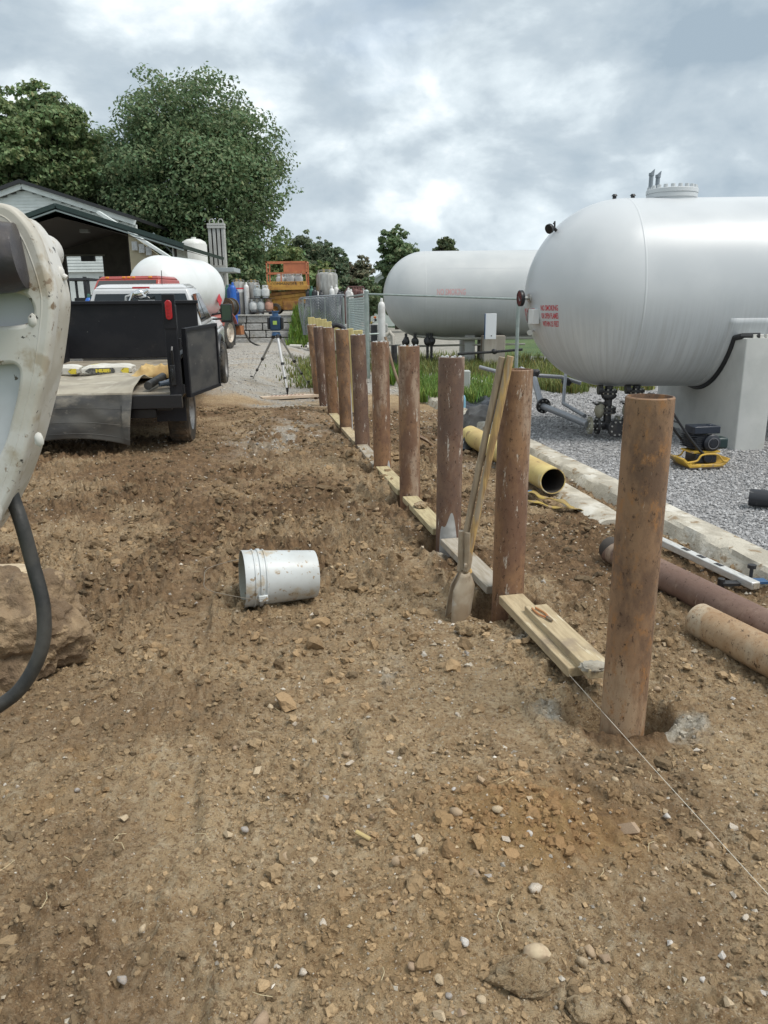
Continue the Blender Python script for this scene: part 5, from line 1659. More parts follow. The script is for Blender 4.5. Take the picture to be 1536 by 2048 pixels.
# glass panels a little proud of the pillars
def quadp(a, b_, c, d, mat, nm, par, off):
    return MB().add([Vector(a)+Vector(off), Vector(b_)+Vector(off), Vector(c)+Vector(off), Vector(d)+Vector(off)], [(0, 1, 2, 3)]).build(nm, mat, par, smooth=0, solid=0.004)
quadp((-0.78, 2.733, 1.28), (0.78, 2.733, 1.28), (0.665, 2.835, 1.715), (-0.665, 2.835, 1.715), GLASS, 'rear_window', roof, (0, -0.012, 0))
for sx in (-1, 1):
    quadp((sx*0.865, 2.84, 1.285), (sx*0.865, 3.42, 1.285), (sx*0.735, 3.40, 1.70), (sx*0.745, 2.94, 1.70), GLASS, 'side_window', roof, (sx*0.015, 0, 0))
    quadp((sx*0.865, 3.48, 1.285), (sx*0.865, 4.16, 1.285), (sx*0.735, 3.84, 1.70), (sx*0.735, 3.46, 1.70), GLASS, 'side_window', roof, (sx*0.015, 0, 0))
    m_ = MB().bar((sx*0.92, 3.95, 1.34), (sx*1.10, 3.93, 1.36), 0.04, 0.03).bar((sx*0.92, 3.95, 1.26), (sx*1.10, 3.93, 1.27), 0.03, 0.03).box((sx*1.17, 3.92, 1.36), (0.19, 0.10, 0.30)).build('mirror', BLACKPT, TK, bev=0.025, seg=3)
    MB().box((sx*1.17, 3.866, 1.37), (0.15, 0.006, 0.25)).build('mirror_glass', M('mirror_glass', (0.10, 0.14, 0.12, 1), 0.08, 0.6), m_)
    MB().box((sx*0.968, 3.52, 1.10), (0.03, 0.14, 0.03)).build('door_handle', CHROME, TK, bev=0.008)
    # wheel arch lip
    MB().tube([(sx*0.93, 4.95+0.50*math.cos(a), 0.42+0.50*math.sin(a)) for a in [math.pi*k/16 for k in range(17)]], 0.035, 8).build('arch_lip', BLACKPT, TK)
    MB().box((sx*0.96, 3.5, 0.60), (0.05, 1.6, 0.06)).build('side_step', BLACKPT, TK, bev=0.01)
MB().box((0.0, 2.895, 1.80), (0.26, 0.03, 0.03)).build('brake_light', TAIL, roof, bev=0.006)
MB().tube([(0.30, 3.0, 1.84), (0.30, 3.05, 2.05)], 0.006, 6).build('aerial', BLACKPT, roof)
# chrome pump and hose behind the headboard
cpt = TK.matrix_world
t = thing('chrome_pump', 'small chrome hand pump standing behind the black headboard', 'pump', (0, 0, 0))
def tkw(x, y, z):
    R_ = Matrix.Rotation(rad(6), 4, 'Z') @ Matrix.Rotation(rad(2.4), 4, 'X')
    return Vector((-3.38, 9.38, -0.02)) + (R_ @ Vector((x, y, z)))
b0 = tkw(0.02, 2.60, 1.60)
t.location = b0
MB().blob((0, 0, 0.12), (0.10, 0.07, 0.07), 4, 2, 0.2).cyl((-0.15, 0, 0.0), (-0.08, 0, 0.15), 0.03, n=12).cyl((0.02, 0, 0.10), (0.14, 0, 0.17), 0.035, n=12).build('pump_body', CHROME, t)
MB().tube([(-0.22, 0, -0.05), (-0.2, 0, 0.08), (-0.12, 0, 0.10)], 0.02, 8).box((0.1, 0, 0.0), (0.22, 0.1, 0.06)).build('pump_hose', M('pale_cover', (0.45, 0.46, 0.46, 1), 0.5), t)

# ---- load on the bed
MAT = M('dusty_rubber_mat', (0.105, 0.102, 0.093, 1), 0.62, col2=(0.060, 0.060, 0.060, 1), sc=2.0, stretch=(1, 1, 2), bump=0.2, bsc=10,
        spots=[((0.22, 0.20, 0.165, 1), 2.2, 0.50, 0.68), ((0.17, 0.16, 0.14, 1), 9, 0.58, 0.72)])
MATD = M('cement_dusted_mat', (0.36, 0.325, 0.255, 1), 0.85, col2=(0.27, 0.24, 0.19, 1), sc=2.5, bump=0.15, bsc=14, spots=[((0.42, 0.385, 0.31, 1), 4, 0.5, 0.66)])
t = thing('rubber_mat', 'dusty grey rubber mat draped over the tail of the truck bed', 'mat', tkw(0, -0.9, 0.76))
MO = t.location.copy()
from mathutils import noise as mnoise
def mat_fn(u, v):
    x_ = -1.05+(1.62-0.06*v)*u
    if v < 0.5:
        s_ = v/0.5
        y_ = 0.55-1.50*s_
        z_ = 0.768+0.02*mnoise.noise(Vector((x_*3, y_*3, 0)))+0.012*math.sin(x_*6+y_*2)+0.02
        if u > 0.86:
            z_ += (u-0.86)/0.14*0.09*math.exp(-((s_-0.62)/0.22)**2)
        if s_ > 0.94:
            z_ -= (s_-0.94)/0.06*0.02
    else:
        s_ = (v-0.5)/0.5
        y_ = -0.985-0.03*math.sin(s_*3)+0.018*math.sin(x_*7)*s_+0.02*mnoise.noise(Vector((x_*4, s_*3, 2)))
        ln_ = 0.50+0.05*u**2+0.035*math.sin(u*6.5+0.8)
        z_ = 0.765-ln_*s_
        if u > 0.93:
            x_ -= 0.05*s_*(u-0.93)/0.07
            y_ -= 0.03*math.sin(s_*3.1)
    return tkw(x_, y_, z_)
b = MB()
b.grid(mat_fn, 60, 80)
b.m = [1 if (i//60) < 41 else 0 for i in range(len(b.f))]
o = b.build('mat_sheet', [MAT, MATD], t, org=MO, solid=0.008)
for s_ in (0.30, 0.62, 0.88):
    b = MB().tube([Vector(mat_fn(q/40, 0.5+0.5*s_))+Vector((0, -0.008, 0)) for q in range(41)], 0.0035, 6)
    b.build('mat_ridge', MAT, t, org=MO)
# black rolled edge beside the mat
t = thing('black_roll', 'short black rubber roll at the right edge of the mat', 'roll', tkw(0.72, -0.55, 0.76))
MB().cyl((0, -0.32, 0.05), (0.0, 0.30, 0.10), 0.045, n=16).build('roll', RUBBER, t)
# cement bags
BAG = M('paper_bag', (0.60, 0.585, 0.53, 1), 0.75, col2=(0.48, 0.46, 0.41, 1), sc=5, bump=0.3, bsc=18, spots=[((0.62, 0.55, 0.16, 1), 2.4, 0.60, 0.66), ((0.40, 0.36, 0.29, 1), 8, 0.58, 0.68)])
BAGK = M('bag_print_dark', (0.06, 0.06, 0.055, 1), 0.7, col2=(0.16, 0.155, 0.14, 1), sc=30)
BAGY = M('bag_print_yellow', (0.62, 0.50, 0.05, 1), 0.7, spots=[((0.05, 0.05, 0.04, 1), 42, 0.52, 0.58, (1, 1, 0.6))])
for k, (bx_, lb) in enumerate(((-0.70, 'cement bag on the truck bed, half hidden by the excavator arm'), (-0.06, 'cement bag with yellow and black print, middle of the truck bed'))):
    t = thing('cement_bag', lb, 'bag', tkw(bx_, 0.62, 0.775), rz=rad(9), group='cement bags on the truck bed')
    bm = bmesh.new()
    bmesh.ops.create_cube(bm, size=1.0)
    bmesh.ops.subdivide_edges(bm, edges=bm.edges[:], cuts=9, use_grid_fill=True)
    vs_ = []
    for w_ in bm.verts:
        x_, y_, z_ = w_.co*2
        e = (1-abs(x_)**5*0.45)*(1-abs(y_)**5*0.45)
        n_ = mnoise.noise(Vector((x_*2+k*5, y_*2, z_*2)))
        vs_.append((x_*0.30*(1+0.02*n_), y_*0.20, 0.065+z_*0.068*e+0.012*n_))
    b = MB().add(vs_, [tuple(v.index for v in f.verts) for f in bm.faces])
    bm.free()
    b.build('bag_body', BAG, t, smooth=60)
    MB().prism([(-0.26, 0.065), (-0.20, 0.10), (0.08, 0.10), (0.10, 0.08), (0.10, 0.045), (0.08, 0.025), (-0.20, 0.025)], (0.0, -0.206, 0.0), (1, 0, 0), (0, 0, 1), (0, -0.003, 0)).build('printed_panel', BAGK, t)
    MB().prism([(-0.13, 0.045), (0.05, 0.045), (0.05, 0.088), (-0.13, 0.088)], (0.0, -0.2095, 0.0), (1, 0, 0), (0, 0, 1), (0, -0.002, 0)).build('yellow_print', BAGY, t)
    MB().prism([(0.17, 0.065), (0.20, 0.095), (0.27, 0.095), (0.27, 0.03), (0.20, 0.03)], (0.0, -0.2055, 0.0), (1, 0, 0), (0, 0, 1), (0, -0.003, 0)).build('yellow_print', BAGY, t)
TAN = M('tan_cloth', (0.50, 0.35, 0.15, 1), 0.85, col2=(0.40, 0.255, 0.10, 1), sc=4, bump=0.3, bsc=40)
t = thing('crumpled_cloth', 'crumpled tan work coat lying on the truck bed beside the bags', 'cloth', tkw(0.60, 0.35, 0.76))
def cl_fn(u, v):
    x_, y_ = -0.32+0.72*u, -0.22+0.46*v
    h_ = 0.10+0.15*u*(1-0.3*v)
    f_ = (mnoise.ridged_multi_fractal(Vector((x_*3.2+4, y_*3.2, 0.5)), 1.0, 2.0, 4, 1.0, 2.0))-1.0
    e = min(1, 5*u)*min(1, 5*(1-u))*min(1, 4*v)*min(1, 4*(1-v))
    return (x_, y_, max(0.012, (h_*0.8+0.10*f_)*(e**0.5)))
MB().grid(cl_fn, 44, 34).build('cloth_folds', TAN, t, smooth=50, solid=0.006)
t = thing('angle_grinder', 'grey angle grinder on the bed floor by the right rear post', 'grinder', tkw(0.86, -0.62, 0.76), rz=rad(30))
MB().lathe([(0.001, -0.10), (0.028, -0.10), (0.032, -0.02), (0.042, 0.03), (0.042, 0.10), (0.02, 0.12), (0.001, 0.12)], (0, 0, 0.06), (1, 0.2, 0.1), 18).build('motor_body', M('blue_grey', (0.12, 0.15, 0.19, 1), 0.4), t)
MB().lathe([(0.001, 0), (0.055, 0.0), (0.055, 0.008), (0.001, 0.008)], (0.12, 0.03, 0.03), (0, 0, 1), 20).build('disc', STEELD, t)

# ================================================================== PROPANE DELIVERY TRUCK
BOBR = M('red_truck_paint', (0.36, 0.055, 0.040, 1), 0.3, col2=(0.30, 0.05, 0.038, 1), sc=2, coat=0.3)
BOBP = M('faded_red_paint', (0.44, 0.16, 0.14, 1), 0.5, col2=(0.36, 0.12, 0.10, 1), sc=3)
BOBW = M('bobtail_white', (0.70, 0.72, 0.72, 1), 0.38, col2=(0.64, 0.66, 0.65, 1), sc=1.5)
AMBER = M('amber_lens', (0.75, 0.30, 0.03, 1), 0.25)
RUSTBOX = M('rusty_orange_box', (0.36, 0.15, 0.06, 1), 0.7, col2=(0.26, 0.11, 0.05, 1), sc=6)
BT = thing('gas_delivery_truck', 'red delivery truck with a white gas tank parked facing the camera', 'truck', (-6.0, 25.6, 0.30), rz=rad(180-11.5))
# local: +Y is forward, toward the camera; the visible flank is its left side (-X local)
TB = MB()
prof = []
rb, Lt = 0.93, 2.3
for k in range(13):
    a = math.pi/2*k/12
    prof.append((rb*math.sin(a), -0.85*math.cos(a)*rb/0.93))
for k in range(13):
    a = math.pi/2*k/12
    prof.append((rb*math.cos(a), Lt+0.85*math.sin(a)))
tankp = TB.lathe(prof, (-0.12, 0.2, 1.83), (0, 1, 0), 48).build('gas_tank', BOBW, BT, smooth=60)
DIA = MB().prism([(0, -0.19), (0.19, 0), (0, 0.19), (-0.19, 0)], (-1.05, 0.55, 1.52), (0, 1, 0), (0, 0, 1), (-0.012, 0, 0)).build('hazard_placard', RED, tankp)
MB().box((0, 2.6, 0.85), (0.85, 6.6, 0.22)).build('chassis_rail', BLACKPT, BT)
for sx in (-1, 1):
    for dx, rm in ((0.0, RIM), (0.30, RIM)):
        wheel(BT, (sx*(1.0-dx), 0.0, 0.50), 0.50, 0.27, TYRE, M('cream_rim', (0.55, 0.50, 0.42, 1), 0.5, col2=(0.42, 0.34, 0.27, 1), sc=8) if dx == 0 else RIM, sx, 8, 'rear_wheel')
    wheel(BT, (sx*1.0, 4.1, 0.50), 0.50, 0.27, TYRE, RIM, sx, 8, 'front_wheel')
    b = MB()
    for k in range(14):
        a0, a1 = math.pi*k/14-0.05, math.pi*(k+1)/14
        for e in (0,):
            p0_, p1_ = (sx*0.88, 0.62*math.cos(a0), 0.5+0.62*math.sin(a0)), (sx*0.88, 0.62*math.cos(a1), 0.5+0.62*math.sin(a1))
            b.bar(p0_, p1_, 0.56, 0.03)
    b.build('fender', BOBP, BT)
    MB().box((sx*0.95, 1.0, 0.75), (0.30, 0.6, 0.55)).build('side_box', BOBP, BT, bev=0.02)
    MB().box((sx*1.02, 0.72, 0.72), (0.16, 0.10, 0.16)).build('marker_lamp', TAIL, BT)
b = MB()
hexa(b, (1.0, 3.3, 5.0, 0.75), (1.02, 3.3, 5.0, 1.55)); hexa(b, (1.02, 3.3, 4.95, 1.55), (0.90, 3.4, 4.55, 2.20)); hexa(b, (0.90, 3.4, 4.55, 2.20), (0.82, 3.5, 4.45, 2.28))
for v_ in b.v:
    v_.x -= 0.22
    v_.z -= 0.16
cb_ = b.build('cab', BOBR, BT, bev=0.04, seg=3)
quadp((-0.93, 4.92, 1.58), (0.93, 4.92, 1.58), (0.82, 4.56, 2.17), (-0.82, 4.56, 2.17), GLASS, 'windscreen', cb_, (-0.22, 0.025, -0.16))
for q in (-0.62, -0.14, 0.0, 0.14, 0.62):
    MB().box((q-0.22, 4.50, 2.085), (0.09, 0.06, 0.05)).build('marker_light', AMBER, cb_, bev=0.012)
b = MB()
hexa(b, (0.95, 5.0, 6.1, 0.75), (0.85, 5.0, 6.0, 1.45))
b.build('bonnet', BOBR, BT, bev=0.06, seg=3)
# hose reel and rear deck
MB().box((-0.45, -0.85, 0.72), (1.3, 0.5, 0.06)).build('rear_deck', BLACKPT, BT)
rl = MB().lathe([(0.30, -0.16), (0.30, -0.14), (0.15, -0.13), (0.15, 0.13), (0.30, 0.14), (0.30, 0.16)], (-0.80, -0.80, 1.30), (0.2, 1, 0), 28).build('hose_reel', STEELD, BT)
MB().lathe([(0.24, -0.12), (0.27, -0.06), (0.25, 0.0), (0.27, 0.06), (0.24, 0.12)], (-0.80, -0.80, 1.30), (0.2, 1, 0), 24).build('wound_hose', RUBBER, rl)
MB().box((-0.85, -1.0, 0.55), (0.6, 0.3, 0.30)).build('rear_box', RUSTBOX, BT, bev=0.015)
MB().box((-0.9, -0.5, 0.30), (0.34, 0.02, 0.42)).build('mud_flap', MUDF, BT)
hs = catmull([at(488, 662, 26.8), at(500, 682, 26.9), at(520, 692, 27.2), at(545, 696, 27.4), at(570, 692, 27.8), at(588, 676, 28.4)], 8)
t = thing('delivery_hose', 'black hose sagging from the red truck along the block wall', 'hose', hs[0])
MB().tube(hs, 0.03, 8).build('hose', RUBBER, t, org=hs[0])
MB().cyl(hs[-1]+Vector((0, 0, -0.1)), hs[-1]+Vector((0.05, 0, 0.28)), 0.07, 0.05, 10).build('nozzle_cap', BOBW, t, org=hs[0])

# ================================================================== PLATE COMPACTOR
CY = M('compactor_yellow', (0.60, 0.38, 0.05, 1), 0.45, col2=(0.50, 0.31, 0.06, 1), sc=5, spots=[((0.30, 0.22, 0.13, 1), 6, 0.56, 0.66), ((0.10, 0.07, 0.05, 1), 22, 0.66, 0.70)])
CG = M('dark_green', (0.012, 0.030, 0.030, 1), 0.4)
EN = M('engine_black', (0.010, 0.012, 0.018, 1), 0.32, col2=(0.02, 0.022, 0.03, 1), sc=10)
t = thing('plate_compactor', 'yellow plate compactor with black engine on the gravel by the concrete pier', 'compactor', (3.08, 7.36, 0.05), rz=rad(8))
t.scale = (0.84, 0.84, 0.84)
pl = MB()
pts = [(-0.30, 0.10), (-0.235, 0.035), (-0.20, 0.0), (0.20, 0.0), (0.25, 0.04), (0.29, 0.09), (0.27, 0.10), (0.23, 0.065), (0.18, 0.035), (-0.18, 0.035), (-0.225, 0.065), (-0.28, 0.115)]
pl.prism(pts, (0, -0.19, 0.02), (1, 0, 0), (0, 0, 1), (0, 0.38, 0))
pl.build('base_plate', CY, t, bev=0.006)
MB().prism([(-0.21, -0.004), (0.21, -0.004), (0.21, 0.008), (-0.21, 0.008)], (0, -0.195, 0.012), (1, 0, 0), (0, 0, 1), (0, 0.39, 0)).build('skid', M('worn_steel', (0.15, 0.12, 0.10, 1), 0.5, 0.5), t)
fr_ = MB()
for y_ in (-0.185, 0.185):
    fr_.tube(catmull([(-0.24, y_, 0.08), (-0.12, y_, 0.10), (-0.06, y_, 0.165), (0.12, y_, 0.165), (0.20, y_, 0.09), (0.26, y_, 0.08)], 5), 0.011, 8)
fr_.build('lift_frame', CY, t)
MB().box((0.02, -0.02, 0.115), (0.26, 0.24, 0.11)).cyl((0.03, -0.17, 0.12), (0.03, 0.13, 0.12), 0.055, n=16).build('exciter', EN, t, bev=0.01)
MB().box((0.02, 0, 0.185), (0.34, 0.26, 0.02)).build('engine_deck', CY, t)
en = MB().box((0.02, 0.02, 0.28), (0.24, 0.22, 0.17)).box((-0.04, 0.05, 0.36), (0.14, 0.16, 0.10)).build('engine_block', EN, t, bev=0.02)
fins = MB()
for q in range(7):
    fins.box((-0.06, 0.03, 0.235+q*0.022), (0.20, 0.25, 0.008))
fins.build('cooling_fins', EN, en)
rc = MB().lathe([(0.001, 0.028), (0.045, 0.028), (0.05, 0.018), (0.085, 0.012), (0.10, 0.0), (0.10, -0.05)], (0.085, -0.125, 0.285), (0, -1, 0), 28).build('recoil_cover', EN, t)
MB().lathe([(0.055, 0.024), (0.062, 0.027), (0.068, 0.024)], (0.085, -0.125, 0.285), (0, -1, 0), 24).build('cover_ring', M('ring_grey', (0.10, 0.10, 0.11, 1), 0.4), rc)
MB().box((0.02, 0.0, 0.435), (0.32, 0.22, 0.085)).cyl((0.1, 0, 0.47), (0.1, 0, 0.49), 0.035, n=14).build('fuel_tank', M('tank_black_blue', (0.016, 0.022, 0.036, 1), 0.28), t, bev=0.03, seg=3)
MB().box((0.22, -0.03, 0.275), (0.15, 0.16, 0.13)).build('air_filter', CG, t, bev=0.025, seg=3)
h_ = MB()
for y_ in (-0.14, 0.14):
    h_.tube(catmull([(0.02, y_, 0.14), (-0.10, y_, 0.24), (-0.30, y_, 0.47), (-0.52, y_, 0.76), (-0.60, y_, 0.84)], 5), 0.015, 8)
h_.cyl((-0.60, -0.14, 0.84), (-0.60, 0.14, 0.84), 0.015, n=8).cyl((-0.36, -0.14, 0.54), (-0.36, 0.14, 0.54), 0.012, n=8)
h_.build('push_handle', BLACKPT, t)

# ================================================================== LASER LEVEL ON TRIPOD
head = at(552, 664, 14.9)
t = thing('laser_tripod', 'silver tripod standing on the drive beside the far end of the bollards', 'tripod', (head.x, 14.9, 0))
to = t.location.copy()
feet = (gp(575, 786, 0.03), at(505, 790, 15.8), at(618, 786, 15.6))
feet = (feet[0], Vector((feet[1].x, 15.8, 0.14)), Vector((feet[2].x, 15.6, 0.05)))
LEGA = M('silver_leg', (0.66, 0.66, 0.66, 1), 0.35, 0.5)
LEGD = M('grey_leg', (0.36, 0.36, 0.35, 1), 0.4, 0.5)
MB().cyl(head+Vector((0, 0, -0.06)), head+Vector((0, 0, 0.0)), 0.09, 0.07, 12).build('tripod_head', BLUEM, t, org=to)
for k, f_ in enumerate(feet):
    h0_ = head+(Vector((f_.x, f_.y, 0))-Vector((head.x, head.y, 0))).normalized()*0.07+Vector((0, 0, -0.05))
    mid, lo_ = h0_.lerp(f_, 0.50), h0_.lerp(f_, 0.74)
    lg = MB().cyl(h0_, mid, 0.027 if k == 0 else 0.022, n=10).cyl(mid, lo_, 0.022 if k == 0 else 0.014, n=10).cyl(lo_, f_, 0.018 if k == 0 else 0.010, n=10).build('leg', LEGA if k == 0 else LEGD, t, org=to)
    MB().cyl(h0_.lerp(f_, 0.48), h0_.lerp(f_, 0.52), 0.033, n=10).cyl(h0_.lerp(f_, 0.73), h0_.lerp(f_, 0.76), 0.028, n=10).cyl(h0_.lerp(f_, 0.0), h0_.lerp(f_, 0.06), 0.035, n=10).build('leg_clamp', BLACKPT, lg, org=to)
    MB().cyl(f_+Vector((0, 0, 0.10)), f_+Vector((0, 0, -0.03)), 0.03, 0.012, 10).build('foot', BLACKPT, lg, org=to)
t = thing('laser_level', 'dark blue laser level mounted on the tripod', 'laser level', head+Vector((0, 0, 0.002)))
BLUEL = M('laser_blue', (0.015, 0.045, 0.10, 1), 0.4)
MB().box((0, 0, 0.16), (0.20, 0.18, 0.28)).build('body', BLUEL, t, bev=0.03, seg=3)
MB().cyl((0, 0, 0.30), (0, 0, 0.37), 0.06, 0.055, 18).cyl((0, 0, 0.37), (0, 0, 0.385), 0.075, n=18).build('rotor_head', BLUEM, t)
for sx in (-1, 1):
    MB().box((sx*0.125, -0.02, 0.16), (0.05, 0.12, 0.22)).build('side_grip', BLACKPT, t, bev=0.015)
MB().box((0.0, -0.094, 0.17), (0.075, 0.008, 0.07)).build('label_panel', M('lime_label', (0.35, 0.50, 0.10, 1), 0.5), t)
fb, fe = gp(522, 800, 0.02), gp(640, 793, 0.02)
PALEW = M('pale_stained_board', (0.56, 0.46, 0.36, 1), 0.8, col2=(0.48, 0.38, 0.28, 1), sc=6)
t = thing('footing_board', 'pale board with a row of dark red stains under the tripod foot', 'board', fb)
MB().bar(Vector((0, 0, 0.03)), fe-fb+Vector((0, 0, 0.03)), 0.22, 0.05).build('plank', PALEW, t, bev=0.004)
STAIN = M('red_stain', (0.22, 0.065, 0.045, 1), 0.8)
for q in range(9):
    c_ = (fe-fb)*(0.18+0.065*q)+Vector((0, 0, 0.0565))
    MB().prism([(-0.025, -0.08), (0.015, -0.02), (0.02, 0.05), (-0.02, 0.075), (0.0, 0.0)], c_, (1, 0, 0), (0, 1, 0), (0, 0, 0.002)).build('stain', STAIN, t)

# ================================================================== RETAINING WALL AND TERRACE
YW = 29.6
wz0, wz1 = 0.22, 1.30
xa, xb = at(438, 660, YW).x, at(592, 660, YW).x
STONEW = M('split_block', (0.44, 0.435, 0.42, 1), 0.9, col2=(0.34, 0.335, 0.32, 1), sc=3, bump=1.0, bsc=9, bdist=0.06, spots=[((0.28, 0.26, 0.22, 1), 2, 0.58, 0.72)])
JOINT = M('dark_joint', (0.09, 0.085, 0.075, 1), 0.9)
t = thing('block_wall', 'retaining wall of rough grey concrete blocks below the scissor lift', 'wall', ((xa+xb)/2, YW, 0))
wo = t.location.copy()
MB().box(((xa+xb)/2-0.4, YW+0.28, 0.60), (xb-xa+0.8, 0.4, 1.34)).build('backing', JOINT, t, org=wo)
rw = random.Random(5)
course = 0.27
for r_ in range(5):
    z_ = 1.285-course*(r_+0.5)-(0.0 if r_ else 0)
    x_ = xb-(0.0 if r_ % 2 == 0 else 0.02)
    q = 0
    while x_ > xa-0.9:
        w_ = rw.choice((1.12, 1.20, 0.62)) if not (q == 0 and r_ % 2) else 0.60
        b = MB().box((x_-w_/2, YW, z_), (w_-0.035, 0.30, course-0.03))
        for v_ in b.v[:]:
            pass
        b.build('block', STONEW, t, bev=0.022, org=wo)
        x_ -= w_
        q += 1
CAPC = M('cap_concrete', (0.46, 0.45, 0.42, 1), 0.85, col2=(0.38, 0.37, 0.34, 1), sc=4, bump=0.4)
b = MB().box(((xa+xb)/2-0.6, YW+0.02, 1.30), (xb-xa+1.2, 0.42, 0.05))
b.build('cap_course', CAPC, t, org=wo, bev=0.01)
# terrace behind the wall and grassy bank beside it
TERR = M('terrace_gravel', (0.30, 0.28, 0.24, 1), 0.9, col2=(0.22, 0.21, 0.18, 1), sc=3, bump=0.5)
def terr(u, v):
    x_ = -40+(44.5)*u
    y_ = YW+0.3+40*v*v
    e = S((x_-(xb+0.1))/3.2)
    return (x_, y_, 1.29*(1-e)+(-0.3)*e+0.04*math.sin(x_*3+y_))
structure(MB().grid(terr, 90, 30).build('terrace', TERR))
def bank(u, v):
    x_ = xb-0.1+3.6*u
    y_ = YW-2.6+3.4*v
    top_ = 1.27*(1-S(np.array((x_-xb)/3.4)))
    return (x_, y_, 0.10+(float(top_)-0.05)*float(S(np.array(v*1.15)))+0.05*math.sin(7*u+5*v))
structure(MB().grid(bank, 30, 20).build('grass_bank', FIELD))

# ================================================================== SCISSOR LIFT
LOR = M('lift_orange', (0.52, 0.17, 0.075, 1), 0.55, col2=(0.44, 0.14, 0.065, 1), sc=5)
LYE = M('lift_yellow', (0.50, 0.27, 0.05, 1), 0.6, col2=(0.40, 0.19, 0.04, 1), sc=4, spots=[((0.20, 0.09, 0.04, 1), 6, 0.58, 0.68), ((0.10, 0.05, 0.03, 1), 3, 0.64, 0.74)])
LYD = M('lift_rusty', (0.36, 0.18, 0.045, 1), 0.7, col2=(0.22, 0.10, 0.035, 1), sc=5)
YL = 31.0
pa, pb = at(539, 626, YL), at(619, 626, YL)
Wl = pb.x-pa.x
t = thing('scissor_lift', 'old orange and yellow scissor lift parked on top of the block wall', 'lift', ((pa.x+pb.x)/2, YL, 1.31))
def hz_(py):
    return at(578, py, YL-0.35).z-1.31
hx = Wl/2
b = MB().box((0.05, 0.1, hz_(602)), (Wl*0.86, 0.7, hz_(585)-hz_(618))).build('chassis', LYE, t, bev=0.02)
MB().box((0.20, -0.27, hz_(611)), (Wl*0.52, 0.12, 0.34)).build('battery_tray', LYD, t, bev=0.02)
for q, (z0_, z1_) in enumerate(((596, 590), (590, 584))):
    MB().bar((-hx*0.9, -0.25, hz_(z0_)), (hx*0.85, -0.25, hz_(z1_-2)), 0.06, 0.13).build('scissor_arm', LYD if q else LYE, t)
    MB().bar((-hx*0.9, 0.25, hz_(z1_)), (hx*0.85, 0.25, hz_(z0_-2)), 0.06, 0.13).build('scissor_arm', LYD, t)
dk = MB().box((0, 0, hz_(575)), (Wl*1.0, 0.85, hz_(570)-hz_(580))).build('deck', LYE, t, bev=0.012)
MB().box((0, -0.40, hz_(568)), (Wl*0.97, 0.03, 0.19)).build('toe_board', LYE, t)
Vt, Ft = text_mesh('COMMANDER  25', 0.16)
MB().add([(v_.x*1.0, -0.42, hz_(568)+v_.y) for v_ in Vt], Ft).build('lettering', BLACKPT, t, smooth=0)
for sx in (-1, 1):
    for sy in (-1, 1):
        MB().box((sx*(hx-0.03), sy*0.38, (hz_(573)+hz_(523))/2), (0.05, 0.05, hz_(523)-hz_(573))).build('rail_post', LOR, t)
    MB().bar((sx*(hx-0.03), -0.38, hz_(524)), (sx*(hx-0.03), 0.38, hz_(524)), 0.05).bar((sx*(hx-0.03), -0.38, hz_(546)), (sx*(hx-0.03), 0.38, hz_(546)), 0.05).build('end_rail', LOR, t)
for sy in (-1, 1):
    for py_ in (524, 546):
        MB().bar((-hx, sy*0.38, hz_(py_)), (hx, sy*0.38, hz_(py_)), 0.05).build('rail', LOR, t)
    MB().box((-hx*0.28, sy*0.38, (hz_(573)+hz_(546))/2), (0.045, 0.045, hz_(546)-hz_(573))).build('rail_post', LOR, t)
MB().box((hx*0.40, -0.36, (hz_(526)+hz_(544))/2), (Wl*0.55, 0.03, hz_(526)-hz_(544))).build('rail_panel', LOR, t)
for sx, sy in ((-0.62, -0.33), (0.75, -0.33), (-0.62, 0.36), (0.75, 0.36)):
    w_ = MB().lathe([(0.10, -0.09), (0.19, -0.09), (0.21, -0.06), (0.21, 0.06), (0.19, 0.09), (0.10, 0.09)], (sx*hx, sy, 0.21), (0, 1, 0), 24).build('wheel', TYRE, t)
    MB().lathe([(0.001, 0.02), (0.04, 0.05), (0.05, 0.02), (0.11, 0.07), (0.11, -0.05)], (sx*hx, sy, 0.21), (0, -1, 0), 18).build('hub', LYE, w_)

# ================================================================== GAS CYLINDERS AND VESSELS
def cyl_white(nm, c1, c2=None, r_=0.45):
    return M(nm, c1, r_, col2=c2 or tuple(0.8*q for q in c1[:3])+(1,), sc=6)
PWH = cyl_white('cylinder_white', (0.62, 0.63, 0.62, 1))
PGR = cyl_white('cylinder_pale_grey', (0.44, 0.47, 0.47, 1))
PPK = cyl_white('cylinder_pink', (0.50, 0.27, 0.19, 1))
CBL = M('cylinder_blue', (0.02, 0.13, 0.50, 1), 0.4, col2=(0.02, 0.10, 0.40, 1), sc=3)
CNV = M('cylinder_navy', (0.012, 0.05, 0.20, 1), 0.4)
CBK = M('cylinder_black', (0.022, 0.022, 0.025, 1), 0.45)
CGN = M('cylinder_green', (0.04, 0.12, 0.09, 1), 0.5)
CRD = M('cylinder_redbrown', (0.13, 0.055, 0.045, 1), 0.6, col2=(0.09, 0.04, 0.035, 1), sc=5)
CWT = M('cylinder_plain_white', (0.66, 0.66, 0.65, 1), 0.45, col2=(0.52, 0.51, 0.49, 1), sc=4)
STAINL = M('stainless', (0.42, 0.41, 0.38, 1), 0.38, 0.55, col2=(0.30, 0.29, 0.27, 1), sc=3, stretch=(4, 4, 1))
BRASS = M('brass_valve', (0.45, 0.33, 0.12, 1), 0.4, 0.7)
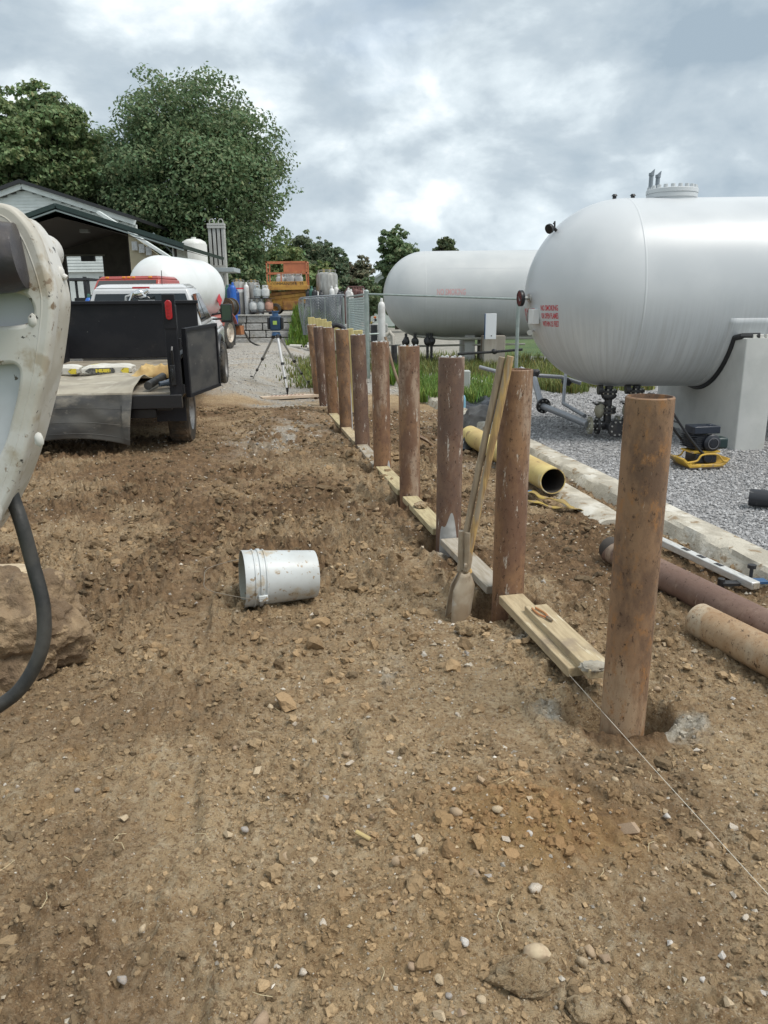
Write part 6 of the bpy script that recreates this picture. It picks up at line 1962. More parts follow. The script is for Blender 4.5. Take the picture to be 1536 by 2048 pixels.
def bbq_proto(mat):
    t_ = thing('propane_cylinder', 'x', 'cylinder', (0, 0, -50), group='squat propane cylinders on the terrace')
    MB().lathe([(0.001, 0.03), (0.10, 0.03), (0.145, 0.06), (0.155, 0.10), (0.155, 0.26), (0.145, 0.31), (0.10, 0.345), (0.03, 0.355), (0.001, 0.355)], n=24).build('vessel', mat, t_)
    MB().lathe([(0.105, 0.0), (0.11, 0.0), (0.11, 0.05), (0.105, 0.05)], n=20).build('foot_ring', mat, t_)
    MB().lathe([(0.10, 0.33), (0.103, 0.33), (0.103, 0.385), (0.10, 0.385)], n=20).build('collar', mat, t_)
    b_ = MB().lathe([(0.10, 0.43), (0.108, 0.435), (0.108, 0.455), (0.10, 0.46)], n=20)
    for q in range(4):
        a = q*math.pi/2+0.5
        b_.box((0.103*math.cos(a), 0.103*math.sin(a), 0.405), (0.02, 0.06, 0.09), rz=a)
    b_.build('carry_ring', mat, t_)
    MB().cyl((0, 0, 0.35), (0, 0, 0.43), 0.018, n=8).build('valve', BRASS, t_)
    return t_
def tall_proto(mat, r, h, name='gas_cylinder', group='tall gas cylinders on the terrace', capm=None):
    t_ = thing(name, 'x', 'cylinder', (0, 0, -50), group=group)
    MB().lathe([(0.001, 0.0), (r*0.95, 0.0), (r, 0.02), (r, h*0.82), (r*0.92, h*0.87), (r*0.65, h*0.915), (r*0.36, h*0.93), (0.001, h*0.935)], n=18).build('shell', mat, t_)
    MB().lathe([(r*0.38, h*0.92), (r*0.38, h*0.975), (r*0.25, h), (0.001, h)], n=12).build('valve_cap', capm or mat, t_)
    return t_
protos = {}
def place_bbq(mat, px, py, Y, z, label):
    if ('b', mat.name) not in protos:
        protos[('b', mat.name)] = bbq_proto(mat)
        o_ = protos[('b', mat.name)]
        o_['label'] = label
    else:
        o_ = copy_tree(protos[('b', mat.name)], label=label)
    p = at(px, py, Y)
    o_.location = (p.x, Y, z)
    o_.rotation_euler = (0, 0, px*0.37)
    return o_
def place_tall(mat, r, h, px, Y, z, label, name='gas_cylinder', group='tall gas cylinders on the terrace', capm=None, tilt=0.0):
    k = ('t', mat.name, round(r, 3), round(h, 3))
    if k not in protos:
        protos[k] = tall_proto(mat, r, h, name, group, capm)
        o_ = protos[k]
        o_['label'] = label
    else:
        o_ = copy_tree(protos[k], label=label)
    o_['group'] = group
    p = at(px, 600, Y)
    o_.location = (p.x, Y, z)
    o_.rotation_euler = (tilt, 0, px*0.3)
    return o_
ZT = 1.31
YC = 30.2
# pallets under the squat cylinders
PAL_ = M('pallet_dark', (0.035, 0.033, 0.035, 1), 0.8)
p0_, p1_ = at(502, 622, YC), at(545, 622, YC)
t = thing('pallet', 'dark pallet under the stacked propane cylinders on the wall', 'pallet', ((p0_.x+p1_.x)/2, YC, ZT))
MB().box((0, 0, 0.10), (p1_.x-p0_.x, 0.55, 0.05)).build('deck', PAL_, t)
for q in (-1, 0, 1):
    MB().box((q*(p1_.x-p0_.x)*0.42, 0, 0.035), (0.10, 0.5, 0.08)).build('runner', PAL_ if q else PWH, t)
zb = ZT+0.13
for k, (px, m_, lb) in enumerate(((507, PWH, 'cream squat propane cylinder, leftmost of the lower row'), (522, PGR, 'pale squat propane cylinder, middle of the lower row'),
                                 (538, PPK, 'pinkish squat propane cylinder beside the lift wheel'))):
    place_bbq(m_, px, 610, YC-0.05, zb, lb)
t = thing('divider_board', 'thin dark board between the two rows of propane cylinders', 'board', (at(524, 600, YC).x, YC, zb+0.465))
MB().box((0, 0, 0.01), (0.95, 0.42, 0.02)).build('sheet', PAL_, t)
for k, (px, m_, lb) in enumerate(((515, PGR, 'pale squat propane cylinder, left of the upper row'), (531, PWH, 'white squat propane cylinder with purple tag behind, upper row'))):
    place_bbq(m_, px, 590, YC-0.05, zb+0.49, lb)
LIFTZ = 1.31+hz_(571)
for k, (px, m_, lb) in enumerate(((560, PWH, 'white propane cylinder on the lift deck, leftmost'), (573, PGR, 'pale propane cylinder on the lift deck, second from left'),
                                 (581, PWH, 'white propane cylinder in the middle of the lift deck'), (591, PGR, 'pale propane cylinder on the lift deck, second from right'), (598, PWH, 'white propane cylinder on the lift deck, rightmost'))):
    place_bbq(m_, px, 560, YL+(0.1 if k % 2 else -0.1), LIFTZ, lb)
# dewars
def dewar(px, Y, z, r, h, mat, label, group='steel dewars on the terrace', legs=False):
    p = at(px, 600, Y)
    t_ = thing('steel_dewar', label, 'dewar', (p.x, Y, z), group=group)
    MB().lathe([(0.001, 0.0), (r*0.96, 0.0), (r, 0.03), (r, h*0.86), (r*0.93, h*0.91), (r*0.6, h*0.95), (0.001, h*0.96)], n=32).build('shell', mat, t_)
    MB().lathe([(r*0.80, h*0.985), (r*0.86, h*0.985), (r*0.86, h*1.0), (r*0.80, h*1.0)], n=28).build('top_ring', mat, t_)
    b_ = MB()
    for q in range(4):
        a = q*math.pi/2+0.4
        b_.box((r*0.82*math.cos(a), r*0.82*math.sin(a), h*0.95), (0.03, 0.05, h*0.10), rz=a)
    b_.build('ring_posts', mat, t_)
    for q in range(4):
        a = q*1.6+0.7
        MB().cyl((r*0.4*math.cos(a), r*0.4*math.sin(a), h*0.94), (r*0.4*math.cos(a), r*0.4*math.sin(a), h*1.03), 0.03, n=8).build('valve', BRASS, t_)
    return t_
dewar(479, 30.6, ZT, 0.25, 1.30, STAINL, 'steel dewar with red label band, beside the blue cylinder')
p = at(479, 600, 30.6)
dewar(508, 30.9, ZT, 0.25, 1.28, STAINL, 'steel dewar standing behind the squat propane cylinders')
t = thing('label_band', 'red and white label wrapped round the steel dewar by the blue cylinder', 'label', (p.x, 30.6, ZT+0.95))
MB().lathe([(0.253, 0.0), (0.253, 0.05)], n=24).build('red_band', RED, t)
MB().lathe([(0.254, -0.12), (0.254, -0.005)], n=24).build('white_band', PWH, t)
dewar(655, 31.0, ZT+0.02, 0.42, 1.62, STAINL, 'wide steel vessel with valves on top, right of the scissor lift', 'steel dewars on the terrace')
# tall cylinders on the terrace, left of the dewars
place_tall(CBL, 0.115, 1.45, 467, 28.3, 1.0, 'bright blue tall gas cylinder behind the red truck', group='tall gas cylinders on the terrace')
place_tall(CNV, 0.115, 1.35, 461, 28.8, 1.05, 'dark navy gas cylinder left of the bright blue one')
place_tall(CGN, 0.115, 1.35, 456, 29.2, 1.05, 'green-grey gas cylinder next to the white gas tank')
place_tall(CWT, 0.10, 1.20, 494, 30.4, ZT, 'plain white slim cylinder between the two dewars')
place_tall(CBK, 0.10, 1.15, 489, 30.7, ZT, 'black slim cylinder between the two dewars')
place_tall(CNV, 0.10, 1.0, 474, 30.2, ZT-0.05, 'short navy cylinder in front of the labelled dewar')
rc_ = random.Random(9)
# crowd of cylinders right of the lift, behind the rolled mesh
row = [(617, CBK, 1.05), (624, CGN, 1.15), (630, CBK, 1.1), (636, CWT, 0.95), (643, CBK, 1.0), (664, CWT, 1.15), (673, CWT, 1.2), (679, CBK, 1.0), (685, CBK, 0.95), (690, CGN, 0.9),
       (697, CWT, 1.35), (702, CWT, 1.30), (707, CRD, 1.35), (712, CRD, 1.4), (717, CRD, 1.38), (722, CRD, 1.36), (728, CWT, 1.32)]
ad_ = ['black cylinder nearest the lift rail', 'green cylinder right of the lift rail', 'black cylinder third from the lift rail', 'white cylinder in front of the steel vessel, left one',
       'black cylinder in front of the steel vessel', 'white capped cylinder at the right foot of the steel vessel', 'white capped cylinder right of the steel vessel, taller',
       'black cylinder right of the white capped pair', 'black cylinder fifth left of the caged cylinders', 'green cylinder just left of the caged cylinders',
       'white cylinder at the left corner of the caged group', 'white cylinder second from left in the cage', 'red-brown cylinder third in the cage', 'red-brown cylinder fourth in the cage',
       'red-brown cylinder fifth in the cage', 'red-brown cylinder sixth in the cage', 'white cylinder at the right end of the caged group']
for (px, m_, h__), lb in zip(row, ad_):
    place_tall(m_, 0.11, h__+(0.2 if px < 695 else 0.0), px, 30.4+rc_.uniform(-0.3, 0.3) if px < 695 else 27.0+rc_.uniform(-0.2, 0.2), 1.0 if px < 695 else 0.85, lb, group='gas cylinders right of the lift')
# hoop over the caged cylinders
t = thing('cylinder_cage', 'rusty hooped cage round the cylinders near the white house', 'cage', (at(712, 600, 27.0).x, 27.0, 0.8))
c_ = t.location.copy()
for q in (-0.32, 0.32):
    MB().tube([(c_.x-0.36, c_.y+q, 0.8), (c_.x-0.36, c_.y+q, 2.05), (c_.x-0.25, c_.y+q, 2.22), (c_.x+0.25, c_.y+q, 2.22), (c_.x+0.36, c_.y+q, 2.05), (c_.x+0.36, c_.y+q, 0.8)], 0.022, 8).build('hoop', CRD, t, org=c_)
MB().box((c_.x, c_.y, 0.80), (0.9, 0.8, 0.06)).build('base', CRD, t, org=c_)

# ================================================================== WALL BLOCKS BEHIND THE FENCE, CONE, PUMP
t = thing('block_row', 'low run of pale concrete blocks behind the chain-link fence', 'wall', (at(690, 640, 26.2).x, 26.2, 0))
c_ = t.location.copy()
for r_ in range(3):
    for q in range(9):
        x_ = at(622, 640, 26.2).x+q*0.30+(0.15 if r_ % 2 else 0)
        MB().box((x_, 26.2, 0.30+r_*0.29), (0.29, 0.3, 0.275)).build('block', STONEW, t, bev=0.02, org=c_)
CONE = M('faded_cone', (0.62, 0.38, 0.33, 1), 0.7)
cp = at(724, 655, 22.5)
t = thing('traffic_cone', 'faded pink traffic cone behind the fence', 'cone', (cp.x, 22.5, 0.45))
MB().box((0, 0, 0.015), (0.36, 0.36, 0.03)).build('cone_base', CONE, t, bev=0.008)
MB().lathe([(0.14, 0.03), (0.035, 0.70), (0.025, 0.71)], n=20).build('cone_shell', CONE, t)
for z_ in (0.30, 0.48):
    r_ = 0.14-0.105*(z_-0.03)/0.67
    MB().lathe([(r_+0.003, z_), (r_-0.010, z_+0.09)], n=20).build('band', PWH, t)
hp_ = at(739, 650, 24.5)
t = thing('blue_drum', 'blue plastic sheet roll hanging behind the fence', 'roll', (at(702, 620, 24.6).x, 24.6, 0.75))
MB().lathe([(0.001, 0), (0.07, 0), (0.10, 0.3), (0.11, 0.65), (0.001, 0.66)], n=16).build('sheet', M('pale_blue', (0.10, 0.22, 0.42, 1), 0.6), t)
# dark cabinet and slim white cylinder by the far tank head
cp = at(748, 655, 18.6)
t = thing('dark_cabinet', 'dark grey metal cabinet left of the far tank', 'cabinet', (cp.x, 18.6, 0.5))
MB().box((0, 0, 0.33), (0.15, 0.18, 0.66)).build('cabinet_body', M('cabinet_grey', (0.045, 0.047, 0.052, 1), 0.6), t, bev=0.01)
cp = at(763, 655, 18.4)
place_tall(CWT, 0.085, 1.15, 763, 18.4, 0.62, 'slim white cylinder standing at the left end of the far tank', group='cylinders by the far tank')
t = thing('pressure_regulator', 'brass and white regulator fittings on top of the dark cabinet', 'regulator', (at(747, 630, 18.6).x, 18.6, 1.17))
for q in range(5):
    MB().blob((rc_.uniform(-0.06, 0.06), 0, 0.04+q*0.03), 0.035, q, 1, 0.3).build('fitting', (BRASS, PWH, BLACKPT, PWH, M('orange_ball', (0.70, 0.20, 0.05, 1), 0.5))[q], t)

# ================================================================== CHAIN-LINK FENCE
fy = 17.6
f1, f2 = at(733, 588, fy), at(1037, 598, fy)
ZTOP = f1.z
FENP = M('fence_galvanized', (0.36, 0.41, 0.39, 1), 0.45, 0.5, col2=(0.29, 0.34, 0.32, 1), sc=10)
t = thing('chain_link_fence', 'galvanized chain-link fence frame with a long top rail before the far tank', 'fence', (f1.x, fy, 0))
fo = t.location.copy()
f2 = Vector((f2.x, fy, f1.z))
MB().cyl((f1.x, fy, -0.2), (f1.x, fy, ZTOP+0.04), 0.055, n=16).build('corner_post', FENP, t, org=fo)
MB().lathe([(0.058, 0), (0.06, 0.03), (0.03, 0.06), (0.001, 0.065)], (f1.x, fy, ZTOP+0.03), n=14).build('post_cap', FENP, t, org=fo)
f2z = at(1037, 598, fy-1.2)
pr = Vector((f2z.x, fy-1.2, f2z.z))
MB().cyl((pr.x, pr.y, -0.1), pr, 0.038, n=14).build('line_post', FENP, t, org=fo)
MB().cyl((f1.x, fy, ZTOP), pr, 0.022, n=10).cyl(pr, pr+(pr-Vector((f1.x, fy, ZTOP)))*0.08, 0.022, n=10).build('top_rail', FENP, t, org=fo)
MB().cyl((f1.x, fy, 0.98), (f1.x+0.26, fy+0.1, 0.99), 0.02, n=8).build('brace', FENP, t, org=fo)
far_posts = [(686, 25.0), (695, 23.0)]
pl_ = Vector((f1.x, fy, ZTOP))
for k, (px, Y) in enumerate(far_posts):
    q_ = at(px, 590 if k == 0 else 588, Y)
    MB().cyl((q_.x, Y, 0), (q_.x, Y, ZTOP), 0.035, n=12).build('line_post', FENP, t, org=fo)
q_ = at(697, 590, 23.0)
MB().cyl(pl_, (q_.x, 23.0, ZTOP), 0.022, n=10).build('top_rail', FENP, t, org=fo)
def wire_sheet(fn, nu, nv, r=0.004):
    """diamond mesh: zigzag wires mapped by fn(u, v) -> point; u, v counted in cells"""
    b_ = MB()
    for s_ in (1, -1):
        for k in range(-nv, nu+1):
            pts = []
            for j in range(nv+1):
                i = k+j if s_ > 0 else k+nv-j
                if 0 <= i <= nu:
                    pts.append(fn(i, j))
            if len(pts) > 1:
                b_.tube(pts, r, 3, caps=False)
    return b_
# short mesh bay between corner post and the next post
q_ = Vector((at(697, 590, 23.0).x, 23.0, 0))
ms = wire_sheet(lambda i, j: Vector((f1.x, fy, 0.15)).lerp(Vector((q_.x, q_.y, 0.15)), i/46)+Vector((0, 0, j*(ZTOP-0.2)/14)), 46, 14, 0.0045)
stuff(ms.build('mesh_wire', FENP, t, org=fo, smooth=0))
# mesh fabric rolled up and hung over the rail
rc0 = at(645, 612, 22.0)
t = thing('mesh_roll', 'big loose roll of chain-link mesh standing behind the far bollards', 'mesh roll', (rc0.x, 22.0, 0.85))
ro = t.location.copy()
def roll_fn(i, j, turns=2.6, nu=90):
    a = turns*2*math.pi*i/nu
    R_ = 0.30+0.28*i/nu
    z_ = 0.86+0.075*j*(1-0.00*i)
    wob = 0.05*math.sin(a*0.7+j*0.3)
    return Vector((rc0.x+(R_*1.08+wob)*math.cos(a), 22.0+(R_*0.8)*math.sin(a), z_+0.04*math.cos(a+0.5)))
MESHG = M('mesh_grey', (0.24, 0.26, 0.28, 1), 0.55, 0.4)
ms = wire_sheet(lambda i, j: roll_fn(i, j), 90, 13, 0.0045)
stuff(ms.build('mesh_wire', MESHG, t, org=ro, smooth=0))
for R_ in (0.56,):
    MB().tube([Vector((rc0.x+R_*1.1*math.cos(a), 22.0+R_*0.8*math.sin(a), 1.85+0.04*math.cos(a+0.5))) for a in [2*math.pi*k/30 for k in range(31)]], 0.018, 8).build('rim_wire', MESHG, t, org=ro)
for k in range(9):
    a = 2*math.pi*k/9
    MB().cyl((rc0.x+0.56*math.cos(a), 22.0+0.44*math.sin(a), 0.86), (rc0.x+0.58*math.cos(a), 22.0+0.45*math.sin(a), 1.84), 0.012, n=6).build('stay', FENP, t, org=ro)

# yellow-painted posts behind the far bollards
YPOST = M('pale_yellow_post', (0.56, 0.48, 0.22, 1), 0.7, col2=(0.48, 0.40, 0.17, 1), sc=4, stretch=(5, 5, 1))
yl = [(622, 634, 15.6), (635, 636, 15.3), (646, 638, 15.0), (656, 643, 14.6), (676, 651, 13.0), (698, 657, 11.8), (716, 660, 11.2)]
ylb = ['pale yellow post behind the farthest bollard', 'pale yellow post second from the far end of the yellow row', 'pale yellow post third from the far end of the yellow row',
       'pale yellow post behind the eighth bollard', 'pale yellow post peeping over the seventh bollard', 'pale yellow post behind the black hose end', 'pale yellow post nearest the fence corner post']
for (px, py, Y), lb in zip(yl, ylb):
    p = at(px, py, Y)
    t = thing('yellow_post', lb, 'post', (p.x+p.z*0.062, Y, 0), rz=0.0, group='pale yellow posts behind the far bollards')
    t.rotation_euler = (0, -0.062, 0)
    MB().box((0, 0, p.z/2-0.1), (0.125, 0.10, p.z+0.2)).build('post', YPOST, t, bev=0.006)
hq = catmull([at(664, 652, 11.0), at(674, 650, 11.0), at(684, 654, 11.0), at(690, 663, 11.0), at(694, 690, 11.0), at(697, 760, 11.0)], 6)
t = thing('corrugated_hose', 'short black hose bent over the seventh bollard top', 'hose', hq[0])
MB().tube(hq, 0.035, 10).build('hose', BLACKP, t, org=hq[0])

# ================================================================== PAVILION AND HOUSES
YP = 30.0
GRN = M('dark_green_metal', (0.018, 0.038, 0.033, 1), 0.4, col2=(0.014, 0.03, 0.027, 1), sc=3)
SOFF = M('brown_soffit', (0.055, 0.045, 0.038, 1), 0.8)
BRNW = M('dark_brown_wall', (0.060, 0.052, 0.042, 1), 0.8, col2=(0.045, 0.038, 0.03, 1), sc=2)
SIDING = M('white_siding', (0.66, 0.70, 0.69, 1), 0.6, col2=(0.60, 0.64, 0.63, 1), sc=2)
pk, ev = at(112, 410, YP), at(368, 490, YP)
t = thing('open_pavilion', 'open dark green roofed pavilion behind the pickup truck', 'pavilion', (pk.x, YP, 0.3))
po = t.location.copy()
run, dz = ev.x-pk.x, pk.z-ev.z
for sx in (-1, 1):
    nrm = Vector((sx*dz, 0, run)).normalized()
    e = Vector((pk.x+sx*run, YP, ev.z))
    rf = MB().add([Vector((pk.x, YP, pk.z)), e, e+Vector((0, 7.5, 0)), Vector((pk.x, YP+7.5, pk.z)),
              Vector((pk.x, YP, pk.z))-nrm*0.14, e-nrm*0.14, e+Vector((0, 7.5, 0))-nrm*0.14, Vector((pk.x, YP+7.5, pk.z))-nrm*0.14],
             [(0, 1, 2, 3), (7, 6, 5, 4), (0, 4, 5, 1), (1, 5, 6, 2), (2, 6, 7, 3)]).build('roof_sheet', GRN, t, org=po, smooth=0)
    for k, (dn, th) in enumerate(((0.0, 0.16), (0.17, 0.05))):
        a_, c_ = Vector((pk.x, YP-0.06-0.02*k, pk.z-0.02-dn)), Vector((e.x, YP-0.06-0.02*k, e.z-0.02-dn))
        MB().bar(a_, c_, 0.06, th).build('barge_board', GRN if k == 0 else M('grey_trim', (0.20, 0.24, 0.24, 1), 0.6), rf, org=po)
    MB().add([Vector((pk.x, YP+0.02, pk.z-0.40)), e+Vector((-sx*0.02, 0.02, -0.17)), e+Vector((-sx*0.02, 7.4, -0.17)), Vector((pk.x, YP+7.4, pk.z-0.40))], [(0, 1, 2, 3)]).build('ceiling', SOFF, t, org=po, smooth=0)
wy = YP+6.8
dl_, dr_ = at(132, 515, wy).x, at(206, 515, wy).x
dtop = at(170, 512, wy).z
wl_, wr_ = pk.x-run+0.3, at(258, 500, wy).x
for (x0_, x1_, z0_, z1_, nm) in ((wl_, dl_, 0.2, ev.z+1.2, 'back_wall'), (dr_, wr_, 0.2, ev.z+1.25, 'back_wall'), (dl_, dr_, dtop, ev.z+1.25, 'wall_header')):
    MB().box(((x0_+x1_)/2, wy, (z0_+z1_)/2), (x1_-x0_, 0.15, z1_-z0_)).build(nm, BRNW, t, org=po)
MB().box(((dl_+dr_)/2, wy-0.1, dtop+0.02), (dr_-dl_+0.3, 0.08, 0.08)).build('door_lintel', M('door_trim', (0.20, 0.19, 0.16, 1), 0.7), t, org=po)
MB().box((at(180, 520, wy).x, wy-0.2, at(180, 518, wy).z), (0.6, 0.2, 0.22)).build('heater_box', CBK, t, org=po)
MB().box((at(170, 462, YP+2).x, YP+2, at(170, 462, YP+2).z), (0.35, 0.25, 0.14)).build('ceiling_lamp', M('lamp_grey', (0.14, 0.14, 0.13, 1), 0.5), t, org=po, bev=0.01)
for (px, Y) in ((350, YP+0.8), (335, YP+5.5), (60, YP+0.8)):
    p = at(px, 520, Y)
    MB().box((p.x, Y, 2.0), (0.15, 0.15, 3.6)).build('post', BRNW, t, org=po)
MB().bar(at(306, 466, YP+1.0), at(347, 508, YP+1.0), 0.05, 0.05).build('brace', M('grey_trim', (0.2, 0.24, 0.24, 1), 0.6), t, org=po)
sa, sb2 = at(343, 474, YP+0.5), at(366, 492, YP+3.2)
zt0, zt1 = sa.z, at(366, 492, YP+3.2).z
for q in range(9):
    z_ = at(343, 480, YP+0.5).z-0.1*q-0.05
    MB().bar((sa.x, YP+0.5, z_), (sb2.x+0.1, YP+3.4, z_-0.02), 0.02, 0.095).build('siding_board', SIDING, t, org=po)
# cream outbuilding seen through the pavilion
cb0, cb1 = at(253, 480, 41.0), at(330, 512, 41.0)
t = thing('cream_shed', 'cream walled shed seen through the pavilion opening', 'shed', (cb0.x, 41, 0.3))
so = t.location.copy()
CREAM = M('cream_wall', (0.52, 0.46, 0.32, 1), 0.7, col2=(0.46, 0.40, 0.28, 1), sc=1)
MB().add([(cb0.x-1, 41, 0.3), (cb1.x, 41, 0.3), (cb1.x, 41, cb1.z-0.2), (cb0.x-1, 41, cb0.z+1.2)], [(0, 1, 2, 3)]).build('wall', CREAM, t, org=so, smooth=0, solid=0.2)
MB().bar((cb0.x-1.2, 40.8, cb0.z+1.3), (cb1.x+0.3, 40.8, cb1.z-0.1), 0.5, 0.14).build('roof_edge', SIDING, t, org=so)
for k in range(3):
    p = at(270+k*14, 492+k*5, 40.9)
    MB().box((p.x, 40.85, p.z), (0.28, 0.06, 0.42)).build('window', PWH, t, org=so)
p = at(257, 530, 36.0)
t = thing('brown_partition', 'dark brown timber screen at the right side of the pavilion', 'screen', (p.x, 36, 0.3))
MB().box((1.1, 0, 1.35), (2.3, 0.12, 2.3)).build('boards', BRNW, t)
# white gabled house behind
YH = 44.0
hk, he = at(44, 368, YH), at(268, 440, YH)
run, dz = he.x-hk.x, hk.z-he.z
t = thing('white_house', 'white sided gabled house with dark roof edge behind the pavilion', 'house', (hk.x, YH, 0.3))
ho = t.location.copy()
MB().add([(hk.x-run, YH+0.3, 0.3), (hk.x+run, YH+0.3, 0.3), (hk.x+run, YH+0.3, he.z-0.2), (hk.x, YH+0.3, hk.z-0.25), (hk.x-run, YH+0.3, he.z-0.2)], [(0, 1, 2, 3, 4)]).build('gable_wall', SIDING, t, org=ho, smooth=0, solid=0.2)
for q in range(26):
    z_ = hk.z-0.42-0.16*q
    half = min(run, (hk.z-0.25-z_)/dz*run)-0.1
    if half > 0.2:
        R_ = Matrix.Rotation(rad(-9), 3, 'X')
        MB().box((hk.x, YH+0.17, z_), (2*half, 0.02, 0.17), R=R_).build('clapboard', SIDING, t, org=ho)
for sx in (-1, 1):
    e = Vector((hk.x+sx*(run+0.1), YH, he.z-0.03))
    MB().bar((hk.x, YH-0.1, hk.z-0.12), e+Vector((0, -0.1, -0.12)), 0.10, 0.26).build('white_fascia', SIDING, t, org=ho)
    MB().add([Vector((hk.x, YH-0.3, hk.z+0.02)), e+Vector((0, -0.3, 0.02)), e+Vector((0, 9, 0.02)), Vector((hk.x, YH+9, hk.z+0.02)), Vector((hk.x, YH-0.3, hk.z+0.20)), e+Vector((0, -0.3, 0.20)), e+Vector((0, 9, 0.20)), Vector((hk.x, YH+9, hk.z+0.20))],
             [(3, 2, 1, 0), (4, 5, 6, 7), (0, 1, 5, 4), (1, 2, 6, 5), (2, 3, 7, 6), (3, 0, 4, 7)]).build('roof', CBK, t, org=ho, smooth=0)
# forklift and blue cylinders under the pavilion
fk = at(158, 600, 27.5)
t = thing('forklift', 'dark forklift with overhead guard standing in the pavilion', 'forklift', (fk.x, 28.0, 0.32))
FKB = M('forklift_dark', (0.028, 0.030, 0.034, 1), 0.5)
MB().box((0, 0, 0.75), (1.0, 1.7, 0.8)).build('body', FKB, t, bev=0.08, seg=3)
for sx in (-1, 1):
    for sy in (-0.6, 0.5):
        MB().box((sx*0.42, sy, 1.6), (0.07, 0.07, 1.3)).build('guard_post', FKB, t)
MB().box((0, -0.05, 2.26), (0.98, 1.3, 0.07)).build('overhead_guard', FKB, t)
MB().box((0, -0.2, 1.35), (0.5, 0.15, 0.6)).box((0, -0.35, 1.08), (0.5, 0.4, 0.12)).build('seat', CBK, t, bev=0.03)
for sx in (-1, 1):
    wheel(t, (sx*0.45, -0.6, 0.30), 0.30, 0.22, TYRE, RIM, sx, 5, 'wheel')
MB().box((-0.30, 1.05, 1.3), (0.10, 0.12, 2.2)).build('mast', FKB, t)
MB().box((0.30, 1.05, 1.3), (0.10, 0.12, 2.2)).build('mast', FKB, t)
for k, (px, m_, h__, lb) in enumerate(((178, CBL, 1.75, 'blue gas cylinder in the pavilion, leftmost of three'), (189, CBL, 1.75, 'blue gas cylinder in the pavilion, middle of three'), (202, CBL, 1.72, 'blue gas cylinder in the pavilion, next to the red cab'),
                                 (160, CNV, 1.25, 'short navy cylinder below the forklift guard'))):
    place_tall(m_, 0.135, h__, px, 26.0 if k < 3 else 25.6, 0.32, lb, group='blue cylinders under the pavilion', capm=CGN)
# upright white vessel and finned vaporizer
vp = at(393, 560, 40.0)
vt = at(393, 477, 40.0)
t = thing('upright_tank', 'upright white cryogenic tank with domed top beside the vaporizer', 'tank', (vp.x, 40.0, 0.3))
rv = (at(418, 520, 40).x-at(368, 520, 40).x)/2*1.0
VWH = M('vessel_white', (0.66, 0.67, 0.64, 1), 0.45, col2=(0.58, 0.58, 0.54, 1), sc=1.0, stretch=(2, 2, 0.4))
hh = vt.z-0.3
MB().lathe([(rv, 0.0), (rv, hh-0.30), (rv*0.9, hh-0.16), (rv*0.55, hh-0.04), (0.001, hh)], n=40).build('shell', VWH, t, smooth=50)
MB().lathe([(0.12, hh-0.05), (0.12, hh+0.06), (0.001, hh+0.07)], n=14).build('top_boss', VWH, t)
ta, tb = at(416, 447, 38.5), at(449, 447, 38.5)
t = thing('finned_vaporizer', 'tall pale finned vaporizer tower with two hoops on top', 'vaporizer', ((ta.x+tb.x)/2, 38.5, 0.3))
wv, hv = tb.x-ta.x, ta.z-0.3
VG = M('vaporizer_grey', (0.46, 0.455, 0.43, 1), 0.55, 0.2, col2=(0.38, 0.375, 0.35, 1), sc=2)
for q in range(4):
    MB().box(((q-1.5)*wv*0.265, 0, hv*0.5), (wv*0.175, 0.35, hv)).build('fin', VG, t, bev=0.01)
for z_ in (hv-0.06, hv-0.18, hv*0.60, hv*0.3):
    MB().box((0, -0.05, z_), (wv*(1.04 if z_ > hv*0.9 else 0.98), 0.36, 0.10 if z_ > hv*0.9 else 0.30)).build('tie_bar', VG, t)
for q in (-0.27, 0.27):
    MB().tube([(q*wv-0.11+0.0, 0, hv), (q*wv-0.11, 0, hv+0.10), (q*wv-0.05, 0, hv+0.19), (q*wv+0.05, 0, hv+0.19), (q*wv+0.11, 0, hv+0.10), (q*wv+0.11, 0, hv)], 0.025, 8).build('return_bend', VG, t)
MB().box((0, 0.25, hv*0.5), (wv*0.9, 0.04, hv*0.95)).build('rear_panel', CBK, t)
p = at(448, 540, 36.0)
t = thing('grey_canopy', 'small grey flat canopy on a post right of the white gas tank', 'canopy', (p.x, 36.0, 0.3))
MB().box((0, 0.5, p.z-0.3), (1.0, 1.6, 0.18)).build('canopy_roof', M('canopy_grey', (0.36, 0.40, 0.42, 1), 0.5), t, bev=0.01)
MB().box((-0.15, 0.2, (p.z-0.3)/2), (0.12, 0.12, p.z-0.35)).build('canopy_post', PWH, t)
# far white house between the trees
YF = 75.0
fa, fp = at(728, 585, YF), at(757, 556, YF)
t = thing('distant_house', 'small white house far away beside the far tank', 'house', (fp.x, YF, -0.3))
go = t.location.copy()
hw = 4.2
MB().add([(fp.x-1.6, YF, -0.3), (fp.x+hw, YF, -0.3), (fp.x+hw, YF, fa.z+0.6), (fp.x+1.6, YF, fp.z+0.9), (fp.x-1.6, YF, fa.z+0.6)], [(0, 1, 2, 3, 4)]).build('gable_wall', SIDING, t, org=go, smooth=0, solid=0.2)
for (a_, c_) in (((fp.x-2.2, fa.z+0.3), (fp.x+1.6, fp.z+1.1)), ((fp.x+1.6, fp.z+1.1), (fp.x+hw+0.4, fa.z+0.3))):
    MB().bar((a_[0], YF+1.5, a_[1]), (c_[0], YF+1.5, c_[1]), 4.0, 0.18).build('roof', M('pale_roof', (0.40, 0.44, 0.45, 1), 0.7), t, org=go)
MB().box((fp.x+0.2, YF-0.1, fa.z-0.2), (0.8, 0.1, 1.0)).build('window', GLASS, t, org=go)

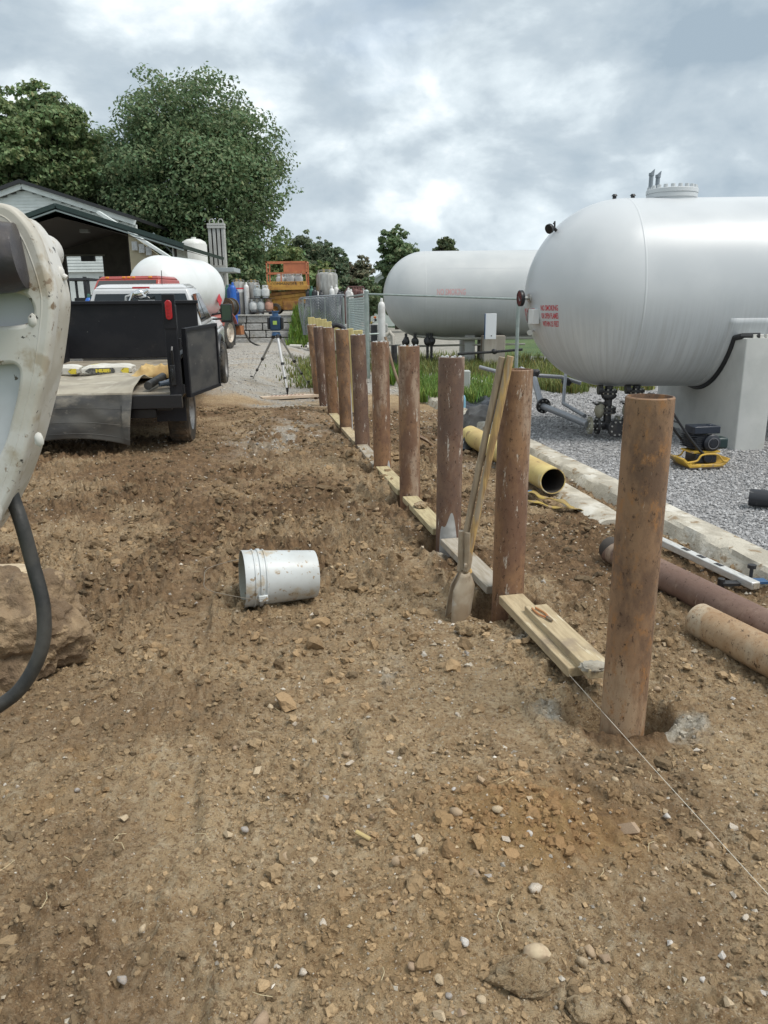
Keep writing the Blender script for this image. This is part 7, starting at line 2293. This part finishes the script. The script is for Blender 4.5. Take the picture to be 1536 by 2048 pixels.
# ================================================================== NEAR THE FAR TANK: VALVES, BOXES, SHEETS
t = thing('tank_fittings', 'black valves hanging under the left end of the far tank', 'valve', (1.3, 20.0, 0.2))
to_ = Vector((1.3, 20.0, 0.2))
for k, px in enumerate((812, 830, 855, 863)):
    p = at(px, 683, 19.8)
    MB().blob(p, (0.10, 0.08, 0.11), 200+k, 2, 0.25).build('valve_body', IRON, t, org=to_)
    MB().cyl(p+Vector((0, 0, -0.5)), p+Vector((0, 0, 0.2)), 0.035, n=8).build('stem', IRON, t, org=to_)
MB().tube([at(775, 690, 20.5), at(845, 692, 20.2), at(925, 690, 20.0), at(1050, 688, 19.5)], 0.025, 8).build('line', M('pale_line', (0.45, 0.44, 0.38, 1), 0.6), t, org=to_)
MB().tube([at(915, 708, 18.5), at(985, 704, 18.3), at(1045, 699, 18.0)], 0.03, 8).blob(at(989, 703, 18.25), 0.07, 3, 2, 0.2).build('line', IRON, t, org=to_)
MB().tube([at(773, 670, 18.0), at(779, 664, 18.0), at(785, 672, 18.0), at(786, 700, 18.0), at(784, 745, 18.0)], 0.05, 8).build('hydrant', M('pale_pipe', (0.46, 0.43, 0.38, 1), 0.6), t, org=to_)
MB().cyl(at(788, 690, 17.8), at(790, 745, 17.8), 0.07, n=10).build('dark_stub', IRON, t, org=to_)
bp = at(933, 755, 13.2)
t = thing('utility_box', 'pale grey utility box in the grass behind the third bollard', 'box', (bp.x-0.03, 13.2, 0.05))
MB().box((0, 0, 0.22), (0.17, 0.20, 0.50)).build('box_body', M('pale_grey_box', (0.40, 0.42, 0.40, 1), 0.6), t, bev=0.012)
MB().cyl((-0.06, -0.102, 0.2), (-0.06, -0.11, 0.2), 0.045, n=16).build('meter_glass', CBK, t)
PVC = M('white_pvc', (0.66, 0.64, 0.58, 1), 0.5)
t = thing('pvc_pipe', 'white plastic pipe lying in the grass behind the digger handles', 'pipe', gp(940, 758))
q0, q1 = gp(938, 757, 0.12), gp(1000, 778, 0.10)
MB().cyl(q0, q1, 0.045, n=14).build('pipe_wall', PVC, t, org=t.location.copy())
t = thing('pipe_offcuts', 'two white pipe offcuts at the foot of the grassy bank', 'pipe', gp(608, 693))
oo = t.location.copy()
for k, px in enumerate((603, 612)):
    c_ = at(px, 693, 26.0)
    d_ = Vector((0.8, -0.6, 0)) if k == 0 else Vector((-0.5, -0.8, 0.2))
    b = MB().lathe([(0.04, 0), (0.06, 0), (0.06, -0.5), (0.04, -0.5)], c_, d_, 16)
    b.build('offcut', PVC, t, org=oo)
    MB().cyl(c_-d_.normalized()*0.02, c_-d_.normalized()*0.03, 0.045, n=14).build('bore', CBK, t, org=oo)
PLAST = M('black_plastic_sheet', (0.016, 0.018, 0.024, 1), 0.3, bump=0.3, bsc=10)
def crumple(name, label, px, py, wx, wy_, h_, seed, mat, cat):
    g_ = gp(px, py, 0.06)
    t_ = thing(name, label, cat, (g_.x, g_.y, 0.03))
    def fn(u, v):
        x_, y_ = (u-0.5)*wx, (v-0.5)*wy_
        f_ = mnoise.ridged_multi_fractal(Vector((x_*2.5+seed, y_*2.0, seed)), 1.0, 2.0, 4, 1.0, 2.0)-0.9
        e = min(1, 4*u, 4*(1-u), 4*v, 4*(1-v))
        s_ = 1+0.3*mnoise.noise(Vector((u*3+seed, v*3, 0)))
        return (x_*s_, y_*s_, max(0.01, h_*(0.45+0.55*f_)*e))
    MB().grid(fn, 40, 30).build('sheet', mat, t_, smooth=40, solid=0.003)
    return t_
crumple('plastic_sheet', 'crumpled black plastic sheet at the grass edge behind the third bollard', 960, 812, 1.0, 1.1, 0.22, 3.3, PLAST, 'sheet')
crumple('bin_liner', 'black plastic liner bunched beside the rear end of the yellow pipe', 945, 885, 0.42, 0.6, 0.20, 8.8, PLAST, 'liner')
g_ = gp(962, 858)
tag(MB().blob((g_.x, g_.y+0.1, 0.10), (0.26, 0.22, 0.20), 211, 4, 0.25, 1.2).build('grey_rock', M('grey_rock', (0.13, 0.125, 0.12, 1), 0.85, col2=(0.20, 0.19, 0.18, 1), sc=5, bump=0.6, bsc=20)),
    'dark grey rock beside the kerb near the yellow pipe', 'rock')
t = thing('blue_bottle', 'blue and orange can standing by the kerb behind the third bollard', 'can', (gp(927, 830).x, gp(927, 830).y, 0.05))
MB().lathe([(0.03, 0.0), (0.03, 0.2), (0.015, 0.24), (0.001, 0.25)], n=14).build('can', M('sky_blue', (0.18, 0.38, 0.50, 1), 0.5), t)
MB().lathe([(0.032, 0.02), (0.032, 0.06)], n=14).build('can_band', ORANGE, t)

# ================================================================== TREES
def leaf_material(name):
    m = bpy.data.materials.new(name)
    m.use_nodes = True
    t_ = m.node_tree
    N, L = t_.nodes, t_.links
    b_ = N['Principled BSDF']
    b_.inputs['Roughness'].default_value = 0.55
    b_.inputs['Specular IOR Level'].default_value = 0.3
    a = N.new('ShaderNodeAttribute')
    a.attribute_name = 'col'
    L.new(a.outputs['Color'], b_.inputs['Base Color'])
    tr = N.new('ShaderNodeBsdfTranslucent')
    L.new(a.outputs['Color'], tr.inputs['Color'])
    mx = N.new('ShaderNodeMixShader')
    mx.inputs[0].default_value = 0.42
    L.new(b_.outputs[0], mx.inputs[1])
    L.new(tr.outputs[0], mx.inputs[2])
    L.new(mx.outputs[0], N['Material Output'].inputs['Surface'])
    return m
LEAF = leaf_material('leaves')
BARK = M('bark', (0.085, 0.068, 0.050, 1), 0.9, col2=(0.055, 0.045, 0.035, 1), sc=3, stretch=(3, 3, 0.6), bump=0.8, bsc=8, bdist=0.03)
def tree(label, base, lobes, nleaf, leaf, col, seed, trunk_r=0.25, group='trees beyond the yard', clumps=60, name='leafy_tree', var=0.28, gap=0.0):
    """lobes: (dx, dy, z, rx, ry, rz); leaves sit on many small clumps spread over the lobes"""
    r = np.random.default_rng(seed)
    t_ = thing(name, label, 'tree', base, group=group)
    vol = np.array([l[3]*l[4]*l[5] for l in lobes])**0.67
    pr = vol/vol.sum()
    cl, cr = [], []
    for l, w in zip(lobes, pr):
        n = max(4, int(clumps*2.2*w))
        d = r.normal(0, 1, (n, 3)); d /= np.linalg.norm(d, axis=1)[:, None]
        rad_ = r.uniform(0.25, 1.0, (n, 1))**0.6
        c = np.array(l[:3])+d*rad_*np.array(l[3:6])
        cl.append(c)
        cr.append(r.uniform(0.20, 0.40, n)*min(l[3], l[5]))
    cl, cr = np.concatenate(cl), np.concatenate(cr)
    w = cr**2
    k = r.choice(len(cl), nleaf, p=w/w.sum())
    d = r.normal(0, 1, (nleaf, 3)); d /= np.linalg.norm(d, axis=1)[:, None]
    d[:, 2] = d[:, 2]*0.75+0.12
    rr = r.uniform(0.25, 1.0, (nleaf, 1))**0.5
    stray = np.where(r.uniform(0, 1, (nleaf, 1)) < 0.10, r.uniform(1.0, 1.25, (nleaf, 1)), 1.0)
    P = cl[k]+d*rr*stray*cr[k][:, None]*np.array([1.15, 1.15, 0.85])
    nrm = d*0.8+r.normal(0, 0.6, (nleaf, 3))+np.array([0, 0, 0.5])
    nrm /= np.linalg.norm(nrm, axis=1)[:, None]
    tn = np.cross(nrm, r.normal(0, 1, (nleaf, 3))); tn /= np.linalg.norm(tn, axis=1)[:, None]
    bt = np.cross(nrm, tn)
    s = leaf*r.uniform(0.6, 1.35, (nleaf, 1))
    A, B = P+tn*s, P+bt*s*0.55+nrm*s*0.12
    Cc, D = P-tn*s*0.9, P-bt*s*0.55+nrm*s*0.12
    V_ = np.stack([A, B, Cc, D], 1).reshape(-1, 3)
    F_ = np.arange(nleaf*4).reshape(-1, 4)
    cv = np.exp(r.normal(0, var*0.5, len(cl)))[k][:, None]*np.exp(r.normal(0, var*0.6, (nleaf, 1)))
    cc = np.array(col)[None, :]*cv
    cc[:, 0] *= np.exp(r.normal(0, 0.12, nleaf))
    cc = np.repeat(np.concatenate([cc, np.ones((nleaf, 1))], 1), 4, 0)
    np_mesh('crown', V_, F_, LEAF, parent=t_, attrs={'col': cc})
    b_ = MB()
    ztop = max(l[2] for l in lobes)
    pts = [Vector((0.15*math.sin(q*1.3+seed)*q*0.3, 0.1*math.cos(q+seed)*q*0.3, -0.4+ztop*q/6)) for q in range(7)]
    b_.tube(pts, [trunk_r*(1.15-0.13*q) for q in range(7)], 10)
    rr_ = random.Random(seed)
    for q in range(min(26, len(cl))):
        e = Vector(cl[rr_.randrange(len(cl))])
        s_ = pts[2+rr_.randrange(4)]
        b_.tube([s_, s_.lerp(e, 0.5)+Vector((0, 0, 0.4)), e], [trunk_r*0.40, trunk_r*0.22, trunk_r*0.06], 5)
    b_.build('trunk', BARK, t_)
    return t_
def px_tree(label, Y, cx, top, halfw, bot, n, leaf, col, seed, shape='round', z0=0.3, **k):
    """a tree whose crown spans the surveyed bearing and height at distance Y"""
    c = at(cx, 600, Y)
    ztop = at(cx, top, Y).z-z0
    zb_ = at(cx, bot, Y).z-z0
    hw = halfw/FPX*Y*1.03
    H_ = ztop-zb_
    r = random.Random(seed)
    L_ = []
    if shape == 'round':
        L_.append((0, 0, zb_+H_*0.45, hw*0.80, hw*0.8, H_*0.42))
        for q in range(9):
            a = q*2*math.pi/9+r.uniform(-0.3, 0.3)
            h_ = r.uniform(0.18, 0.80)
            e = math.sqrt(max(0.05, 1-((h_-0.42)/0.60)**2))
            L_.append((hw*0.62*e*math.cos(a), hw*0.6*e*math.sin(a), zb_+H_*h_, hw*r.uniform(0.26, 0.42), hw*0.36, H_*r.uniform(0.12, 0.20)))
        L_.append((r.uniform(-0.15, 0.15)*hw, 0, zb_+H_*0.84, hw*0.36, hw*0.36, H_*0.14))
    elif shape == 'tall':
        for q in range(8):
            h_ = 0.10+0.11*q
            e = 0.55+0.45*math.sin(math.pi*min(1, 0.25+h_*0.75))
            L_.append((r.uniform(-0.25, 0.25)*hw, r.uniform(-0.2, 0.2)*hw, zb_+H_*h_, hw*0.72*e, hw*0.7*e, H_*0.13))
    return tree(label, (c.x, Y, z0), L_, n, leaf, col, seed, **k)
G1, G2, G3, G4 = (0.170, 0.235, 0.120), (0.195, 0.260, 0.120), (0.235, 0.295, 0.125), (0.155, 0.210, 0.125)
cB = at(405, 600, 54.0)
H54 = at(405, 112, 54.0).z
W = 54.0/FPX*1.03
big_l = [(0, 0, 8.6, 5.2, 4.8, 6.2), (-1.6, 0, H54-3.6, 2.6, 2.4, 2.6), (0.9, 0.4, H54-3.3, 2.6, 2.4, 2.6), (-4.2, 0, H54-5.8, 1.9, 2, 2.0), (-3.6, -1, 9.2, 2.3, 2.2, 2.2), (3.6, 0, H54-6.2, 2.5, 2.3, 2.6),
         (4.9, 0.5, 8.6, 1.6, 1.8, 2.4), (4.5, -0.6, 5.4, 1.7, 1.8, 2.0), (1.6, -3.4, 9.6, 2.8, 1.6, 2.4), (-1.4, -3.6, 7.2, 2.6, 1.6, 2.2), (1.2, -3.6, 4.8, 2.8, 1.6, 1.8), (-2.8, -2.6, 4.0, 2.4, 1.8, 2.0),
         (3.2, -2.4, 11.2, 2.0, 1.6, 1.8), (-0.6, -2.6, 12.6, 2.4, 1.8, 2.0), (4.4, -1.2, 2.9, 1.8, 1.6, 1.6)]
tree('tallest and widest leafy tree, standing behind the finned vaporizer', (cB.x, 54.0, 0.3), big_l, 82000, 0.135, G1, 401, 0.45, clumps=330, var=0.22)
px_tree('leafy tree at the left edge above the white house', 50.0, 25, 168, 108, 420, 26000, 0.17, G2, 402, clumps=150, trunk_r=0.3)
px_tree('leafy tree with feathery top, second from the left picture edge', 52.0, 135, 152, 88, 430, 26000, 0.16, G2, 403, clumps=150, trunk_r=0.3)
px_tree('lower dark tree filling the dip left of the tallest tree', 58.0, 222, 262, 80, 470, 19500, 0.18, G4, 404, clumps=110)
px_tree('tree partly hidden behind the white house roof', 60.0, 90, 270, 120, 470, 15600, 0.2, G4, 405, clumps=90)
px_tree('dark undergrowth tree below the tallest tree, behind the pavilion', 56.0, 320, 380, 100, 600, 18200, 0.18, G4, 406, clumps=100)
px_tree('dark tree low behind the vaporizer and dewars', 52.0, 470, 440, 75, 620, 18200, 0.16, G1, 407, clumps=110)
px_tree('bright green tree right of the tallest tree, above the scissor lift', 60.0, 560, 468, 62, 620, 18200, 0.17, G3, 408, clumps=110)
px_tree('grey-green tree above the right rail of the scissor lift', 70.0, 612, 458, 50, 620, 14300, 0.15, (0.16, 0.20, 0.12), 409, clumps=90)
px_tree('round dark tree behind the steel vessel', 64.0, 668, 478, 40, 620, 13000, 0.14, (0.15, 0.20, 0.12), 410, clumps=80)
px_tree('brownish thin tree left of the distant white house', 66.0, 722, 500, 34, 620, 6500, 0.14, (0.19, 0.19, 0.125), 411, clumps=60)
px_tree('upright dark tree rising behind the left end of the far tank', 58.0, 797, 440, 46, 640, 19500, 0.15, G1, 412, clumps=120, shape='round')
px_tree('small pale airy tree above the far tank', 75.0, 888, 472, 29, 540, 2210, 0.20, (0.12, 0.15, 0.075), 413, clumps=40)
px_tree('low green tree between scissor lift and steel vessel', 58.0, 640, 515, 40, 630, 10400, 0.16, G3, 414, clumps=70)
px_tree('far grey-green tree on the skyline left of the upright dark tree', 95.0, 645, 470, 40, 600, 7800, 0.20, (0.17, 0.21, 0.15), 415, clumps=60)
px_tree('bushy tree at the far left behind the pavilion posts', 55.0, -60, 200, 110, 480, 13000, 0.2, G4, 416, clumps=80)
px_tree('low broad tree closing the gap behind the cream shed', 62.0, 400, 470, 90, 640, 13000, 0.2, G4, 417, clumps=80)
px_tree('low shrubby tree behind the caged cylinders', 50.0, 735, 545, 32, 640, 6500, 0.13, (0.16, 0.21, 0.11), 418, clumps=50)

px_tree('pale green tree filling the gap above the lift deck rail', 66.0, 590, 492, 46, 640, 11000, 0.15, (0.19, 0.25, 0.12), 419, clumps=90)
px_tree('soft grey-green tree behind the caged cylinders and mesh roll', 72.0, 702, 512, 44, 640, 9000, 0.16, (0.17, 0.22, 0.13), 420, clumps=80)

# distant wood on the skyline: one green mass
r = np.random.default_rng(500)
n = 26000
ang = r.uniform(-0.62, 0.75, n)
D = r.uniform(150, 210, n)
xw, yw = D*np.sin(ang), D*np.cos(ang)
hw_ = (3.0+4.0*fbm(ang*14, ang*0+3, 3, 77))*r.uniform(0.0, 1.0, n)**0.5
P = np.stack([xw, yw, hw_-0.4], -1)
nn = r.normal(0, 1, (n, 3)); nn /= np.linalg.norm(nn, axis=1)[:, None]
tn = np.cross(nn, r.normal(0, 1, (n, 3))); tn /= np.linalg.norm(tn, axis=1)[:, None]
bt = np.cross(nn, tn)
s = r.uniform(0.35, 0.8, (n, 1))
V_ = np.stack([P+tn*s, P+bt*s, P-tn*s, P-bt*s], 1).reshape(-1, 3)
cc = np.array([0.065, 0.095, 0.055])[None, :]*np.exp(r.normal(0, 0.25, (n, 1)))
stuff(np_mesh('distant_wood', V_, np.arange(n*4).reshape(-1, 4), LEAF, attrs={'col': np.repeat(np.concatenate([cc, np.ones((n, 1))], 1), 4, 0)}), 'low band of far-off woods along the horizon', 'woods')

# ================================================================== GRASS AND WEEDS
def grass(name, label, pts, h, col, seed, w=0.012, cat='grass'):
    r = np.random.default_rng(seed)
    P = np.array(pts)
    n = len(P)
    a = r.uniform(0, 6.28, n)
    hh_ = h*r.uniform(0.45, 1.2, n)
    lean = r.uniform(0.1, 0.6, n)*hh_
    dx, dy = np.cos(a), np.sin(a)
    sx, sy = -dy*w, dx*w
    z0 = np.zeros(n)
    def v(f, l, ww):
        return np.stack([P[:, 0]+dx*lean*l+sx*ww, P[:, 1]+dy*lean*l+sy*ww, P[:, 2]+hh_*f], -1), np.stack([P[:, 0]+dx*lean*l-sx*ww, P[:, 1]+dy*lean*l-sy*ww, P[:, 2]+hh_*f], -1)
    a0, a1 = v(-0.05, 0, 1.0)
    b0, b1 = v(0.55, 0.30, 0.8)
    c0, c1 = v(0.95, 1.0, 0.1)
    V_ = np.stack([a0, a1, b0, b1, c0, c1], 1).reshape(-1, 3)
    k = np.arange(n)[:, None]*6
    F_ = np.concatenate([k+np.array([[0, 1, 3, 2]]), k+np.array([[2, 3, 5, 4]])], 0)
    cc = np.array(col)[None, :]*np.exp(r.normal(0, 0.3, (n, 1)))
    cc[:, 0] *= np.exp(r.normal(0.05, 0.14, n))
    o = np_mesh(name, V_, F_, LEAF, attrs={'col': np.repeat(np.concatenate([cc, np.ones((n, 1))], 1), 6, 0)})
    return stuff(o, label, cat)
r = np.random.default_rng(600)
def patch(n, cx, cy, rx, ry, z=0.03):
    a, q = r.uniform(0, 6.28, n), np.sqrt(r.uniform(0, 1, n))
    return np.stack([cx+rx*q*np.cos(a), cy+ry*q*np.sin(a), np.full(n, z)], -1)
g1, g2, g3 = gp(850, 775), gp(950, 790), gp(1075, 735)
pts = np.concatenate([patch(2600, 0.95, 14.0, 0.55, 1.3), patch(2200, 1.75, 13.0, 0.55, 1.0), patch(900, 1.4, 15.2, 0.9, 0.8)])
grass('long_grass', 'clumps of lush long grass behind the bollards beside the kerb', pts, 0.27, (0.14, 0.225, 0.05), 601, 0.010)
pts = np.concatenate([patch(3000, 2.8, 18.2, 2.4, 1.6), patch(1500, 4.6, 16.0, 0.8, 2.0), patch(1500, 3.4, 14.6, 0.45, 0.9), patch(3000, 1.0, 21.5, 4.0, 2.5), patch(2200, 1.6, 19.6, 1.8, 1.2)])
grass('rough_weeds', 'rough yellow-green weeds around the far tank and fence', pts, 0.28, (0.17, 0.20, 0.065), 602, 0.012)
pts = patch(1400, 0.35, 17.0, 0.5, 1.2)
grass('fence_grass', 'grass at the foot of the galvanized corner post', pts, 0.35, (0.11, 0.20, 0.035), 603, 0.010)
n = 3800
x_ = xb-0.1+3.0*r.uniform(0, 1, n)
v_ = r.uniform(0, 1, n)
top_ = 1.27*(1-S((x_-xb)/3.4))
pts = np.stack([x_, YW-2.6+3.4*v_, 0.10+(top_-0.05)*S(v_*1.15)], -1)
grass('bank_grass', 'bright grass growing on the bank right of the block wall', pts, 0.40, (0.12, 0.20, 0.035), 604, 0.018)
n = 1600
y_ = r.uniform(15.5, 20.5, n)
x_ = -1.35+0.0*y_+r.normal(0, 0.30, n)-0.10*(y_-15.5)
pts = np.stack([x_, y_, ground_z(x_, y_)], -1)
grass('verge_grass', 'thin grass verge between drive and far bollards', pts, 0.13, (0.15, 0.18, 0.05), 605, 0.012)
# dry straw lying on the soil
b = MB()
rq = random.Random(31)
for q in range(90):
    y_ = rq.uniform(1.0, 6.0)
    x_ = rq.uniform(-0.5*y_-0.3, min(0.5*y_, 1.6))
    z_ = gz(x_, y_)+0.010
    a = rq.uniform(0, 6.28)
    L_ = rq.uniform(0.02, 0.07)
    b.tube([(x_, y_, z_), (x_+L_*0.5*math.cos(a), y_+L_*0.5*math.sin(a), z_+0.006), (x_+L_*math.cos(a+0.3), y_+L_*math.sin(a+0.3), z_)], 0.0010, 4)
stuff(b.build('straw', M('straw', (0.50, 0.42, 0.26, 1), 0.8), soil))
